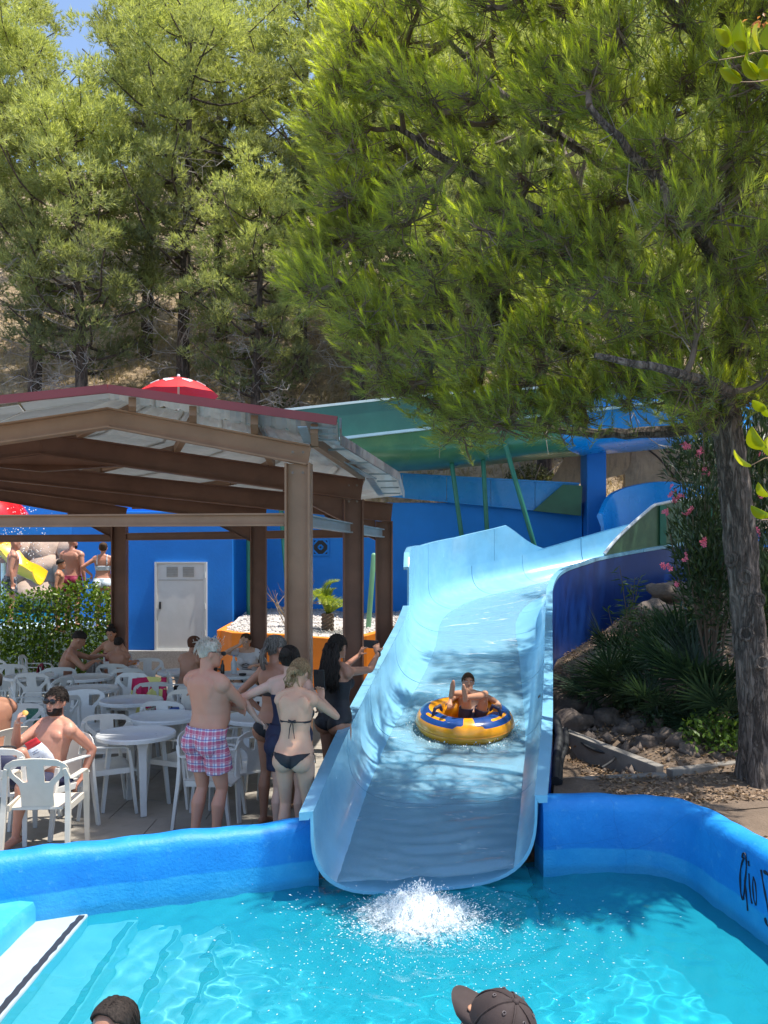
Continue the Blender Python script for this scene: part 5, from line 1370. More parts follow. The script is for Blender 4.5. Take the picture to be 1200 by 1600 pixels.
for (px, py, Yd), (rx, ry, rz), fls, lab in OL:
    c = P(px, py, Yd); g0 = gz_(c.x, c.y); t = thing('oleander', (c.x, c.y, g0), 0, lab, 'shrub', 'oleanders round the pine trunk')
    hz = c.z - g0; n = 1700; o = unit(rs.normal(size=(n, 3))) * rs.rand(n, 1) ** .42 * np.array([rx, ry, rz]) * 1.15 + np.array([0, 0, hz])
    V, F = leaf_geo(rs, o, unit(o - np.array([0, 0, hz - rz * 1.2]) + rs.normal(size=o.shape) * .4), rand_dirs(rs, n, .8), .13, .024, .12); link('foliage', fast('foliage', V, F), M_ole, t)['kind'] = 'stuff'
    q = MB()
    for i in range(14):
        e = Vector((rs.normal() * rx * .6, rs.normal() * ry * .5, hz + rs.normal() * rz * .5)); q.tube([Vector((rs.normal() * .06, rs.normal() * .06, -.1)), e * .55, e], [.016, .012, .005], 5)
    q.build('stems', M_twig, t, local=True)
    for fx, fy in fls:
        f = P(fx, fy, Yd - ry * .9) - Vector((c.x, c.y, g0))
        for k in range(4):
            o = link('flower', fl_me, None, t); o.location = f + Vector(rs.normal(size=3) * .022); o.rotation_euler = (1.2 + rs.normal() * .6, rs.normal() * .6, rs.rand() * 6); s_ = rs.uniform(.6, 1.0); o.scale = (s_,) * 3
# low bushes
M_low = leafmat('bright low leaves', (.06, .12, .02), (.16, .25, .04), .4, .35); M_yfl = leafmat('pale yellow flowers', (.45, .36, .12), (.62, .55, .32), .7, .2)
for px, py, Yd, r_, mm, lab, cat_ in ((1115, 1150, 8.2, .36, M_low, 'low bright green bush at the foot of the pine trunk', 'bush'), (1135, 985, 9.4, .30, M_yfl, 'small shrub covered in pale yellow dry flowers left of the pine trunk', 'shrub'), (1080, 960, 11.5, .5, M_cane, 'dark leafy bush below the oleanders', 'bush'), (940, 1030, 11.0, .42, M_ole, 'dark narrow leaved bush in front of the blue skirt wall', 'bush'), (1010, 1000, 12.2, .5, M_ole, 'dark bush halfway up the garden slope', 'bush'), (1050, 1105, 9.0, .34, M_ole, 'dark bush between the two lowest fan palms', 'bush'), (985, 1100, 9.7, .30, M_ole, 'dark bush right behind the big grey rocks', 'bush'), (1180, 1020, 8.6, .3, M_low, 'green leafy bush right of the pine trunk', 'bush')):
    p = P(px, py, Yd); p.z = gz_(p.x, p.y); t = thing('low_bush', p, 0, lab, cat_); n = 700
    o = unit(rs.normal(size=(n, 3))) * rs.rand(n, 1) ** .5 * r_; o[:, 2] = np.abs(o[:, 2])
    V, F = leaf_geo(rs, o, rand_dirs(rs, n, .4), rand_dirs(rs, n, 1), .065 if mm is not M_yfl else .03, .035 if mm is not M_yfl else .025, .15); link('foliage', fast('foliage', V, F), mm, t)
    q = MB()
    for i in range(12): q.tube([Vector((0, 0, -.05)), Vector(o[i] * .5) + Vector((0, 0, .03)), Vector(o[i])], [.008, .006, .003], 4)
    q.build('stems', M_twig, t, local=True)
# ------------------------------------------------------------------ carob sprays hanging in from the right, close to the camera
M_carob = leafmat('carob leaf', (.34, .44, .015), (.70, .66, .02), .38, .5, (1.3, 1.2, .4))
cb = thing('carob_branch', P(1290, 400, 1.75), 0, 'carob sprays with glossy round yellow green leaves at the right edge', 'branch')
def oval(L, Wd, cup, seed):
    q = MB(); rings = []; rr_ = random.Random(seed)
    for i in range(9):
        t = i / 8; w = Wd * (math.sin(math.pi * min(1, .06 + t * .93) ** .85)) ** .75 * .5
        if i == 8: w *= .75
        x = L * t - (.06 * L if i == 8 else 0); ring = []
        for k in range(5):
            s_ = (k - 2) / 2; ring.append(Vector((x + (.05 * L * (abs(s_)) if i == 8 else 0), s_ * w, cup * abs(s_) ** 1.5 * w + .10 * L * math.sin(t * 2.5))))
        rings.append(ring)
    V = [v for r_ in rings for v in r_]; F = [(i * 5 + k, i * 5 + k + 1, i * 5 + k + 6, i * 5 + k + 5) for i in range(8) for k in range(4)]
    return V, F
def carob_leaf(px, py, Yd, ang, L, Wd, tilt, seed, parent):
    V, F = oval(L, Wd, .5, seed); M = Matrix.Rotation(-ang, 3, 'Y') @ Matrix.Rotation(tilt, 3, 'X')
    p = P(px, py, Yd) - origin(parent); return solid_sheet([M @ v + p for v in V], F, .0006, 'leaf', M_carob, parent)
rr = random.Random(2)
px_m = 1.75 / FOC
bran = MB(); bran.tube([Vector(q) for q in catmull([P(1330, -200, 1.9), P(1285, 90, 1.8), P(1270, 350, 1.75), P(1275, 600, 1.75), P(1260, 830, 1.75)], 24)], .007, 6)
bran.tube([Vector(q) for q in catmull([P(1279, 100, 1.8), P(1215, 84, 1.76), P(1190, 80, 1.75), P(1160, 88, 1.75), P(1123, 94, 1.75)], 20)], [.0026 - .0018 * t for t in np.linspace(0, 1, 20)], 6)
bran.tube([Vector(q) for q in catmull([P(1277, 140, 1.8), P(1230, 120, 1.72), P(1188, 127, 1.7), P(1157, 128, 1.7)], 16)], [.002 - .0012 * t for t in np.linspace(0, 1, 16)], 6)
bran.tube([Vector(q) for q in catmull([P(1275, 560, 1.75), P(1230, 700, 1.7), P(1195, 716, 1.7), P(1174, 727, 1.7)], 16)], [.002 - .0012 * t for t in np.linspace(0, 1, 16)], 6)
bran.tube([Vector(q) for q in catmull([P(1265, 800, 1.75), P(1220, 810, 1.7), P(1190, 812, 1.7)], 12)], [.002 - .001 * t for t in np.linspace(0, 1, 12)], 6)
bran.build('twig', mat('carob twig', (.35, .22, .12), .7, .2, 30), cb, smooth=True)
for (px, py, a, L, Wd, tilt) in ((1141, 72, 1.85, 32, 20, .5), (1137, 69, 2.25, 28, 15, 1.1), (1122, 93, 2.1, 22, 13, -.5), (1128, 90, .1, 18, 10, 1.2), (1165, 80, 1.7, 46, 26, .3), (1166, 78, 2.6, 22, 14, 1.0), (1188, 78, 1.6, 40, 30, -.4), (1205, 76, 1.4, 42, 28, .5), (1157, 126, 2.6, 36, 17, .8), (1160, 126, 2.15, 40, 26, -.2), (1184, 122, 2.3, 34, 18, .9), (1186, 120, 1.9, 44, 32, -.3), (1206, 122, 1.9, 36, 26, .5), (1212, 128, 2.6, 34, 20, .9),
                                (1174, 727, 2.35, 34, 27, -.4), (1197, 700, 2.1, 38, 34, .2), (1205, 712, 1.6, 30, 26, -.2), (1196, 640, 2.5, 24, 15, .7), (1208, 650, 2.3, 24, 16, .2), (1203, 806, 2.6, 32, 20, .5), (1202, 775, 2.2, 26, 20, .2)):
    carob_leaf(px, py, 1.72, a, L * px_m * 1.06, Wd * px_m * 1.05, tilt, px, cb)
q = MB(); rs2 = np.random.RandomState(3); C = []; D = []
for i in range(26): C.append(np.array(P(1188 + rs2.normal() * 8, 38 + rs2.normal() * 9, 1.75)) - np.array(cb.location)); D.append(rs2.normal(size=3))
V, F = leaf_geo(rs2, np.array(C), unit(np.array(D)), rand_dirs(rs2, 26, 1), .014, .006); tag(link('young_leaves', fast('young_leaves', V, F), leafmat('orange young leaves', (.45, .17, .06), (.60, .30, .12), .5, .3), cb), 'orange young leaf tuft')
# ================================================================== people
def skin(name, col, red=(.42, .16, .10)):
    if name in MATS: return MATS[name]
    m, nt, b = nodes_of(name); v = coords(nt); c = np.array(col)
    o = ramp(nt, nz(nt, v, 5, 5, .6), [(.3, tuple(c * .90)), (.7, tuple(np.clip(c * 1.08, 0, 1)))])
    o = mixc(nt, ramp(nt, nz(nt, v, 2.6, 4), [(.42, (0, 0, 0)), (.70, (.55,) * 3)]), o, tuple(np.clip(c * np.array([1.04, .74, .66]), 0, 1)))
    nt.links.new(o, b.inputs['Base Color']); b.inputs['Roughness'].default_value = .46; b.inputs['Specular IOR Level'].default_value = .42
    b.inputs['Subsurface Weight'].default_value = .12; b.inputs['Subsurface Radius'].default_value = (.012, .004, .002); b.inputs['Subsurface Scale'].default_value = .5
    bump(nt, b, nz(nt, v, 180, 3), .08, .002); MATS[name] = m; return m
def hairmat(name, a, b_):
    if name in MATS: return MATS[name]
    m, nt, b = nodes_of(name); v = coords(nt, 'Object', (60, 60, 5)); f = nz(nt, v, 2.2, 5, .6, .3)
    nt.links.new(ramp(nt, f, [(.3, a), (.7, b_)]), b.inputs['Base Color']); b.inputs['Roughness'].default_value = .7; b.inputs['Specular IOR Level'].default_value = .15; bump(nt, b, f, .5, .006); MATS[name] = m; return m
def ik(a, t, l1, l2, pole):
    a, t = Vector(a), Vector(t); d = t - a; L = min(d.length, (l1 + l2) * .999); d.normalize()
    x = (l1 * l1 - l2 * l2 + L * L) / (2 * L); h = math.sqrt(max(0, l1 * l1 - x * x)); p = Vector(pole) - d * d.dot(Vector(pole))
    if p.length < 1e-6: p = d.orthogonal()
    p.normalize(); return a + d * x + p * h, a + d * L
class Person: pass
def smooth_mesh(mb, voxel, iters=3, fac=.5):
    me = bpy.data.meshes.new('tmp'); me.from_pydata([tuple(v) for v in mb.v], [], mb.f)
    bm = bmesh.new(); bm.from_mesh(me); bmesh.ops.recalc_face_normals(bm, faces=bm.faces); bm.to_mesh(me); bm.free()
    o = bpy.data.objects.new('tmp', me); COL.objects.link(o)
    r = o.modifiers.new('r', 'REMESH'); r.mode = 'VOXEL'; r.voxel_size = voxel; r.use_smooth_shade = True
    s_ = o.modifiers.new('s', 'SMOOTH'); s_.factor = fac; s_.iterations = iters
    dg = bpy.context.evaluated_depsgraph_get(); ev = o.evaluated_get(dg); out = bpy.data.meshes.new_from_object(ev)
    bpy.data.objects.remove(o); bpy.data.meshes.remove(me)
    for m in list(out.modifiers) if hasattr(out, 'modifiers') else []: pass
    return out
def arr(me):
    V = np.empty(len(me.vertices) * 3, np.float32); me.vertices.foreach_get('co', V); N = np.empty(len(V), np.float32); me.vertices.foreach_get('normal', N)
    return V.reshape(-1, 3), N.reshape(-1, 3)
def shell(me, mask, off, name, m, parent, noise_=0, th=.006, seed=0):
    """a garment cut from the body's own surface, lifted off it and given thickness"""
    V, N = arr(me); q = np.array([p.vertices[:] if len(p.vertices) == 4 else (*p.vertices[:], p.vertices[2]) for p in me.polygons])
    keep = mask[q].all(1); q = q[keep]
    if not len(q): return None
    ids, inv = np.unique(q, return_inverse=True); q = inv.reshape(q.shape)
    o_ = off[ids] if np.ndim(off) else np.full(len(ids), off)
    if noise_: o_ = o_ + noise_ * np.array([mnoise.noise(Vector(v) * 9 + Vector((seed, 0, 0))) + .5 * mnoise.noise(Vector(v) * 25) for v in V[ids]])
    n = len(ids); E = np.concatenate([q[:, [k, (k + 1) % 4]] for k in range(4)]); E = E[E[:, 0] != E[:, 1]]
    key = np.sort(E, 1) @ np.array([n, 1]); u, first, cnt = np.unique(key, return_index=True, return_counts=True); be = E[first[cnt == 1]]
    P_ = V[ids].copy(); Nn = N[ids].copy()
    for _ in range(3):      # even out the cut edge
        acc = P_.copy(); c_ = np.ones(n)
        for a, b in be: acc[a] += P_[b]; acc[b] += P_[a]; c_[a] += 1; c_[b] += 1
        on_b = np.zeros(n, bool); on_b[be.ravel()] = True; P_[on_b] = (acc / c_[:, None])[on_b]
    Wo = P_ + Nn * o_[:, None]; Wi = P_ + Nn * (o_ - th)[:, None]
    fs = [tuple(dict.fromkeys(f)) for f in q.tolist()]; fs += [tuple(x + n for x in reversed(f)) for f in fs] + [(b, a, a + n, b + n) for a, b in be.tolist()]
    me2 = bpy.data.meshes.new(name); me2.from_pydata(np.vstack([Wo, Wi]).tolist(), [], fs); me2.polygons.foreach_set('use_smooth', np.ones(len(fs), bool))
    return link(name, me2, m, parent)
MALE = [(.835, .105, .075, -.085, 0), (.88, .150, .095, -.115, 0), (.93, .166, .10, -.125, 0), (.99, .166, .10, -.11, .3), (1.06, .155, .105, -.092, .8), (1.13, .150, .11, -.088, 1), (1.21, .158, .115, -.098, .8), (1.30, .176, .12, -.108, .25), (1.38, .178, .105, -.108, 0), (1.44, .145, .075, -.09, 0), (1.475, .085, .05, -.07, 0)]
FEM = [(.835, .105, .07, -.085, 0), (.88, .160, .09, -.115, 0), (.93, .180, .095, -.125, 0), (.99, .172, .095, -.108, .3), (1.06, .142, .092, -.082, .8), (1.13, .128, .09, -.074, 1), (1.21, .135, .095, -.082, .8), (1.30, .150, .10, -.092, .2), (1.38, .152, .085, -.092, 0), (1.44, .125, .062, -.078, 0), (1.475, .070, .045, -.060, 0)]
HEADR = [(-.118, .020, .078, .042), (-.104, .044, .093, .012), (-.080, .056, .096, -.030), (-.045, .066, .093, -.066), (-.01, .072, .090, -.088), (.03, .076, .090, -.100), (.062, .075, .083, -.099), (.09, .062, .062, -.082), (.108, .040, .033, -.054), (.117, .013, .004, -.022)]
def oval_ring(w, f, b, n, e=2.3):
    out = []
    for k in range(n):
        a = 2 * math.pi * k / n; c, s_ = math.cos(a), math.sin(a)
        x = math.copysign(abs(c) ** (2 / e), c) * w; y = math.copysign(abs(s_) ** (2 / e), s_)
        out.append((x, (f + b) / 2 + y * (f - b) / 2))
    return out
def person(label, loc, yaw, H=1.75, sex='m', sk=None, voxel=.0085, lean=0, twist=0, side=0, belly=0, bulk=1., hips=None, pz=None, knees=None, ankles=None, toes=None, wrists=(None, None), poles=((-.6, -.6, -.5), (.6, -.6, -.5)), hands=((0, 0, -1), (0, 0, -1)), palms=((1, 0, 0), (-1, 0, 0)), curl=(.5, .5), head=(0, 0, 0), group=None, face=True, upper_only=False, cat='person', name='person', bust=1., bend=0):
    """local axes: +Y ahead, +X its right hand, Z up. Index 0 = right side, 1 = left side"""
    k = H / 1.75; B = MB(); R_ = Person(); R_.k = k
    T = thing(name, loc, yaw, label, cat, group); R_.root = T
    pz_ = .95 * k if pz is None else pz; dz = pz_ - .95 * k; PV = Vector((0, 0, pz_))
    MU = Matrix.Rotation(R(side), 3, 'Y') @ Matrix.Rotation(R(-lean), 3, 'X') @ Matrix.Rotation(R(twist), 3, 'Z')
    def U(x, y, z):
        # upper body: rest coordinates (unscaled) -> local, with bending of the back
        q = Vector((x, y, z)) * k - Vector((0, 0, .95 * k)); t = max(0, q.z) / (.5 * k)
        if bend: q = Matrix.Rotation(R(-bend) * min(1.3, t), 3, 'X') @ q
        w = min(1, max(0, (q.z + .06 * k) / (.12 * k)))
        return PV + (MU @ q) * w + q * (1 - w)
    R_.U = U
    prof = MALE if sex == 'm' else FEM; rings = []
    for z, w, f, b, be in prof:
        rings.append([U(x, y, z) for x, y in oval_ring(w * bulk, (f + be * belly), b, 24)])
    B.loft(rings)
    sw = (.178 if sex == 'm' else .152) * (.5 + .5 * bulk)
    sh = [Vector((s * sw, -.012, 1.405)) for s in (1, -1)]
    def tube(pts, rad, seg=14, **kw): B.tube(pts, [r * k for r in rad], seg, dome=True, **kw)
    # neck, shoulders, chest
    hy, hp, hr = head; hc0 = Vector((0, .012, 1.632))
    nb = U(0, -.018, 1.42); hcen = U(*hc0)
    MH = MU @ (Matrix.Rotation(R(-bend), 3, 'X') if bend else Matrix.Identity(3)) @ Matrix.Rotation(R(hy), 3, 'Z') @ Matrix.Rotation(R(-hp), 3, 'X') @ Matrix.Rotation(R(hr), 3, 'Y')
    R_.MH = MH; R_.hc = hcen
    tube([nb, U(0, -.012, 1.50), hcen + MH @ Vector((0, -.02, -.06)) * k], [.068 if sex == 'm' else .054, .058 if sex == 'm' else .046, .055 if sex == 'm' else .046])
    for s in (0, 1):
        x = sh[s].x
        tube([U(x * .2, -.03, 1.475), U(x * .6, -.025, 1.452), U(x * .98, -.012, 1.42)], [.036, .044, .048 * bulk])
        B.ell(U(x * 1.02, -.01, 1.39), [.062 * k * bulk * (1 if sex == 'm' else .84)] * 3, 12, 8)
        B.ell(U(x * .52, -.085 if sex == 'm' else -.070, 1.35), (.062 * k, .020 * k, .085 * k), 12, 8, MU)     # shoulder blade
        if sex == 'm': B.ell(U(x * .52, .066, 1.335), (.085 * k, .045 * k, .065 * k), 12, 8, MU)
        else: B.ell(U(x * .52, .085, 1.285), (.062 * k * bust, .060 * k * bust, .062 * k * bust), 12, 8, MU)
    # buttocks
    gl = (.088, .075, .088) if sex == 'm' else (.098, .088, .098)
    for s in (1, -1): B.ell(PV + Vector((s * .078 * bulk, -.075, -.065)) * k, [g * k for g in gl], 14, 10)
    bones = []
    if belly: B.ell(U(0, .05 + belly * .55, 1.08), (.13 * k * bulk, (.07 + belly * .5) * k, .12 * k), 16, 10, MU)
    # legs
    R_.legs = []
    for s in (0, 1):
        sx = 1 if s == 0 else -1
        hip = PV + Vector((sx * .092, 0, -.035)) * k
        if ankles and ankles[s] is not None:
            an = Vector(ankles[s]); kn, an = ik(hip, an, .43 * k, .42 * k, (knees or ((.1, 1, 0), (-.1, 1, 0)))[s])
        else:
            kn = hip + Vector((sx * .008, .012, -.42)) * k; an = Vector((kn.x + sx * .006 * k, kn.y - .03 * k, .078 * k))
        f_ = bulk ** .6 * (1 if sex == 'm' else 1.0)
        d = (kn - hip); tube([hip + Vector((0, -.01 * k, .0)), hip + d * .3, hip + d * .65, kn - d * .06, kn], [.090 * f_, .084 * f_, .066 * f_, .052 * f_, .050])
        e = an - kn; back = e.normalized().cross(Vector((1, 0, 0))) ; back = -back if back.y > 0 and abs(e.z) > .2 else back
        if abs(e.z) <= .2: back = Vector((0, 0, -1))
        tube([kn, kn + e * .12 + back * .008 * k, kn + e * .32 + back * .02 * k, kn + e * .62 + back * .008 * k, an - e * .04, an], [.050, .050, .056 * f_, .044, .034, .034])
        to = Vector((toes or ((.12, 1, -.18), (-.12, 1, -.18)))[s]).normalized(); dn = e.normalized()
        heel = an + dn * .035 * k - to * .04 * k; ball = an + to * .13 * k + dn * .045 * k
        tube([heel, an + dn * .03 * k + to * .03 * k, ball, ball + to * .05 * k], [.034, .036, .034, .02], 10)
        for q in range(5): pass
        R_.legs.append((hip, kn, an))
        bones += [('thigh%d' % s, hip, kn, .085 * k), ('shin%d' % s, kn, an, .05 * k)]
    # arms and hands
    R_.arms = []
    for s in (0, 1):
        sx = 1 if s == 0 else -1; S_ = U(*sh[s]); sc_ = (1 if sex == 'm' else .86) * bulk ** .5
        if wrists[s] is not None: el, wr = ik(S_, Vector(wrists[s]), .29 * k, .255 * k, poles[s])
        else:
            el = S_ + MU @ Vector((sx * .05, -.03, -.285)) * k; wr = el + MU @ Vector((sx * .02, .05, -.25)) * k
        a = el - S_; b = wr - el
        tube([S_, S_ + a * .3, S_ + a * .65, el], [.052 * sc_, .050 * sc_, .044 * sc_, .038 * sc_])
        tube([el, el + b * .22, el + b * .6, wr], [.038 * sc_, .041 * sc_, .033 * sc_, .026 * sc_])
        hd_ = Vector(hands[s]) if hands[s] is not None and wrists[s] is not None else b
        hd_ = hd_.normalized(); pn = Vector(palms[s]); pn = pn - hd_ * hd_.dot(pn)
        if pn.length < 1e-3: pn = hd_.orthogonal()
        pn.normalize(); ac = hd_.cross(pn)           # across the palm
        if (ac.x * sx) * 0 > 1: ac = -ac
        q = .085 * k
        B.tube([wr - hd_ * .01, wr + hd_ * q * .4, wr + hd_ * q], [(.027 * k, .016 * k), (.036 * k, .016 * k), (.040 * k, .014 * k)], 10, side=ac, dome=False)
        cu = curl[s]
        for fi, (off, ln) in enumerate(((-.031, .068), (-.0105, .078), (.0105, .073), (.031, .058))):
            p0 = wr + hd_ * q * .92 + ac * off * k; pts = [p0]; ang = 0; dr = hd_
            for seg_ in (.45, .32, .23):
                ang += cu * (.7 + .1 * fi); dr = hd_ * math.cos(ang) + pn * math.sin(ang) + ac * off * .8; pts.append(pts[-1] + dr.normalized() * ln * k * seg_ * 1.05)
            B.tube(pts, [.0088 * k, .0085 * k, .0078 * k, .0065 * k], 8, dome=True)
        th0 = wr + hd_ * .025 * k - ac * .028 * k
        B.tube([th0, th0 + (hd_ * .55 - ac * .7 + pn * .35).normalized() * .038 * k, th0 + (hd_ * .8 - ac * .55 + pn * (.4 + .5 * cu)).normalized() * .07 * k], [.013 * k, .011 * k, .008 * k], 8, dome=True)
        R_.arms.append((S_, el, wr, hd_, pn, ac)); bones += [('upper%d' % s, S_, el, .05 * k), ('fore%d' % s, el, wr, .035 * k), ('hand%d' % s, wr, wr + hd_ * .17 * k, .04 * k)]
    # head
    HX = lambda x, y, z: hcen + MH @ Vector((x, y, z)) * k
    R_.HX = HX; hs = 1.0 if sex == 'm' else .955
    B.loft([[HX(x * hs, y * hs, z * hs) for x, y in oval_ring(w, f, b, 20, 2.15)] for z, w, f, b in HEADR])
    if face:
        B.tube([HX(0, .088, .022), HX(0, .100, -.005), HX(0, .112, -.028)], [.008 * k, .010 * k, .013 * k], 8, dome=True)
        for s in (1, -1): B.ell(HX(s * .011, .098, -.032), (.010 * k, .010 * k, .008 * k), 8, 6)
        B.ell(HX(0, .093, -.058), (.021 * k, .010 * k, .006 * k), 10, 6, MH); B.ell(HX(0, .092, -.070), (.018 * k, .010 * k, .007 * k), 10, 6, MH)
        B.ell(HX(0, .085, -.098), (.022 * k, .018 * k, .016 * k), 10, 6, MH)
        for s in (1, -1): B.ell(HX(s * .032, .082, .036), (.026 * k, .012 * k, .007 * k), 10, 6, MH)
    for s in (1, -1): B.ell(HX(s * .077, -.008, -.008), (.012 * k, .022 * k, .032 * k), 10, 8, MH @ Matrix.Rotation(s * .35, 3, 'Z'))
    bones += [('torso', U(0, 0, .98), U(0, 0, 1.36), .15 * k), ('pelvis', PV + Vector((0, 0, -.05)), PV, .15 * k), ('neck', nb, U(0, -.012, 1.5), .055 * k), ('head', U(0, .01, 1.57), U(0, .01, 1.68), .08 * k)]
    if upper_only: pass
    me = smooth_mesh(B, voxel, 3 if voxel < .012 else 2); me.name = 'body'
    R_.me = me; R_.body = link('body', me, sk, T)
    V, N = arr(me)
    # rest-like torso coordinates of every vertex, nearest bone
    MUi = np.array(MU.inverted()); R_.rest = ((V - np.array(PV)) @ MUi.T) / k + np.array([0, 0, .95]); R_.V = V
    best = np.full(len(V), 1e9); R_.bone = np.zeros(len(V), int); R_.t = np.zeros(len(V)); R_.names = [b[0] for b in bones]
    for i, (_, a, b, r) in enumerate(bones):
        a, b = np.array(a), np.array(b); ab = b - a; t = np.clip(((V - a) @ ab) / (ab @ ab), 0, 1); d = np.linalg.norm(V - a - t[:, None] * ab, axis=1) - r
        m_ = d < best; best[m_] = d[m_]; R_.bone[m_] = i; R_.t[m_] = t[m_]
    R_.head_l = ((V - np.array(hcen)) @ np.array(MH.inverted()).T) / k
    return R_
def on(Pn, *names):
    ids = [i for i, n in enumerate(Pn.names) if any(n.startswith(q) for q in names)]; return np.isin(Pn.bone, ids)
M_eyew = mat('eye white', (.75, .73, .70), .2, .02, 30); M_eyed = mat('dark iris', (.025, .015, .01), .15, .1, 60); M_lip = mat('lips', (.42, .14, .11), .5, .1, 40)
def eyes(Pn, brow=(.03, .02, .015), closed=False):
    HX, MH, k = Pn.HX, Pn.MH, Pn.k
    for s in (1, -1):
        e = MB().ell(HX(s * .031, .083, .015), (.0135 * k, .009 * k, .0075 * k), 10, 6, MH).build('eye', M_eyew, Pn.root, smooth=True, local=True)
        MB().ell(HX(s * .031, .0905, .015), (.006 * k, .003 * k, .006 * k), 8, 6, MH).build('iris', M_eyed, e, smooth=True, local=True)
        MB().tube([HX(s * .014, .094, .033), HX(s * .032, .094, .039), HX(s * .05, .082, .034)], [.003 * k, .004 * k, .002 * k], 6).build('eyebrow', hairmat('brow %.3f' % brow[0], brow, tuple(min(1, b * 1.6) for b in brow)), Pn.root, local=True)
def mouth(Pn, open_=0):
    MB().ell(Pn.HX(0, .1005, -.064), (.021 * Pn.k, .005 * Pn.k, (.003 + open_) * Pn.k), 10, 6, Pn.MH).build('mouth', M_lip if not open_ else mat('open mouth', (.10, .02, .02), .5, .1, 30), Pn.root, smooth=True, local=True)
def hair(Pn, m, cut, off=.014, noise_=.004, seed=0):
    h = Pn.head_l + np.array([[0, 0, .011 * mnoise.noise(Vector((a * 55, b * 55, c * 30 + seed)))] for a, b, c in Pn.head_l]); mask = (on(Pn, 'head', 'neck')) & cut(h) & (np.abs(h[:, 0]) < .098) & (h[:, 1] > -.135) & (h[:, 2] > -.085); ear = (np.abs(h[:, 0]) > .07) & (h[:, 1] > -.035) & (h[:, 1] < .03) & (h[:, 2] < .015) & (h[:, 2] > -.045)
    mask &= ~ear
    return shell(Pn.me, mask, off * Pn.k, 'hair', m, Pn.root, noise_, .01, seed)
SHORT = lambda h: (h[:, 2] > .048 - .55 * np.clip(.045 - h[:, 1], 0, .12)) & ~((h[:, 1] > .062) & (h[:, 2] < .070))
LONG = lambda h: (h[:, 2] > .040 - .9 * np.clip(.055 - h[:, 1], 0, .12)) & ~((h[:, 1] > .058) & (h[:, 2] < .075))
def locks(Pn, m, starts, path, n, rad, seed, name='hair_lock', par=None):
    rs_ = np.random.RandomState(seed); q = MB()
    for i in range(n):
        pts = path(rs_, starts(rs_)); q.tube([Vector(p) for p in pts], [rad * f for f in (np.linspace(.9, 1, 3).tolist() + np.linspace(1, .25, len(pts) - 3).tolist())], 6)
    o = q.build(name, m, par or Pn.root, smooth='all', local=True); o['kind'] = 'stuff'; return o
def shorts(Pn, m, length, off=.016, flare=.02, waist=1.0, name='shorts', seed=1, wr=.008):
    z = Pn.rest[:, 2]; low = on(Pn, 'thigh') & (Pn.t < length); tor = on(Pn, 'torso', 'pelvis') & (z < waist)
    o_ = off + np.where(on(Pn, 'thigh'), flare * Pn.t / max(length, .1), 0)
    return shell(Pn.me, low | tor, o_, name, m, Pn.root, wr, .006, seed)

def tufts(Pn, m, n=130, L=.035, rad=.0022, seed=1, zmin=.03, front=.06, lift=.05):
    """short strands lying over the scalp, following the growth from the crown"""
    rs_ = np.random.RandomState(seed); q = MB(); hx = Pn.HX
    while n > 0:
        a = rs_.uniform(0, 6.283); e = rs_.uniform(.05, 1.5); p = np.array([.080 * math.cos(e) * math.cos(a), -.012 + .100 * math.cos(e) * math.sin(a), .020 + .104 * math.sin(e)])
        if p[2] < zmin - .5 * max(0, .03 - p[1]) or (p[1] > front and p[2] < .085): continue
        n -= 1; nn = p - np.array([0, -.01, .0]); nn /= np.linalg.norm(nn); f = np.array([rs_.normal() * .5, .5 if p[1] > 0 else -.3, -.6 + rs_.normal() * .3]); f -= nn * (f @ nn); f /= np.linalg.norm(f) + 1e-6
        pts = []
        for t_ in (0, .4, .8, 1.15):
            v = p + f * L * t_ - np.array([0, -.012, .015]); sc = np.sqrt((v[0] / .080) ** 2 + (v[1] / .100) ** 2 + (v[2] / .106) ** 2)
            v = v / max(sc, .6) * (1.10 + lift * t_ * (.3 + rs_.rand())); pts.append(hx(*(v + np.array([0, -.012, .015]))))
        q.tube(pts, [rad, rad, rad * .8, rad * .3], 5)
    o = q.build('hair_strands', m, Pn.root, smooth='all', local=True); o['kind'] = 'stuff'; return o
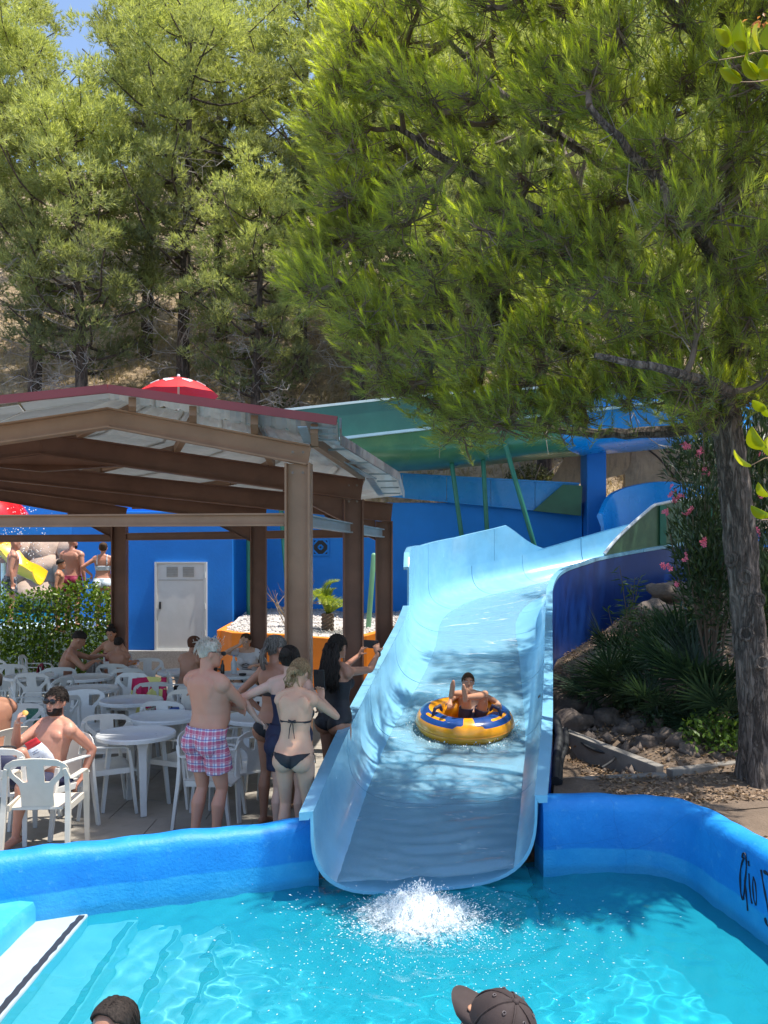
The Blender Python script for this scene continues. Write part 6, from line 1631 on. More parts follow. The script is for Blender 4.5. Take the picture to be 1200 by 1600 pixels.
# ================================================================== white plastic chairs and tables
def make_chair(label):
    t = thing('plastic_chair', (0, 0, 0), 0, label, 'chair', 'white plastic chairs on the plaza'); m = M_white_plastic
    # back: wide curved top band, centre panel, two hand holes
    rows = 15; V = []; F = []
    def w(v): return float(np.interp(v, [0, .04, .10, .2, .30, .42, .54, .7, 1], [.17, .215, .245, .25, .232, .175, .135, .125, .128]))
    cols = 5
    for r_ in range(rows + 1):
        v = r_ / rows; W_ = w(v); hole = .16 < v < .46
        ho = max(.07, W_ - .058) if hole else None
        c = .066
        us = [0, c * .5, c, (W_ - .058 if W_ - .058 > c + .002 else c + (W_ - c) * .5), W_]
        z = .83 - .42 * v; y = -.255 + .085 * v ** .9
        for s in (1, -1):
            for u in us:
                V.append(Vector((s * u, y - .0 + .34 * (0 - u * u) * -1 * (1 - v * .3) , z - .16 * u * u * 3 * (1 - v) ** 3)))
    for r_ in range(rows):
        v = (r_ + .5) / rows
        for s in (0, 1):
            for k in range(4):
                if k == 2 and .15 < v < .47: continue
                a = r_ * 10 + s * 5 + k; F.append((a, a + 1, a + 11, a + 10))
    me = bpy.data.meshes.new('backrest'); me.from_pydata([tuple(v) for v in V], [], F); bm = bmesh.new(); bm.from_mesh(me)
    bmesh.ops.remove_doubles(bm, verts=bm.verts, dist=.0005); bmesh.ops.recalc_face_normals(bm, faces=bm.faces); bmesh.ops.solidify(bm, geom=bm.faces[:], thickness=.012)
    for f in bm.faces: f.smooth = True
    for e in bm.edges:
        if len(e.link_faces) == 2 and e.calc_face_angle(0) > R(40): e.smooth = False
    bm.to_mesh(me); bm.free(); link('backrest', me, m, t)
    # seat: dished, with a rolled front edge
    n = 10; V = []; F = []
    for j in range(n + 1):
        for i in range(n + 1):
            u = i / n * 2 - 1; v = j / n; hw = .20 + .045 * v; x = u * hw
            z = .425 + .012 * v - .018 * (1 - u * u) * math.sin(math.pi * v) - (.03 * max(0, v - .88) / .12); V.append((x, -.19 + .45 * v, z))
    F = [(j * (n + 1) + i, j * (n + 1) + i + 1, (j + 1) * (n + 1) + i + 1, (j + 1) * (n + 1) + i) for j in range(n) for i in range(n)]
    solid_sheet(V, F, .02, 'seat', m, t)
    for s in (-1, 1):
        q = MB().beam([(s * .225, -.235, .745), (s * .25, -.215, .66), (s * .262, -.19, .655), (s * .275, .0, .652), (s * .278, .13, .645), (s * .276, .175, .62)], [.03, .04, .048, .05, .05, .046], [.03, .024, .016, .014, .016, .024], (1, 0, 0))
        q.build('armrest', m, t, local=True, bevel=.004)
        q = MB().beam([(s * .276, .176, .614), (s * .272, .20, .46), (s * .27, .225, .2), (s * .268, .25, 0)], [.045, .05, .045, .036], [.026, .03, .03, .028], (1, 0, 0)); q.build('leg', m, t, local=True, bevel=.004)
        q = MB().beam([(s * .235, -.222, .74), (s * .245, -.215, .56), (s * .250, -.225, .40), (s * .258, -.275, 0)], [.035, .04, .045, .036], [.02, .03, .034, .028], (1, 0, 0)); q.build('leg', m, t, local=True, bevel=.004)
        MB().beam([(s * .238, -.16, .41), (s * .252, .20, .415)], .02, .05, (1, 0, 0)).build('side_rail', m, t, local=True)
    return t
def make_table(label):
    t = thing('plastic_table', (0, 0, 0), 0, label, 'table', 'round white plastic tables on the plaza'); m = mat('table plastic', (.62, .63, .62), .30, .06, 7, stain=(5, .4, (.46, .46, .44)))
    MB().lathe([(.004, .725), (.335, .725), (.345, .732), (.365, .731), (.375, .72), (.375, .69), (.366, .69), (.364, .708), (.004, .71)], seg=40).build('tabletop', m, t, smooth=True, local=True)
    for k in range(4):
        a = k * math.pi / 2 + .5; d = Vector((math.cos(a), math.sin(a), 0)); s_ = Vector((-d.y, d.x, 0))
        q = MB().beam([d * .25 + Vector((0, 0, .70)), d * .255 + Vector((0, 0, .6)), d * .285 + Vector((0, 0, .3)), d * .315], [.12, .075, .065, .055], [.05, .04, .036, .03], s_); q.build('leg', m, t, local=True, bevel=.005)
    MB().tube([Vector((.2 * math.cos(q_), .2 * math.sin(q_), .69)) for q_ in np.linspace(0, 6.283, 20)], .014, 6).build('under_ring', m, t, local=True)
    return t
TB = [(213, 1152, 8.05, 'round white table nearest the pool wall, left of the man in plaid shorts'), (256, 1122, 8.95, 'round white table directly behind the nearest one, partly behind the plaid shorts man'), (205, 1093, 10.0, 'round white table under the pink patterned towel'), (140, 1072, 10.9, 'round white table with a bluish shine behind the man in sunglasses'), (135, 1053, 12.0, 'white table one row behind the bluish shining one'), (48, 1050, 12.1, 'cream table at the far left edge in front of the hedge'), (285, 1040, 12.6, 'round white table before the white door'), (372, 1046, 12.3, 'round white table in front of the woman in the white shirt'), (360, 1064, 11.0, 'bluish white table left of the ponytail woman'), (180, 1024, 13.5, 'table where the family sits by the hedge'), (405, 1100, 8.9, 'table mostly hidden behind the ponytail woman')]
t0 = make_table(TB[0][3]); TP = []
for i, (px, py, Yd, lab) in enumerate(TB):
    t = t0 if i == 0 else copy_tree(t0); p = P(px, py, Yd); t.location = (p.x, p.y, 0); t.rotation_euler = (0, 0, i * .7); t['label'] = lab; TP.append(p)
# chairs: px, distance, way they face (degrees, 0 = away from the camera, 90 = to the left)
CH = [(71, 6.82, 4, 'white chair coloured sunlit cream nearest the pool with its back to the camera'),
      (84, 7.42, 150, 'white chair the man in sunglasses sits on'),
      (-4, 7.15, 15, 'white chair with the navy bag at the left edge'),
      (172, 8.75, 10, 'white chair with its back to the camera behind the nearest table'),
      (163, 8.0, -62, 'white chair standing left of the nearest table'),
      (330, 7.62, -95, 'white chair facing right directly behind the man in plaid shorts'),
      (285, 8.35, 65, 'white chair tucked in right of the nearest table'),
      (262, 9.55, 0, 'white chair with a low back behind the second table'),
      (372, 8.45, 95, 'white chair facing left just right of the plaid shorts'),
      (378, 9.4, 120, 'white chair behind the one right of the plaid shorts'),
      (60, 8.9, 105, 'white chair at left behind the sunglasses man\'s shoulder'),
      (78, 9.7, 70, 'white chair turned sideways left of the bluish shining table'),
      (50, 10.4, -60, 'white chair half behind the man cut by the left edge'),
      (130, 9.9, 200, 'white chair facing the camera behind the head of the man in sunglasses'),
      (75, 11.3, 75, 'white chair with its side turned, left of the second row table'),
      (195, 11.4, 170, 'white chair facing the camera right of the bluish shining table'),
      (205, 12.4, 5, 'white chair with its back to the camera behind the boy'),
      (92, 12.5, 20, 'white chair beside the cream table, back to the camera'),
      (22, 12.9, 10, 'white chair behind the cream table at the left edge'),
      (8, 13.6, -20, 'white chair cut by the left edge before the hedge'),
      (58, 13.9, -80, 'white chair facing right before the hedge, its arm toward the family'),
      (90, 12.7, -70, 'white chair the man by the hedge sits on'),
      (183, 12.95, 0, 'white chair the boy sits on'),
      (178, 14.2, 180, 'white chair the woman by the hedge sits on'),
      (240, 11.0, 15, 'white chair carrying the pink patterned towel'),
      (290, 12.0, -70, 'white chair the red haired person sits on'),
      (390, 13.2, 185, 'white chair the woman in the white shirt sits on'),
      (318, 10.6, -45, 'white chair left of the table with the ponytail woman'),
      (228, 13.2, 190, 'white chair between the boy and the white door'),
      (60, 11.9, 0, 'white chair pushed in under the cream table'),
      (388, 7.95, 40, 'white chair with only its leg and seat showing behind the ponytail woman\'s legs'),
      (30, 9.35, 25, 'white chair holding the green and white bag')]
c0 = make_chair(CH[0][3]); CHL = []
cream = mat('sunlit cream on white plastic', (.66, .60, .50), .4, .05, 9, stain=(7, .3, (.52, .47, .38)))  # sunlight on the front chair put into its plastic colour
for i, (px, Yd, a, lab) in enumerate(CH):
    c = c0 if i == 0 else copy_tree(c0); c.location = ((px - 600) / FOC * Yd, Yd, 0); c.rotation_euler = (0, 0, R(a)); c['label'] = lab; CHL.append(c)
for ch in c0.children:
    ch.material_slots[0].link = 'OBJECT'; ch.material_slots[0].material = cream
# ------------------------------------------------------------------ people
SK_TAN = skin('tanned skin', (.40, .205, .13)); SK_RED = skin('sunburnt skin', (.53, .265, .18)); SK_PALE = skin('fair skin', (.60, .36, .24)); SK_MID = skin('light brown skin', (.46, .235, .14)); SK_DARK = skin('brown skin', (.33, .15, .085))
H_BLACK = hairmat('black hair', (.010, .008, .007), (.045, .034, .028)); H_BROWN = hairmat('dark brown hair', (.030, .018, .011), (.10, .060, .035)); H_GREY = hairmat('white grey hair', (.36, .31, .25), (.62, .56, .48)); H_FAIR = hairmat('fair brown hair', (.16, .095, .05), (.42, .28, .15)); H_MIX = hairmat('grey streaked hair', (.03, .025, .022), (.26, .23, .20)); H_RED = hairmat('reddish brown hair', (.06, .022, .014), (.16, .07, .04))
C_BLACK = mat('black swim fabric', (.012, .012, .016), .6, .15, 20, bmp=.15, bs=200, bd=.001); C_NAVY = mat('navy fabric', (.012, .016, .05), .65, .15, 12, bmp=.2, bs=150, bd=.001)
# plaid cloth: red and blue checks on white
C_PLAID, nt, b = nodes_of('plaid cotton'); tc = nt.nodes.new('ShaderNodeTexCoord'); sp = nt.nodes.new('ShaderNodeSeparateXYZ'); nt.links.new(tc.outputs['Object'], sp.inputs[0])
hh_ = math_(nt, 'ADD', math_(nt, 'MULTIPLY', sp.outputs['X'], 1.0), math_(nt, 'MULTIPLY', sp.outputs['Y'], .75))
def band(src, per, off, w_):
    f = math_(nt, 'FRACT', math_(nt, 'ADD', math_(nt, 'DIVIDE', src, per), off)); return math_(nt, 'LESS_THAN', f, w_)
col = mixc(nt, 0, (.66, .60, .66), (.66, .60, .66))
for src, o1 in ((hh_, 0), (sp.outputs['Z'], .3)):
    for per, off, w_, cc, a in ((.075, o1, .50, (.50, .02, .10), .62), (.075, o1 + .40, .16, (.05, .06, .26), .60), (.0375, o1 + .15, .10, (.85, .80, .82), .5)):
        col = mixc(nt, math_(nt, 'MULTIPLY', band(src, per, off, w_), a), col, cc)
nt.links.new(col, b.inputs['Base Color']); b.inputs['Roughness'].default_value = .85; bump(nt, b, nz(nt, tc.outputs['Object'], 22, 4), .3, .008)
def at(px, Yd): return ((px - 600) / FOC * Yd, Yd, 0)
# 1 old man, arms folded
q = person('elderly white haired man standing with folded arms, seen from behind in pink plaid shorts', at(322, 6.95), R(-38), 1.73, 'm', SK_RED, .0085, lean=2, belly=.08, bulk=1.17, wrists=((-.02, .27, 1.17), (.12, .25, 1.13)), poles=((1, .25, -.45), (-1, .1, -.5)), hands=((-1, .12, .05), (1, -.1, -.06)), palms=((0, -1, 0), (0, -1, 0)), curl=(.25, .35), head=(-26, 2, 0), group='people standing beside the slide', ankles=((.09, .02, .08), (-.085, -.06, .08)))
shorts(q, C_PLAID, .62, .014, .030, 1.02, 'plaid_shorts', 3, .010)
hair(q, H_GREY, lambda h: (h[:, 2] > .015 - .55 * np.clip(.03 - h[:, 1], 0, .12)) & (h[:, 1] < .05) & ~((h[:, 2] > .082) & (np.hypot(h[:, 0], h[:, 1] + .01) < .05)), .009, .006, 3)
def whisk(rs_, s): d = Vector(s) - q.hc; d.normalize(); e = Vector(s) + d * .03 + Vector(rs_.normal(size=3) * .016); return [s, Vector(s).lerp(e, .5), e, e + Vector(rs_.normal(size=3) * .014) + Vector((0, 0, .008))]
def scalp(rs_, P_=None, back=1):
    a = rs_.uniform(0, 6.28); z = rs_.uniform(.05, .11); r_ = math.sqrt(max(0, 1 - ((z - .01) / .12) ** 2)); return (P_ or q).HX(.078 * r_ * math.cos(a), -.012 + .095 * r_ * math.sin(a), z)
locks(q, H_GREY, scalp, whisk, 46, .0017, 5); tufts(q, H_GREY, 420, .045, .0022, 5, -.01, .05, .12)
MB().tube([q.HX(.079, -.01, .018), q.HX(.083, .05, .02), q.HX(.075, .10, .018)], .0035, 6).tube([q.HX(.078, .10, .018), q.HX(.04, .115, .012), q.HX(.004, .118, .018)], .003, 6).ell(q.HX(.042, .112, .004), (.030, .012, .02)).build('glasses', M_dark, q.root, local=True)
# 2 fair haired woman in a black bikini
q = person('fair haired woman in a black string bikini, seen from behind, holding up a phone', at(460, 6.62), R(-12), 1.60, 'f', SK_PALE, .0078, lean=3, bend=7, wrists=((.13, .33, 1.24), (-.02, .32, 1.20)), poles=((.75, -.3, -.6), (-.5, -.3, -.7)), hands=((-.25, .55, .8), (.7, .3, .7)), palms=((-.3, .2, 1), (0, 1, 0)), curl=(.95, .5), head=(-18, 26, 6), group='people standing beside the slide', ankles=((.085, .0, .07), (-.085, -.02, .07)))
z, x, y = q.rest[:, 2], np.abs(q.rest[:, 0]), q.rest[:, 1]; body_ = on(q, 'torso', 'pelvis', 'thigh')
shell(q.me, body_ & (z < .958 - .022 * np.exp(-(x / .06) ** 2)) & (z > .815 + .135 * np.clip(x / .165, 0, 1) ** 1.25), .0035, 'bikini_bottom', C_BLACK, q.root, 0, .005)
shell(q.me, on(q, 'torso') & (((z > 1.205) & (z < 1.228)) | ((y > .06) & (z > 1.20) & (z < 1.33 - .4 * np.abs(x - .06)))), .0035, 'bikini_top', C_BLACK, q.root, 0, .005)
tie = MB(); U = q.U
for s in (1, -1):
    tie.tube([U(s * .004, -.095, 1.215), U(s * .016, -.105, 1.16), U(s * (.022 if s < 0 else .03), -.10, 1.075)], [.007, .008, .006], 6, flat=.4)
    tie.tube([U(0, -.098, 1.216), U(s * .03, -.106, 1.228), U(s * .036, -.105, 1.21), U(0, -.099, 1.213)], .006, 6)
tie.build('bikini_tie', C_BLACK, q.root, smooth=True, local=True)
for s in (1, -1): MB().tube([U(s * .165, -.02, .965), U(s * .195, -.03, .93), U(s * .20, -.03, .87)], .004, 6).build('side_tie', C_BLACK, q.root, local=True)
hair(q, H_FAIR, LONG, .013, .004, 7); tufts(q, H_FAIR, 323, .075, .0024, 6, -.05)
HX = q.HX
bun = MB()
for i in range(9):
    a = i * .7; c0_ = HX(.012 * math.sin(a * 3), -.112, -.045); bun.tube([Vector(p) for p in catmull([HX(.045 * math.cos(a), -.085, -.02 + .03 * math.sin(a)), HX(.03 * math.cos(a + .8), -.125, -.045 + .022 * math.sin(a + .8)), HX(.018 * math.cos(a + 2), -.13, -.075), HX(.02 * math.cos(a), -.11, -.13 - .01 * (i % 3))], 10)], [.014, .015, .015, .014, .013, .012, .010, .008, .006, .003], 7)
bun.build('hair_knot', H_FAIR, q.root, smooth='all', local=True)
locks(q, H_FAIR, lambda r_: HX(r_.uniform(-.06, .06), -.09 + r_.uniform(0, .02), -.05 + r_.uniform(-.02, .02)), lambda r_, s: [s, s + Vector((r_.normal() * .02, -.01, -.04)), s + Vector((r_.normal() * .03, .0, -.08)), s + Vector((r_.normal() * .04, .01, -.12))], 16, .005, 3, 'loose_strands')
w_ = q.arms[0]; T_ = q.root.matrix_basis
def held(Pn, s, size, name, label, cat_, m, off=(0, 0, 0), rot=None, parts=None):
    S_, el, wr, hd_, pn, ac = Pn.arms[s]; bpy.context.view_layer.update()
    M = Matrix.Translation(Pn.root.location) @ Matrix.Rotation(Pn.root.rotation_euler.z, 4, 'Z')
    c = M @ (wr + hd_ * .10 * Pn.k + pn * .035 + Vector(off)); t = thing(name, c, 0, label, cat_); return t
def phone(t, rot, size=(.075, .010, .155)):
    M = Matrix(rot) if not isinstance(rot, Matrix) else rot
    MB().box((0, 0, 0), size, M=M).build('phone_case', M_dark, t, local=True, bevel=.004)
    MB().box(M @ Vector((0, .0062, 0)), (size[0] - .008, .002, size[2] - .01), M=M).build('screen', mat('phone glass', (.03, .04, .06), .08, .1, 5), t, local=True)
    MB().box(M @ Vector((-.018, -.0065, size[2] / 2 - .025)), (.028, .003, .03), M=M).build('lens_bump', mat('lens bump', (.03, .03, .035), .2, .1, 5), t, local=True)
t = held(q, 0, None, 'phone', 'dark phone held up by the fair haired woman in the string bikini', 'phone', None, (-.01, .03, .06)); phone(t, Matrix.Rotation(R(-15), 3, 'Z') @ Matrix.Rotation(R(8), 3, 'X'), (.095, .012, .175))
# 3 dark haired woman behind, pale arm on hip
q = person('pale woman in a navy skirt, mostly hidden behind the fair haired woman', at(452, 7.06), R(-10), 1.66, 'f', skin('pale skin', (.66, .42, .32)), .0085, bulk=1.12, lean=1, wrists=((.16, .36, 1.08), (-.27, -.02, 1.03)), poles=((.6, -.4, -.5), (-1, -.35, .1)), hands=((-.3, .9, .2), (.5, .6, -.5)), palms=((-1, 0, 0), (0, 0, -1)), curl=(.5, .4), head=(-10, 6, 0), group='people standing beside the slide')
z = q.rest[:, 2]; shell(q.me, (on(q, 'thigh') & (q.t < .62)) | (on(q, 'torso', 'pelvis') & (z < 1.06)), .02 + .03 * on(q, 'thigh') * q.t, 'skirt', C_NAVY, q.root, .006, .006)
shell(q.me, on(q, 'torso') & (z > 1.05) & (z < 1.33), .005, 'top', C_NAVY, q.root, .002, .005)
hair(q, H_BLACK, LONG, .016, .006, 2); tufts(q, H_BLACK, 238, .07, .0024, 4, -.03); MB().ell(q.HX(0, -.10, .055), (.05, .045, .045), 12, 8).build('hair_bun', H_BLACK, q.root, smooth=True, local=True)
# 4 ponytail woman, hand on hip
q = person('tanned woman with a grey streaked ponytail and black bikini, her left hand on her hip', at(428, 7.5), R(-30), 1.71, 'f', SK_TAN, .0085, lean=2, wrists=((.20, .18, 1.0), (-.20, .06, 1.02)), poles=((.7, -.4, -.3), (-1, -.45, .05)), hands=((0, .5, -.8), (.75, .45, -.45)), palms=((-1, 0, 0), (0, 0, -1)), curl=(.4, .3), head=(-22, 2, 0), group='people standing beside the slide')
z, x, y = q.rest[:, 2], np.abs(q.rest[:, 0]), q.rest[:, 1]; body_ = on(q, 'torso', 'pelvis', 'thigh')
shell(q.me, body_ & (z < .965) & (z > .815 + .12 * np.clip(x / .16, 0, 1)), .0035, 'bikini_bottom', C_BLACK, q.root, 0, .005)
shell(q.me, on(q, 'torso') & (((z > 1.20) & (z < 1.25)) | ((y > .06) & (z > 1.2) & (z < 1.34))), .0035, 'bikini_top', C_BLACK, q.root, 0, .005)
hair(q, H_MIX, LONG, .012, .003, 4); tufts(q, H_MIX, 289, .08, .0024, 4, -.03); HX = q.HX
locks(q, H_MIX, lambda r_: HX(r_.normal() * .014, -.115, .0 + r_.normal() * .012), lambda r_, s: [s, s + q.MH @ Vector((r_.normal() * .012, -.035, -.03)), s + q.MH @ Vector((r_.normal() * .02, -.03, -.09)), s + q.MH @ Vector((r_.normal() * .016, -.015, -.15 - r_.rand() * .03))], 34, .010, 6, 'ponytail')
MB().tube([HX(.018 * math.cos(a), -.118, .0 + .018 * math.sin(a)) for a in np.linspace(0, 6.28, 12)], .006, 6).build('hair_tie', C_BLACK, q.root, local=True)
MB().tube([HX(-.078, -.01, .02), HX(-.06, .09, .03), HX(0, .11, .03), HX(.06, .09, .03), HX(.078, -.01, .02)], .0045, 6).ell(HX(.035, .105, .018), (.032, .012, .022)).ell(HX(-.035, .105, .018), (.032, .012, .022)).build('sunglasses', M_dark, q.root, local=True)
# 5 woman in a black one piece, filming
q = person('long dark haired woman in a strapless black swimsuit filming the slide with her phone', at(524, 7.85), R(-40), 1.69, 'f', SK_TAN, .0085, bulk=1.10, lean=2, wrists=((.12, .48, 1.48), (-.12, .47, 1.45)), poles=((.55, -.1, -.85), (-.5, -.2, -.85)), hands=((-.5, .2, 1), (.5, .2, 1)), palms=((-.6, .8, 0), (.6, .8, 0)), curl=(.7, .7), head=(8, 0, 0), group='people standing beside the slide')
z, x, y = q.rest[:, 2], np.abs(q.rest[:, 0]), q.rest[:, 1]; body_ = on(q, 'torso', 'pelvis', 'thigh')
shell(q.me, body_ & (z < 1.31 + .02 * (y > 0)) & (z > .82 + .09 * np.clip(x / .17, 0, 1) ** 1.2), .004, 'swimsuit', C_BLACK, q.root, .001, .005)
hair(q, H_BLACK, LONG, .014, .004, 9); tufts(q, H_BLACK, 255, .09, .0024, 3, -.03); HX = q.HX
locks(q, H_BLACK, lambda r_: HX(r_.uniform(-.075, .075), -.075 - r_.uniform(0, .03), r_.uniform(-.03, .05)), lambda r_, s: [s, s + q.MH @ Vector((r_.normal() * .012, -.022, -.07)), s + q.MH @ Vector((r_.normal() * .02, -.035, -.16)), s + q.MH @ Vector((r_.normal() * .028, -.035, -.27)), s + q.MH @ Vector((r_.normal() * .034, -.025, -.36 - r_.rand() * .06))], 90, .010, 8, 'long_hair')
M5 = Matrix.Translation(q.root.location) @ Matrix.Rotation(q.root.rotation_euler.z, 4, 'Z')
c = M5 @ ((q.arms[0][2] + q.arms[1][2]) / 2 + Vector((0, .04, .10))); t = thing('phone', c, 0, 'black phone held sideways by the woman in the black swimsuit', 'phone'); phone(t, Matrix.Rotation(q.root.rotation_euler.z + R(10), 3, 'Z') @ Matrix.Rotation(R(90), 3, 'Y'), (.08, .011, .165))
MB().tube([q.arms[0][2] + Vector((.03 * math.cos(a), .0, .03 * math.sin(a))) for a in np.linspace(0, 6.28, 12)], .006, 6).build('bracelet', M_dark, q.root, local=True)
# ------------------------------------------------------------------ seated people
def seat_pose(k=1.0, spread=.09, fx=.40, foot=.36):
    return dict(pz=.53 * k, ankles=((spread + .03, foot, .08), (-spread - .03, foot, .08)), knees=((.15, .6, 1), (-.15, .6, 1)))
# 6 man in sunglasses, eating
q = person('dark haired bearded man in sunglasses and navy shorts sitting and eating crisps from a bag', (CHL[1].location.x - .02, CHL[1].location.y - .02, 0), R(150), 1.72, 'm', SK_RED, .0075, lean=-6, bulk=1.08, belly=.03, pz=.46, ankles=((.34, .50, .62), (-.12, .44, .08)), knees=((-.6, .5, 1), (-.15, .6, 1)), toes=((.9, .3, -.3), (-.1, 1, -.15)), wrists=((.13, .24, .98), (-.26, -.13, .47)), poles=((.45, .1, -1), (-.3, -1, .1)), hands=((-.55, .2, .75), (.2, .6, -.6)), palms=((-.6, -.5, 0), (0, 0, -1)), curl=(.75, .4), head=(18, 4, 0), group='people sitting at the tables')
shorts(q, C_NAVY, .55, .012, .018, .985, 'swim_shorts', 5, .006); hair(q, H_BLACK, SHORT, .008, .005, 5); tufts(q, H_BLACK, 620, .042, .0026, 2, .035, .068, .13)
HX = q.HX; h = q.head_l
shell(q.me, on(q, 'head', 'neck') & (h[:, 2] < -.045) & (h[:, 2] > -.125) & (h[:, 1] > -.01) & ~((np.abs(h[:, 0]) < .022) & (np.abs(h[:, 2] + .064) < .013)), .003, 'beard', H_BLACK, q.root, .002, .005)
sg_ = MB()
for s in (1, -1): sg_.ell(HX(s * .033, .106, .016), (.032, .014, .026), 12, 8, q.MH); sg_.tube([HX(s * .06, .098, .026), HX(s * .082, .05, .024), HX(s * .08, -.02, .012)], .0045, 6)
sg_.tube([HX(-.012, .114, .022), HX(.012, .114, .022)], .004, 6); sg_.build('sunglasses', mat('black lens', (.008, .008, .01), .08, .1, 9), q.root, smooth=True, local=True); mouth(q, .004)
M6 = Matrix.Translation(q.root.location) @ Matrix.Rotation(q.root.rotation_euler.z, 4, 'Z')
S_, el, wr, hd_, pn, ac = q.arms[0]
c = M6 @ (wr + hd_ * .13 + pn * .04); cr_ = thing('crisp', c, 0, 'golden crisp in the fingers of the man in sunglasses', 'snack')
V = []; F = []
for j in range(6):
    for i in range(6): u, w2 = i / 5 * 2 - 1, j / 5 * 2 - 1; V.append((u * .026 * math.sqrt(1 - w2 * w2 / 2), w2 * .024 * math.sqrt(1 - u * u / 2), .010 * u * u - .006 * w2 * w2))
F = [(j * 6 + i, j * 6 + i + 1, (j + 1) * 6 + i + 1, (j + 1) * 6 + i) for j in range(5) for i in range(5)]
solid_sheet(V, F, .002, 'chip', mat('golden crisp', (.62, .36, .08), .6, .2, 60), cr_).rotation_euler = (1.1, .4, .5)
bg_ = thing('crisp_bag', P(62, 1178, 6.95), 0, 'white crisp bag with a red top leaning on the shin of the man in sunglasses', 'bag'); mb = MB(); rings = []
for z, w_, d_ in ((-.14, .055, .012), (-.125, .075, .03), (-.06, .085, .045), (.02, .078, .042), (.08, .066, .026)): rings.append([Vector((x, y, z)) for x, y in oval_ring(w_, d_, -d_, 16)])
MT = Matrix.Rotation(R(-28), 3, 'Y') @ Matrix.Rotation(R(14), 3, 'X')
mb.loft([[MT @ v for v in r_] for r_ in rings]).build('bag_body', mat('white foil bag', (.62, .62, .66), .4, .1, 8, bmp=.5, bs=14, bd=.02), bg_, smooth='all', local=True)
mb = MB(); mb.loft([[MT @ Vector((x, y, z)) for x, y in oval_ring(w_, d_, -d_, 16)] for z, w_, d_ in ((.081, .0665, .0255), (.10, .060, .016), (.125, .058, .006), (.14, .058, .004))]).build('bag_top', mat('red foil', (.62, .02, .025), .4, .1, 8), bg_, smooth='all', local=True)
mb = MB()
for k_, (x, z, w_) in enumerate(((0, .05, .05), (.0, .03, .06), (-.01, -.01, .04), (0, -.03, .05), (0, -.05, .035), (.0, -.09, .06))): mb.box(MT @ Vector((x, -.046 + abs(z - .0) * .16, z)), (w_, .003, .006), M=MT)
mb.build('printed_lines', mat('grey print', (.30, .30, .36), .6, .1, 9), bg_, local=True)['kind'] = 'stuff'
# 7 man cut by the left edge
sp_ = seat_pose(); q = person('seated man cut by the left edge with a white and black towel round his waist', (P(-8, 1150, 7.9).x, 7.9, 0), R(60), 1.76, 'm', SK_TAN, .011, lean=6, bulk=1.1, wrists=((.22, .34, .78), (-.2, .34, .78)), head=(30, 0, 0), group='people sitting at the tables', **sp_)
z = q.rest[:, 2]; shell(q.me, (on(q, 'thigh') & (q.t < .8)) | (on(q, 'torso', 'pelvis') & (z < 1.05)), .016, 'towel', mat('white towel', (.66, .66, .64), .9, .1, 30, bmp=.6, bs=60, bd=.006, stain=(9, .9, (.03, .03, .05))), q.root, .01, .008); hair(q, H_BLACK, SHORT, .02, .005, 2)
c7 = copy_tree(c0); c7.location = (q.root.location.x, 7.9, 0); c7.rotation_euler = (0, 0, R(60)); c7['label'] = 'white chair the man cut by the left edge sits on'
# 8-10 family by the hedge
def on_chair(i): return (CHL[i].location.x, CHL[i].location.y, 0)
q = person('tanned man by the hedge leaning over the table with his arm stretched out', on_chair(21), R(-70), 1.84, 'm', SK_TAN, .012, lean=24, bulk=1.12, belly=.03, wrists=((.12, .52, .86), (-.1, .66, .92)), poles=((.8, -.2, -.5), (-.8, -.2, -.4)), hands=((0, 1, 0), (.2, 1, 0)), palms=((0, 0, -1), (0, 0, -1)), head=(10, 8, 0), group='people sitting at the tables', **seat_pose())
shorts(q, mat('dark red swim cloth', (.16, .012, .025), .7, .1, 9), .6, .012, .02, 1.0, 'swim_shorts', 3); hair(q, H_BLACK, SHORT, .02, .005, 2)
q = person('dark haired woman sitting by the hedge facing the camera behind the boy', on_chair(23), R(180), 1.68, 'f', SK_MID, .012, lean=12, wrists=((.22, .42, .80), (-.2, .42, .80)), poles=((.8, -.2, -.5), (-.8, -.2, -.5)), hands=((-.3, 1, 0), (.3, 1, 0)), palms=((0, 0, -1), (0, 0, -1)), head=(0, 12, 0), group='people sitting at the tables', **seat_pose())
z = q.rest[:, 2]; shell(q.me, on(q, 'torso', 'pelvis') & (z < 1.32), .005, 'swimsuit', mat('dark red swimsuit', (.20, .02, .03), .6, .1, 9), q.root, 0, .005); hair(q, H_BLACK, LONG, .018, .005, 3); MB().ell(q.HX(0, -.05, .13), (.05, .05, .04), 10, 8).build('hair_bun', H_BLACK, q.root, smooth=True, local=True); eyes(q); mouth(q)
q = person('small dark haired boy sitting with his bare back to the camera at the family table', on_chair(22), R(0), 1.42, 'm', SK_TAN, .011, lean=8, wrists=((.18, .36, .80), (-.18, .36, .80)), hands=((0, 1, 0), (0, 1, 0)), palms=((0, 0, -1), (0, 0, -1)), head=(0, -4, 0), group='people sitting at the tables', pz=.55, ankles=((.1, .36, .12), (-.1, .36, .12)), knees=((.1, .6, 1), (-.1, .6, 1)))
shorts(q, C_NAVY, .6, .012, .02, .98, 'swim_shorts', 4); hair(q, H_BLACK, SHORT, .02, .005, 8)
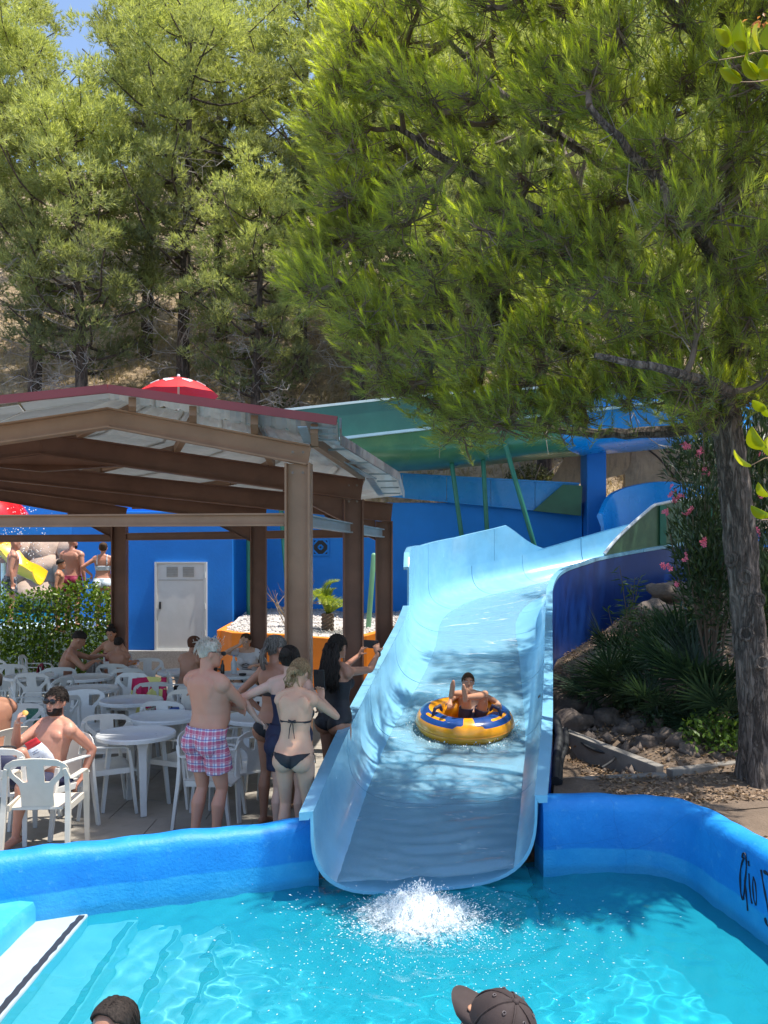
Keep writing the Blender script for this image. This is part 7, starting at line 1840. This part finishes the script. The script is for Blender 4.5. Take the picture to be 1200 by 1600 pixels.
# 11, 12 couple near the door, 13 woman in white shirt
q = person('red brown haired person sitting with a bare back left of the elderly man', on_chair(25), R(-30), 1.72, 'f', SK_TAN, .012, lean=14, bulk=1.15, wrists=((.2, .42, .8), (-.2, .42, .8)), hands=((0, 1, 0), (0, 1, 0)), palms=((0, 0, -1), (0, 0, -1)), group='people sitting at the tables', **seat_pose())
shorts(q, C_BLACK, .4, .008, .0, 1.0, 'swim_bottom', 4, .002); hair(q, H_RED, LONG, .018, .006, 3)
q = person('woman in a white printed T-shirt sitting at a table with her hand at her mouth', on_chair(26), R(172), 1.66, 'f', SK_PALE, .0095, lean=16, bulk=1.12, wrists=((.06, .30, 1.10), (-.20, .40, .79)), poles=((.9, .1, -.6), (-.8, -.2, -.4)), hands=((-.3, -.1, 1), (.4, 1, 0)), palms=((-.4, -1, 0), (0, 0, -1)), curl=(.9, .4), head=(6, 6, 0), group='people sitting at the tables', **seat_pose())
z = q.rest[:, 2]; C_TEE = mat('white T-shirt cotton', (.62, .60, .60), .85, .07, 14, bmp=.3, bs=30, bd=.006)
ts = shell(q.me, (on(q, 'torso', 'pelvis', 'neck') & (z < 1.44) & (z > .9)) | (on(q, 'upper') & (q.t < .75)), .010, 't_shirt', C_TEE, q.root, .004, .005)
h2 = shell(q.me, on(q, 'torso') & (q.rest[:, 1] > .04) & (np.abs(q.rest[:, 0]) < .09) & (z < 1.29) & (z > 1.15) & ((z % .034) < .02), .0165, 'shirt_print', C_BLACK, q.root, 0, .002); 
if h2: h2['kind'] = 'stuff'
shorts(q, C_BLACK, .6, .01, .01, .98, 'shorts', 4, .002); hair(q, H_BROWN, LONG, .014, .003, 3); eyes(q); mouth(q)
q = person('person in a red top with sunglasses pushed up, half hidden behind the elderly man', (P(330, 0, 9.4).x, 9.4, 0), R(20), 1.50, 'f', SK_MID, .012, lean=4, wrists=((.2, .3, .95), (-.2, .3, .95)), group='people sitting at the tables', **seat_pose(1.05))
z = q.rest[:, 2]; shell(q.me, on(q, 'torso', 'pelvis') & (z < 1.40), .007, 'top', mat('red cotton', (.45, .02, .03), .8, .1, 9), q.root, .003, .005); shorts(q, C_NAVY, .6, .01, .01, .98, 'shorts', 4, .002); hair(q, H_BLACK, LONG, .016, .005, 3)
c8 = copy_tree(c0); c8.location = (q.root.location.x, 9.4, 0); c8.rotation_euler = (0, 0, R(20)); c8['label'] = 'white chair the person in the red top sits on'
# ------------------------------------------------------------------ bathers at the far splash pool
def far_at(px, Yd, z=1.1): return ((px - 600) / FOC * Yd, Yd, z)
q = person('bald man in maroon shorts standing with his back turned at the far splash pool', far_at(113, 16.4), R(-8), 1.78, 'm', SK_RED, .013, bulk=1.08, head=(-25, 0, 0), group='bathers at the far splash pool')
shorts(q, mat('maroon swim cloth', (.22, .01, .045), .7, .1, 9), .6, .012, .02, 1.0, 'swim_shorts', 3)
h = q.head_l; shell(q.me, on(q, 'head') & (h[:, 2] < -.05) & (h[:, 1] > .0), .004, 'beard', H_BLACK, q.root, .002, .005)
q = person('woman in a white and blue flowered swimsuit, hand on hip, at the far splash pool', far_at(161, 16.2), R(4), 1.66, 'f', SK_RED, .013, bulk=1.14, wrists=((.20, .1, .98), (-.22, .02, 1.02)), poles=((.6, -.5, -.2), (-1, -.4, .1)), head=(10, 0, 0), group='bathers at the far splash pool')
z, x, y = q.rest[:, 2], np.abs(q.rest[:, 0]), q.rest[:, 1]; C_FLW = mat('flowered swim fabric', (.62, .66, .70), .6, .1, 20, stain=(14, .9, (.10, .32, .45)))
shell(q.me, on(q, 'torso', 'pelvis', 'thigh') & (z < 1.02) & (z > .82 + .03 * x / .17), .006, 'swim_bottom', C_FLW, q.root, .002, .005); shell(q.me, on(q, 'torso') & (z > 1.17) & (z < 1.27), .006, 'swim_top', C_FLW, q.root, .001, .005)
shell(q.me, on(q, 'torso') & (z >= 1.27) & (np.abs(x - .10) < .016), .006, 'straps', C_FLW, q.root, 0, .005); hair(q, H_BROWN, LONG, .014, .004, 3); MB().ell(q.HX(0, -.09, .06), (.045, .04, .045), 10, 8).build('hair_bun', H_BROWN, q.root, smooth=True, local=True)
q = person('boy with short dark hair in profile beside the man in maroon shorts', far_at(91, 16.0, 1.05), R(-75), 1.38, 'm', SK_MID, .012, head=(10, 0, 0), lean=4, group='bathers at the far splash pool'); shorts(q, C_NAVY, .6, .012, .02, 1.0, 'swim_shorts', 3); hair(q, H_BLACK, SHORT, .018, .004, 3); eyes(q); mouth(q)
q = person('wet bald man in patterned trunks under the falling water at the left edge', far_at(17, 16.6), R(-60), 1.76, 'm', SK_RED, .013, bulk=1.05, lean=6, group='bathers at the far splash pool'); shorts(q, mat('patterned trunks', (.05, .055, .07), .7, .1, 9, stain=(16, .9, (.6, .6, .6))), .6, .012, .02, .99, 'swim_shorts', 3)
# ------------------------------------------------------------------ boy riding the tube
SLP = Vector((0, -1, -.07)).normalized()
tc_ = P(726, 1128, 9.35); tc_.z = .40 + .20
tb = thing('swim_ring', tc_, 0, 'orange and blue inflatable ring carrying the boy down the slide', 'inflatable ring')
RM, rm = .385, .165; V = []; F = []; UVt = []; na, nb_ = 72, 28
for i in range(na):
    a = 2 * math.pi * i / na
    for j in range(nb_):
        b_ = 2 * math.pi * j / nb_; r_ = RM + rm * math.cos(b_) * 1.0; z = rm * .92 * math.sin(b_)
        if abs(j - nb_ * 0) < .1: r_ += .006
        V.append((r_ * math.cos(a), r_ * math.sin(a), z - .05 * math.sin(a) * 0))
F = [(i * nb_ + j, ((i + 1) % na) * nb_ + j, ((i + 1) % na) * nb_ + (j + 1) % nb_, i * nb_ + (j + 1) % nb_) for i in range(na) for j in range(nb_)]
# printed vinyl: two blue swooshes meeting at the front, on orange
m_t, nt, b = nodes_of('printed vinyl'); at_ = nt.nodes.new('ShaderNodeAttribute'); at_.attribute_name = 'blue'; v = coords(nt)
oc = ramp(nt, nz(nt, v, 6, 4), [(.3, (.74, .27, .008)), (.7, (.85, .36, .014))]); bc = (.010, .055, .22)
st_ = ramp(nt, at_.outputs['Fac'], [(.48, (0, 0, 0)), (.52, (1, 1, 1))]); nt.links.new(mixc(nt, st_, oc, bc), b.inputs['Base Color']); b.inputs['Roughness'].default_value = .22; b.inputs['Coat Weight'].default_value = .3
bl = []
for i in range(na):
    a = 2 * math.pi * i / na
    f = ((a + math.pi / 2 + math.pi) % (2 * math.pi)) - math.pi          # 0 at the front, towards the camera
    for j in range(nb_):
        p_ = 2 * math.pi * j / nb_; p_ = math.degrees(p_ if p_ < math.pi * 1.5 else p_ - 2 * math.pi); fd = abs(math.degrees(f))
        lo = 32 + 14 * math.exp(-((fd - 9) / 9) ** 2) + 8 * (fd > 80); hi = 84 + 40 * math.exp(-((fd - 20) / 16) ** 2)
        on_ = 1 if (lo < p_ < hi and 7 + max(0, (40 - p_)) * .5 < fd < 118) else 0
        if 30 < fd < 75 and 56 < p_ < 70: on_ = 0
        if 34 < fd < 70 and 84 < p_ < 118: on_ = 1
        if 128 < fd < 172 and 30 < p_ < 80: on_ = 1
        bl.append(on_)
me = bpy.data.meshes.new('ring'); me.from_pydata(V, [], F); setattr_f(me, 'blue', bl); me.polygons.foreach_set('use_smooth', np.ones(len(F), bool))
rg = link('ring', me, m_t, tb); sd_m = rg.modifiers.new('s', 'SUBSURF'); sd_m.levels = 1; sd_m.render_levels = 1
seam = MB(); seam.tube([Vector(((RM + rm + .001) * math.cos(a), (RM + rm + .001) * math.sin(a), -.012)) for a in np.linspace(0, 6.2832, 73)], .006, 6); seam.build('seam', mat('orange seam', (.62, .24, .01), .4, .1, 9), tb, smooth=True, local=True)
for s in (-1, 1):
    b0 = Vector((s * .30, -.20, .165)); MB().tube([b0 + Vector((s * .07, -.05, -.01)), b0 + Vector((s * .05, -.03, .05)), b0 + Vector((-s * .01, .04, .06)), b0 + Vector((-s * .03, .07, 0))], [.016, .02, .02, .016], 8, dome=True).build('handle', C_NAVY, tb, smooth=True, local=True)
MB().lathe([(.02, -.10), (.27, -.10), (.27, -.07), (.02, -.07)], seg=24).build('ring_floor', mat('orange floor vinyl', (.55, .20, .01), .4, .1, 9), tb, local=True)
tb.rotation_euler = (R(9), 0, 0)
kid = person('laughing boy lying back in the orange ring with his bare feet up', tc_ + Vector((.09, .05, -.05)), R(180), 1.45, 'm', SK_MID, .0075, lean=-52, pz=.05, wrists=((.30, .28, .27), (-.31, .27, .26)), poles=((.9, -.3, .15), (-.9, -.3, .15)), hands=((.1, .9, -.35), (-.1, .9, -.35)), palms=((0, -.2, -1), (0, -.2, -1)), curl=(.9, .9), ankles=((.25, .36, .40), (.10, .37, .36)), knees=((.1, .4, 1), (-.1, .4, 1)), toes=((-.15, .30, 1), (.1, .30, 1)), head=(0, 46, 0))
hair(kid, H_BROWN, SHORT, .006, .003, 3); tufts(kid, H_BROWN, 420, .032, .0026, 3, .035, .066, .10); eyes(kid); mouth(kid, .007); shorts(kid, C_NAVY, .5, .01, .01, .98, 'swim_shorts', 4, .003)
n = 900; rs = np.random.RandomState(31); a = rs.rand(n) * 6.283; rr_ = .50 + np.abs(rs.normal(size=n)) * .07
C = np.stack([tc_.x + rr_ * np.cos(a), tc_.y + rr_ * np.sin(a), np.full(n, 0.)], 1); C[:, 2] = [float(np.interp(y, A[:, 1] * .5 + A[:, 4] * .5, A[:, 6])) + .06 for y in C[:, 1]] + np.abs(rs.normal(size=n)) * .03
tag(drops('ring_spray', C, .004 + .008 * rs.rand(n) ** 2, M_foam, 8), kind='stuff')
# ------------------------------------------------------------------ bathers in the pool close to the camera
q = person('dark haired girl in sunglasses at the bottom left, her head above the pool steps', (P(176, 1580, 3.25).x, 3.25, -.91), R(165), 1.575, 'f', SK_TAN, .008, head=(0, -3, 0), group='bathers standing in the near pool'); z = q.rest[:, 2]
shell(q.me, on(q, 'torso', 'pelvis') & (z < 1.32), .005, 'swimsuit', C_NAVY, q.root, 0, .005)
hair(q, H_BLACK, lambda h: (h[:, 2] > .052 - .9 * np.clip(.05 - h[:, 1], 0, .12)) & ~((h[:, 1] > .060) & (h[:, 2] < .082) & (np.abs(h[:, 0]) < .055)), .016, .006, 3); HX = q.HX
rs_ = np.random.RandomState(8); mb = MB()
for i in range(170):
    y0 = rs_.uniform(-.085, .062); s_ = 1 if i % 2 else -1; yr = math.sqrt(max(.1, 1 - ((y0 + .012) / .112) ** 2)); pts = []; off = rs_.uniform(0, .006)
    for t_ in np.linspace(.02, 1, 7):
        th = t_ * 1.95; pts.append(HX(s_ * (.086 * yr * math.sin(min(th, 1.6)) + off + .004 * math.sin(t_ * 9 + i)), y0 - .035 * t_ - (.012 if y0 > .04 else 0) * t_, .018 + (.103 * yr + off) * math.cos(th) - .02 * max(0, th - 1.5)))
    mb.tube(pts, [.0026] * 5 + [.002, .001], 5)
o = mb.build('hair_strands', H_BLACK, q.root, smooth='all', local=True); o['kind'] = 'stuff'
sg_ = MB()
for s in (1, -1): sg_.ell(HX(s * .033, .104, .016), (.031, .013, .024), 12, 8, q.MH); sg_.tube([HX(s * .06, .098, .026), HX(s * .082, .05, .024), HX(s * .08, -.02, .012)], .0045, 6)
sg_.build('sunglasses', mat('brown lens', (.05, .012, .008), .1, .1, 9), q.root, smooth=True, local=True)
q = person('bather wearing the dark brown baseball cap at the bottom right of centre', (P(779, 1580, 2.62).x, 2.62, -.91), R(42), 1.93, 'm', SK_MID, .008, head=(8, -26, 0), group='bathers standing in the near pool'); shorts(q, C_NAVY, .6, .012, .02, 1.0, 'swim_shorts', 3); hair(q, H_BROWN, SHORT, .006, .002, 3)
cp = thing('baseball_cap', q.root.location + Matrix.Rotation(R(42), 3, 'Z') @ q.hc, 0, 'dark brown baseball cap with a button on top, worn by the bather', 'cap')
cp.rotation_euler = (Matrix.Rotation(R(42), 3, 'Z') @ q.MH).to_euler()
C_CAP = mat('dark brown cap cotton', (.038, .024, .022), .8, .2, 12, bmp=.3, bs=120, bd=.002)
def dome(a, e, o=0): # azimuth from the front, elevation
    rx, ry, rz = .095 + o, .115 + o, .118 + o; return Vector((rx * math.cos(e) * math.sin(a), -.012 + ry * math.cos(e) * math.cos(a), .026 + rz * math.sin(e) ** .92))
for g_ in range(6):
    V = []; F = []; n1, n2 = 6, 8
    for j in range(n2 + 1):
        for i in range(n1 + 1):
            a = (g_ + .03 + .94 * i / n1) * math.pi / 3; e = R(2 + 86 * j / n2); puff = .004 * math.sin(math.pi * i / n1) + .003 * mnoise.noise(Vector((a * 3, e * 4, 1))); V.append(dome(a, e, puff))
    F = [(j * (n1 + 1) + i, j * (n1 + 1) + i + 1, (j + 1) * (n1 + 1) + i + 1, (j + 1) * (n1 + 1) + i) for j in range(n2) for i in range(n1)]
    solid_sheet(V, F, .004, 'crown_panel', C_CAP, cp)
    a = g_ * math.pi / 3; MB().tube([dome(a, R(e), .0015) for e in range(2, 90, 8)], .0035, 5).build('panel_seam', C_CAP, cp, local=True)
    a2 = (g_ + .5) * math.pi / 3; o_ = dome(a2, R(56), .007); nn = (o_ - Vector((0, 0, .03))).normalized(); u_ = nn.orthogonal().normalized(); w2 = nn.cross(u_)
    MB().tube([o_ + (u_ * math.cos(t) + w2 * math.sin(t)) * .005 for t in np.linspace(0, 6.28, 10)], .0014, 5).build('eyelet', mat('grey eyelet', (.12, .10, .10), .5, .1, 9), cp, local=True)
MB().ell(Vector((0, -.012, .147)), (.011, .011, .007), 12, 6).build('button', C_CAP, cp, smooth=True, local=True)
V = []; F = []; n1, n2 = 16, 6
for j in range(n2 + 1):
    t = j / n2
    for i in range(n1 + 1):
        a = (i / n1 * 2 - 1) * 1.12; i0 = dome(a, R(2), .002); L = .078 * math.cos(a * .92) ** .6 if abs(a) < 1.11 else .004
        V.append(Vector((i0.x * (1 - .1 * t), i0.y + L * t, i0.z + .002 - .014 * t - .020 * (a / 1.1) ** 2 * t)))
F = [(j * (n1 + 1) + i, j * (n1 + 1) + i + 1, (j + 1) * (n1 + 1) + i + 1, (j + 1) * (n1 + 1) + i) for j in range(n2) for i in range(n1)]
solid_sheet(V, F, .004, 'brim', C_CAP, cp)
# ------------------------------------------------------------------ things left on chairs and tables
def drape(name, label, cat_, loc, rz, W_, top, front, back, m, seed, depth_=.03, loc_parts=None):
    """cloth hung over a chair back: falls front and back with folds"""
    rs_ = np.random.RandomState(seed); t = thing(name, loc, rz, label, cat_); nu, nv = 22, 26; V = []; tot = front + back
    for j in range(nv + 1):
        s_ = j / nv * tot
        for i in range(nu + 1):
            u = (i / nu - .5) * W_; fold = .02 * math.sin(i * .9 + seed) + .012 * math.sin(i * 2.1 + j * .2)
            if s_ < back: z = top - (back - s_); y = -depth_ - fold * min(1, (back - s_) * 5) - .15 * (back - s_) * .5
            else: z = top - (s_ - back); y = depth_ + fold * min(1, (s_ - back) * 5) + .1 * (s_ - back)
            u2 = u * (1 + .35 * abs(s_ - back)); z -= .35 * abs(u) * min(1, abs(s_ - back) * 3 + .3) * abs(math.sin(seed + 1))
            V.append((u2, y, z + .006 * mnoise.noise((u * 12, s_ * 12, seed))))
    F = [(j * (nu + 1) + i, j * (nu + 1) + i + 1, (j + 1) * (nu + 1) + i + 1, (j + 1) * (nu + 1) + i) for j in range(nv) for i in range(nu)]
    solid_sheet(V, F, .006, 'cloth', m, t); return t
m_pt, nt, b = nodes_of('printed beach towel'); v = coords(nt); vo = nt.nodes.new('ShaderNodeTexVoronoi'); vo.inputs['Scale'].default_value = 6.5; nt.links.new(v, vo.inputs['Vector'])
sp = nt.nodes.new('ShaderNodeSeparateColor'); nt.links.new(vo.outputs['Color'], sp.inputs[0])
col = ramp(nt, sp.outputs[0], [(.0, (.50, .02, .09)), (.45, (.50, .02, .09)), (.46, (.70, .66, .22)), (.62, (.70, .66, .22)), (.63, (.62, .60, .64)), (.78, (.62, .60, .64)), (.79, (.58, .03, .12))])
for e in [n for n in nt.nodes if n.type == 'VALTORGB']: e.color_ramp.interpolation = 'CONSTANT'
nt.links.new(col, b.inputs['Base Color']); b.inputs['Roughness'].default_value = .9; bump(nt, b, nz(nt, v, 120, 3), .3, .004)
c = CHL[24].location; drape('beach_towel', 'pink beach towel with yellow and white blotches hung over a chair', 'towel', (c.x, c.y - .20, 0), R(15), .42, .90, .3, .42, m_pt, 3, .035)
c = CHL[16].location; drape('grey_towel', 'pale grey checked towel hung over the chair behind the family man', 'towel', (P(152, 0, 13.3).x, 13.2, 0), R(-30), .30, .85, .3, .4, mat('grey checked towel', (.30, .28, .26), .9, .2, 18, stain=(20, .6, (.5, .48, .45))), 5)
c = CHL[21].location; drape('red_towel', 'dark red towel hung over the chair of the man by the hedge', 'towel', (c.x - .22, c.y - .1, 0), R(-70), .36, .84, .1, .22, mat('dark red towel', (.22, .012, .03), .9, .2, 18, bmp=.4, bs=80, bd=.005), 8)
def soft_bag(name, label, loc, size, m, seed, rz=0, strap=True):
    t = thing(name, loc, rz, label, 'bag'); rings = []; W_, D_, H_ = size
    for z, f in ((0, .86), (.06, 1.0), (.4, 1.02), (.75, .92), (.93, .74), (1, .6)):
        rings.append([Vector((x * (1 + .05 * mnoise.noise((k, z * 3, seed))), y, z * H_)) for k, (x, y) in enumerate(oval_ring(W_ / 2 * f, D_ / 2 * f, -D_ / 2 * f, 20, 3))])
    MB().loft(rings).build('bag_body', m, t, smooth='all', local=True)
    MB().tube([Vector(p) for p in catmull([(-W_ * .25, 0, H_ * .95), (-W_ * .2, 0, H_ * 1.2), (W_ * .2, 0, H_ * 1.2), (W_ * .25, 0, H_ * .95)], 14)], .008, 6).build('strap', M_dark, t, smooth=True, local=True)
    MB().box((0, -D_ * .5, H_ * .35), (W_ * .6, .012, H_ * .4)).build('pocket', m, t, local=True, bevel=.004); return t
soft_bag('cool_bag', 'navy blue cool bag on the chair at the left edge', (CHL[2].location.x + .06, CHL[2].location.y + .02, .445), (.36, .26, .28), C_NAVY, 1, R(12))
soft_bag('beach_bag', 'green and white beach bag on a chair behind the man in sunglasses', (CHL[31].location.x + .12, CHL[31].location.y, .445), (.36, .24, .28), mat('green white bag', (.05, .20, .13), .7, .2, 5, stain=(7, .95, (.6, .6, .58))), 2, .3)
soft_bag('blue_bag', 'blue bag with a yellow flap left of the man in plaid shorts', (P(277, 0, 9.9).x, 9.9, .445), (.26, .2, .2), mat('blue yellow bag', (.02, .08, .34), .6, .1, 4, stain=(3.5, 1.0, (.62, .40, .03))), 2, .3)
cb_ = copy_tree(c0); cb_.location = (P(277, 0, 9.9).x, 9.88, 0); cb_.rotation_euler = (0, 0, R(165)); cb_['label'] = 'white chair carrying the blue bag with a yellow flap'
# bottle and ashtray on the white shirt woman's table; plates by the hedge
tt = TP[7]
def bottle(label, x, y, m, h=.2, r_=.03, cap_m=None):
    t = thing('bottle', (x, y, .732), 0, label, 'bottle'); MB().lathe([(.004, 0), (r_, 0), (r_, h * .6), (r_ * .45, h * .78), (r_ * .4, h * .95), (.004, h * .95)], seg=14).build('bottle_body', m, t, smooth=True, local=True); MB().lathe([(.004, h * .952), (r_ * .46, h * .952), (r_ * .46, h), (.004, h)], seg=12).build('cap', cap_m or M_dark, t, smooth=True, local=True)
bottle('dark bottle on the table of the woman in the white shirt', tt.x - .22, tt.y - .05, mat('dark bottle', (.015, .012, .010), .15, .1, 9)); bottle('clear water bottle on the table of the woman in the white shirt', tt.x - .06, tt.y - .02, mat('clear plastic', (.50, .54, .56), .1, .05, 9), .27, .042, mat('blue cap', (.05, .2, .5), .4, .1, 9))
t = thing('ashtray', (tt.x + .1, tt.y - .2, .732), 0, 'small dark ashtray on the table of the woman in the white shirt', 'ashtray'); MB().lathe([(.004, 0), (.05, 0), (.055, .025), (.048, .025), (.044, .008), (.004, .008)], seg=18).build('bowl', M_dark, t, smooth=True, local=True)
tt = TP[9]
t = thing('tray', (tt.x + .22, tt.y - .08, .732), .2, 'orange tray at the edge of the family table', 'tray'); MB().box((0, 0, .012), (.30, .22, .02)).build('tray_base', mat('orange plastic', (.75, .25, .02), .4, .1, 8), t, local=True, bevel=.006)
MB().box((0, .11, .03), (.30, .012, .03)).build('tray_rim', mat('orange plastic', (.75, .25, .02), .4, .1, 8), t, local=True)
t = thing('paper_cup', (tt.x + .02, tt.y + .02, .732), 0, 'white paper cup on the family table before the boy', 'cup'); MB().lathe([(.004, 0), (.026, 0), (.036, .095), (.032, .095), (.024, .006), (.004, .006)], seg=16).build('cup_body', M_white, t, smooth=True, local=True)
t = thing('napkin', (tt.x - .1, tt.y - .02, .732), .4, 'crumpled white napkin on the family table', 'napkin'); V = [(x * .05, y * .05, .012 + .012 * mnoise.noise((x, y, 3))) for y in range(-2, 3) for x in range(-2, 3)]; solid_sheet(V, [(j * 5 + i, j * 5 + i + 1, j * 5 + i + 6, j * 5 + i + 5) for j in range(4) for i in range(4)], .002, 'paper', M_white, t)
for o in list(COL.objects):
    if o.get('label') and o.get('category') and str(o['label']).startswith('weathered pinkish'): pass
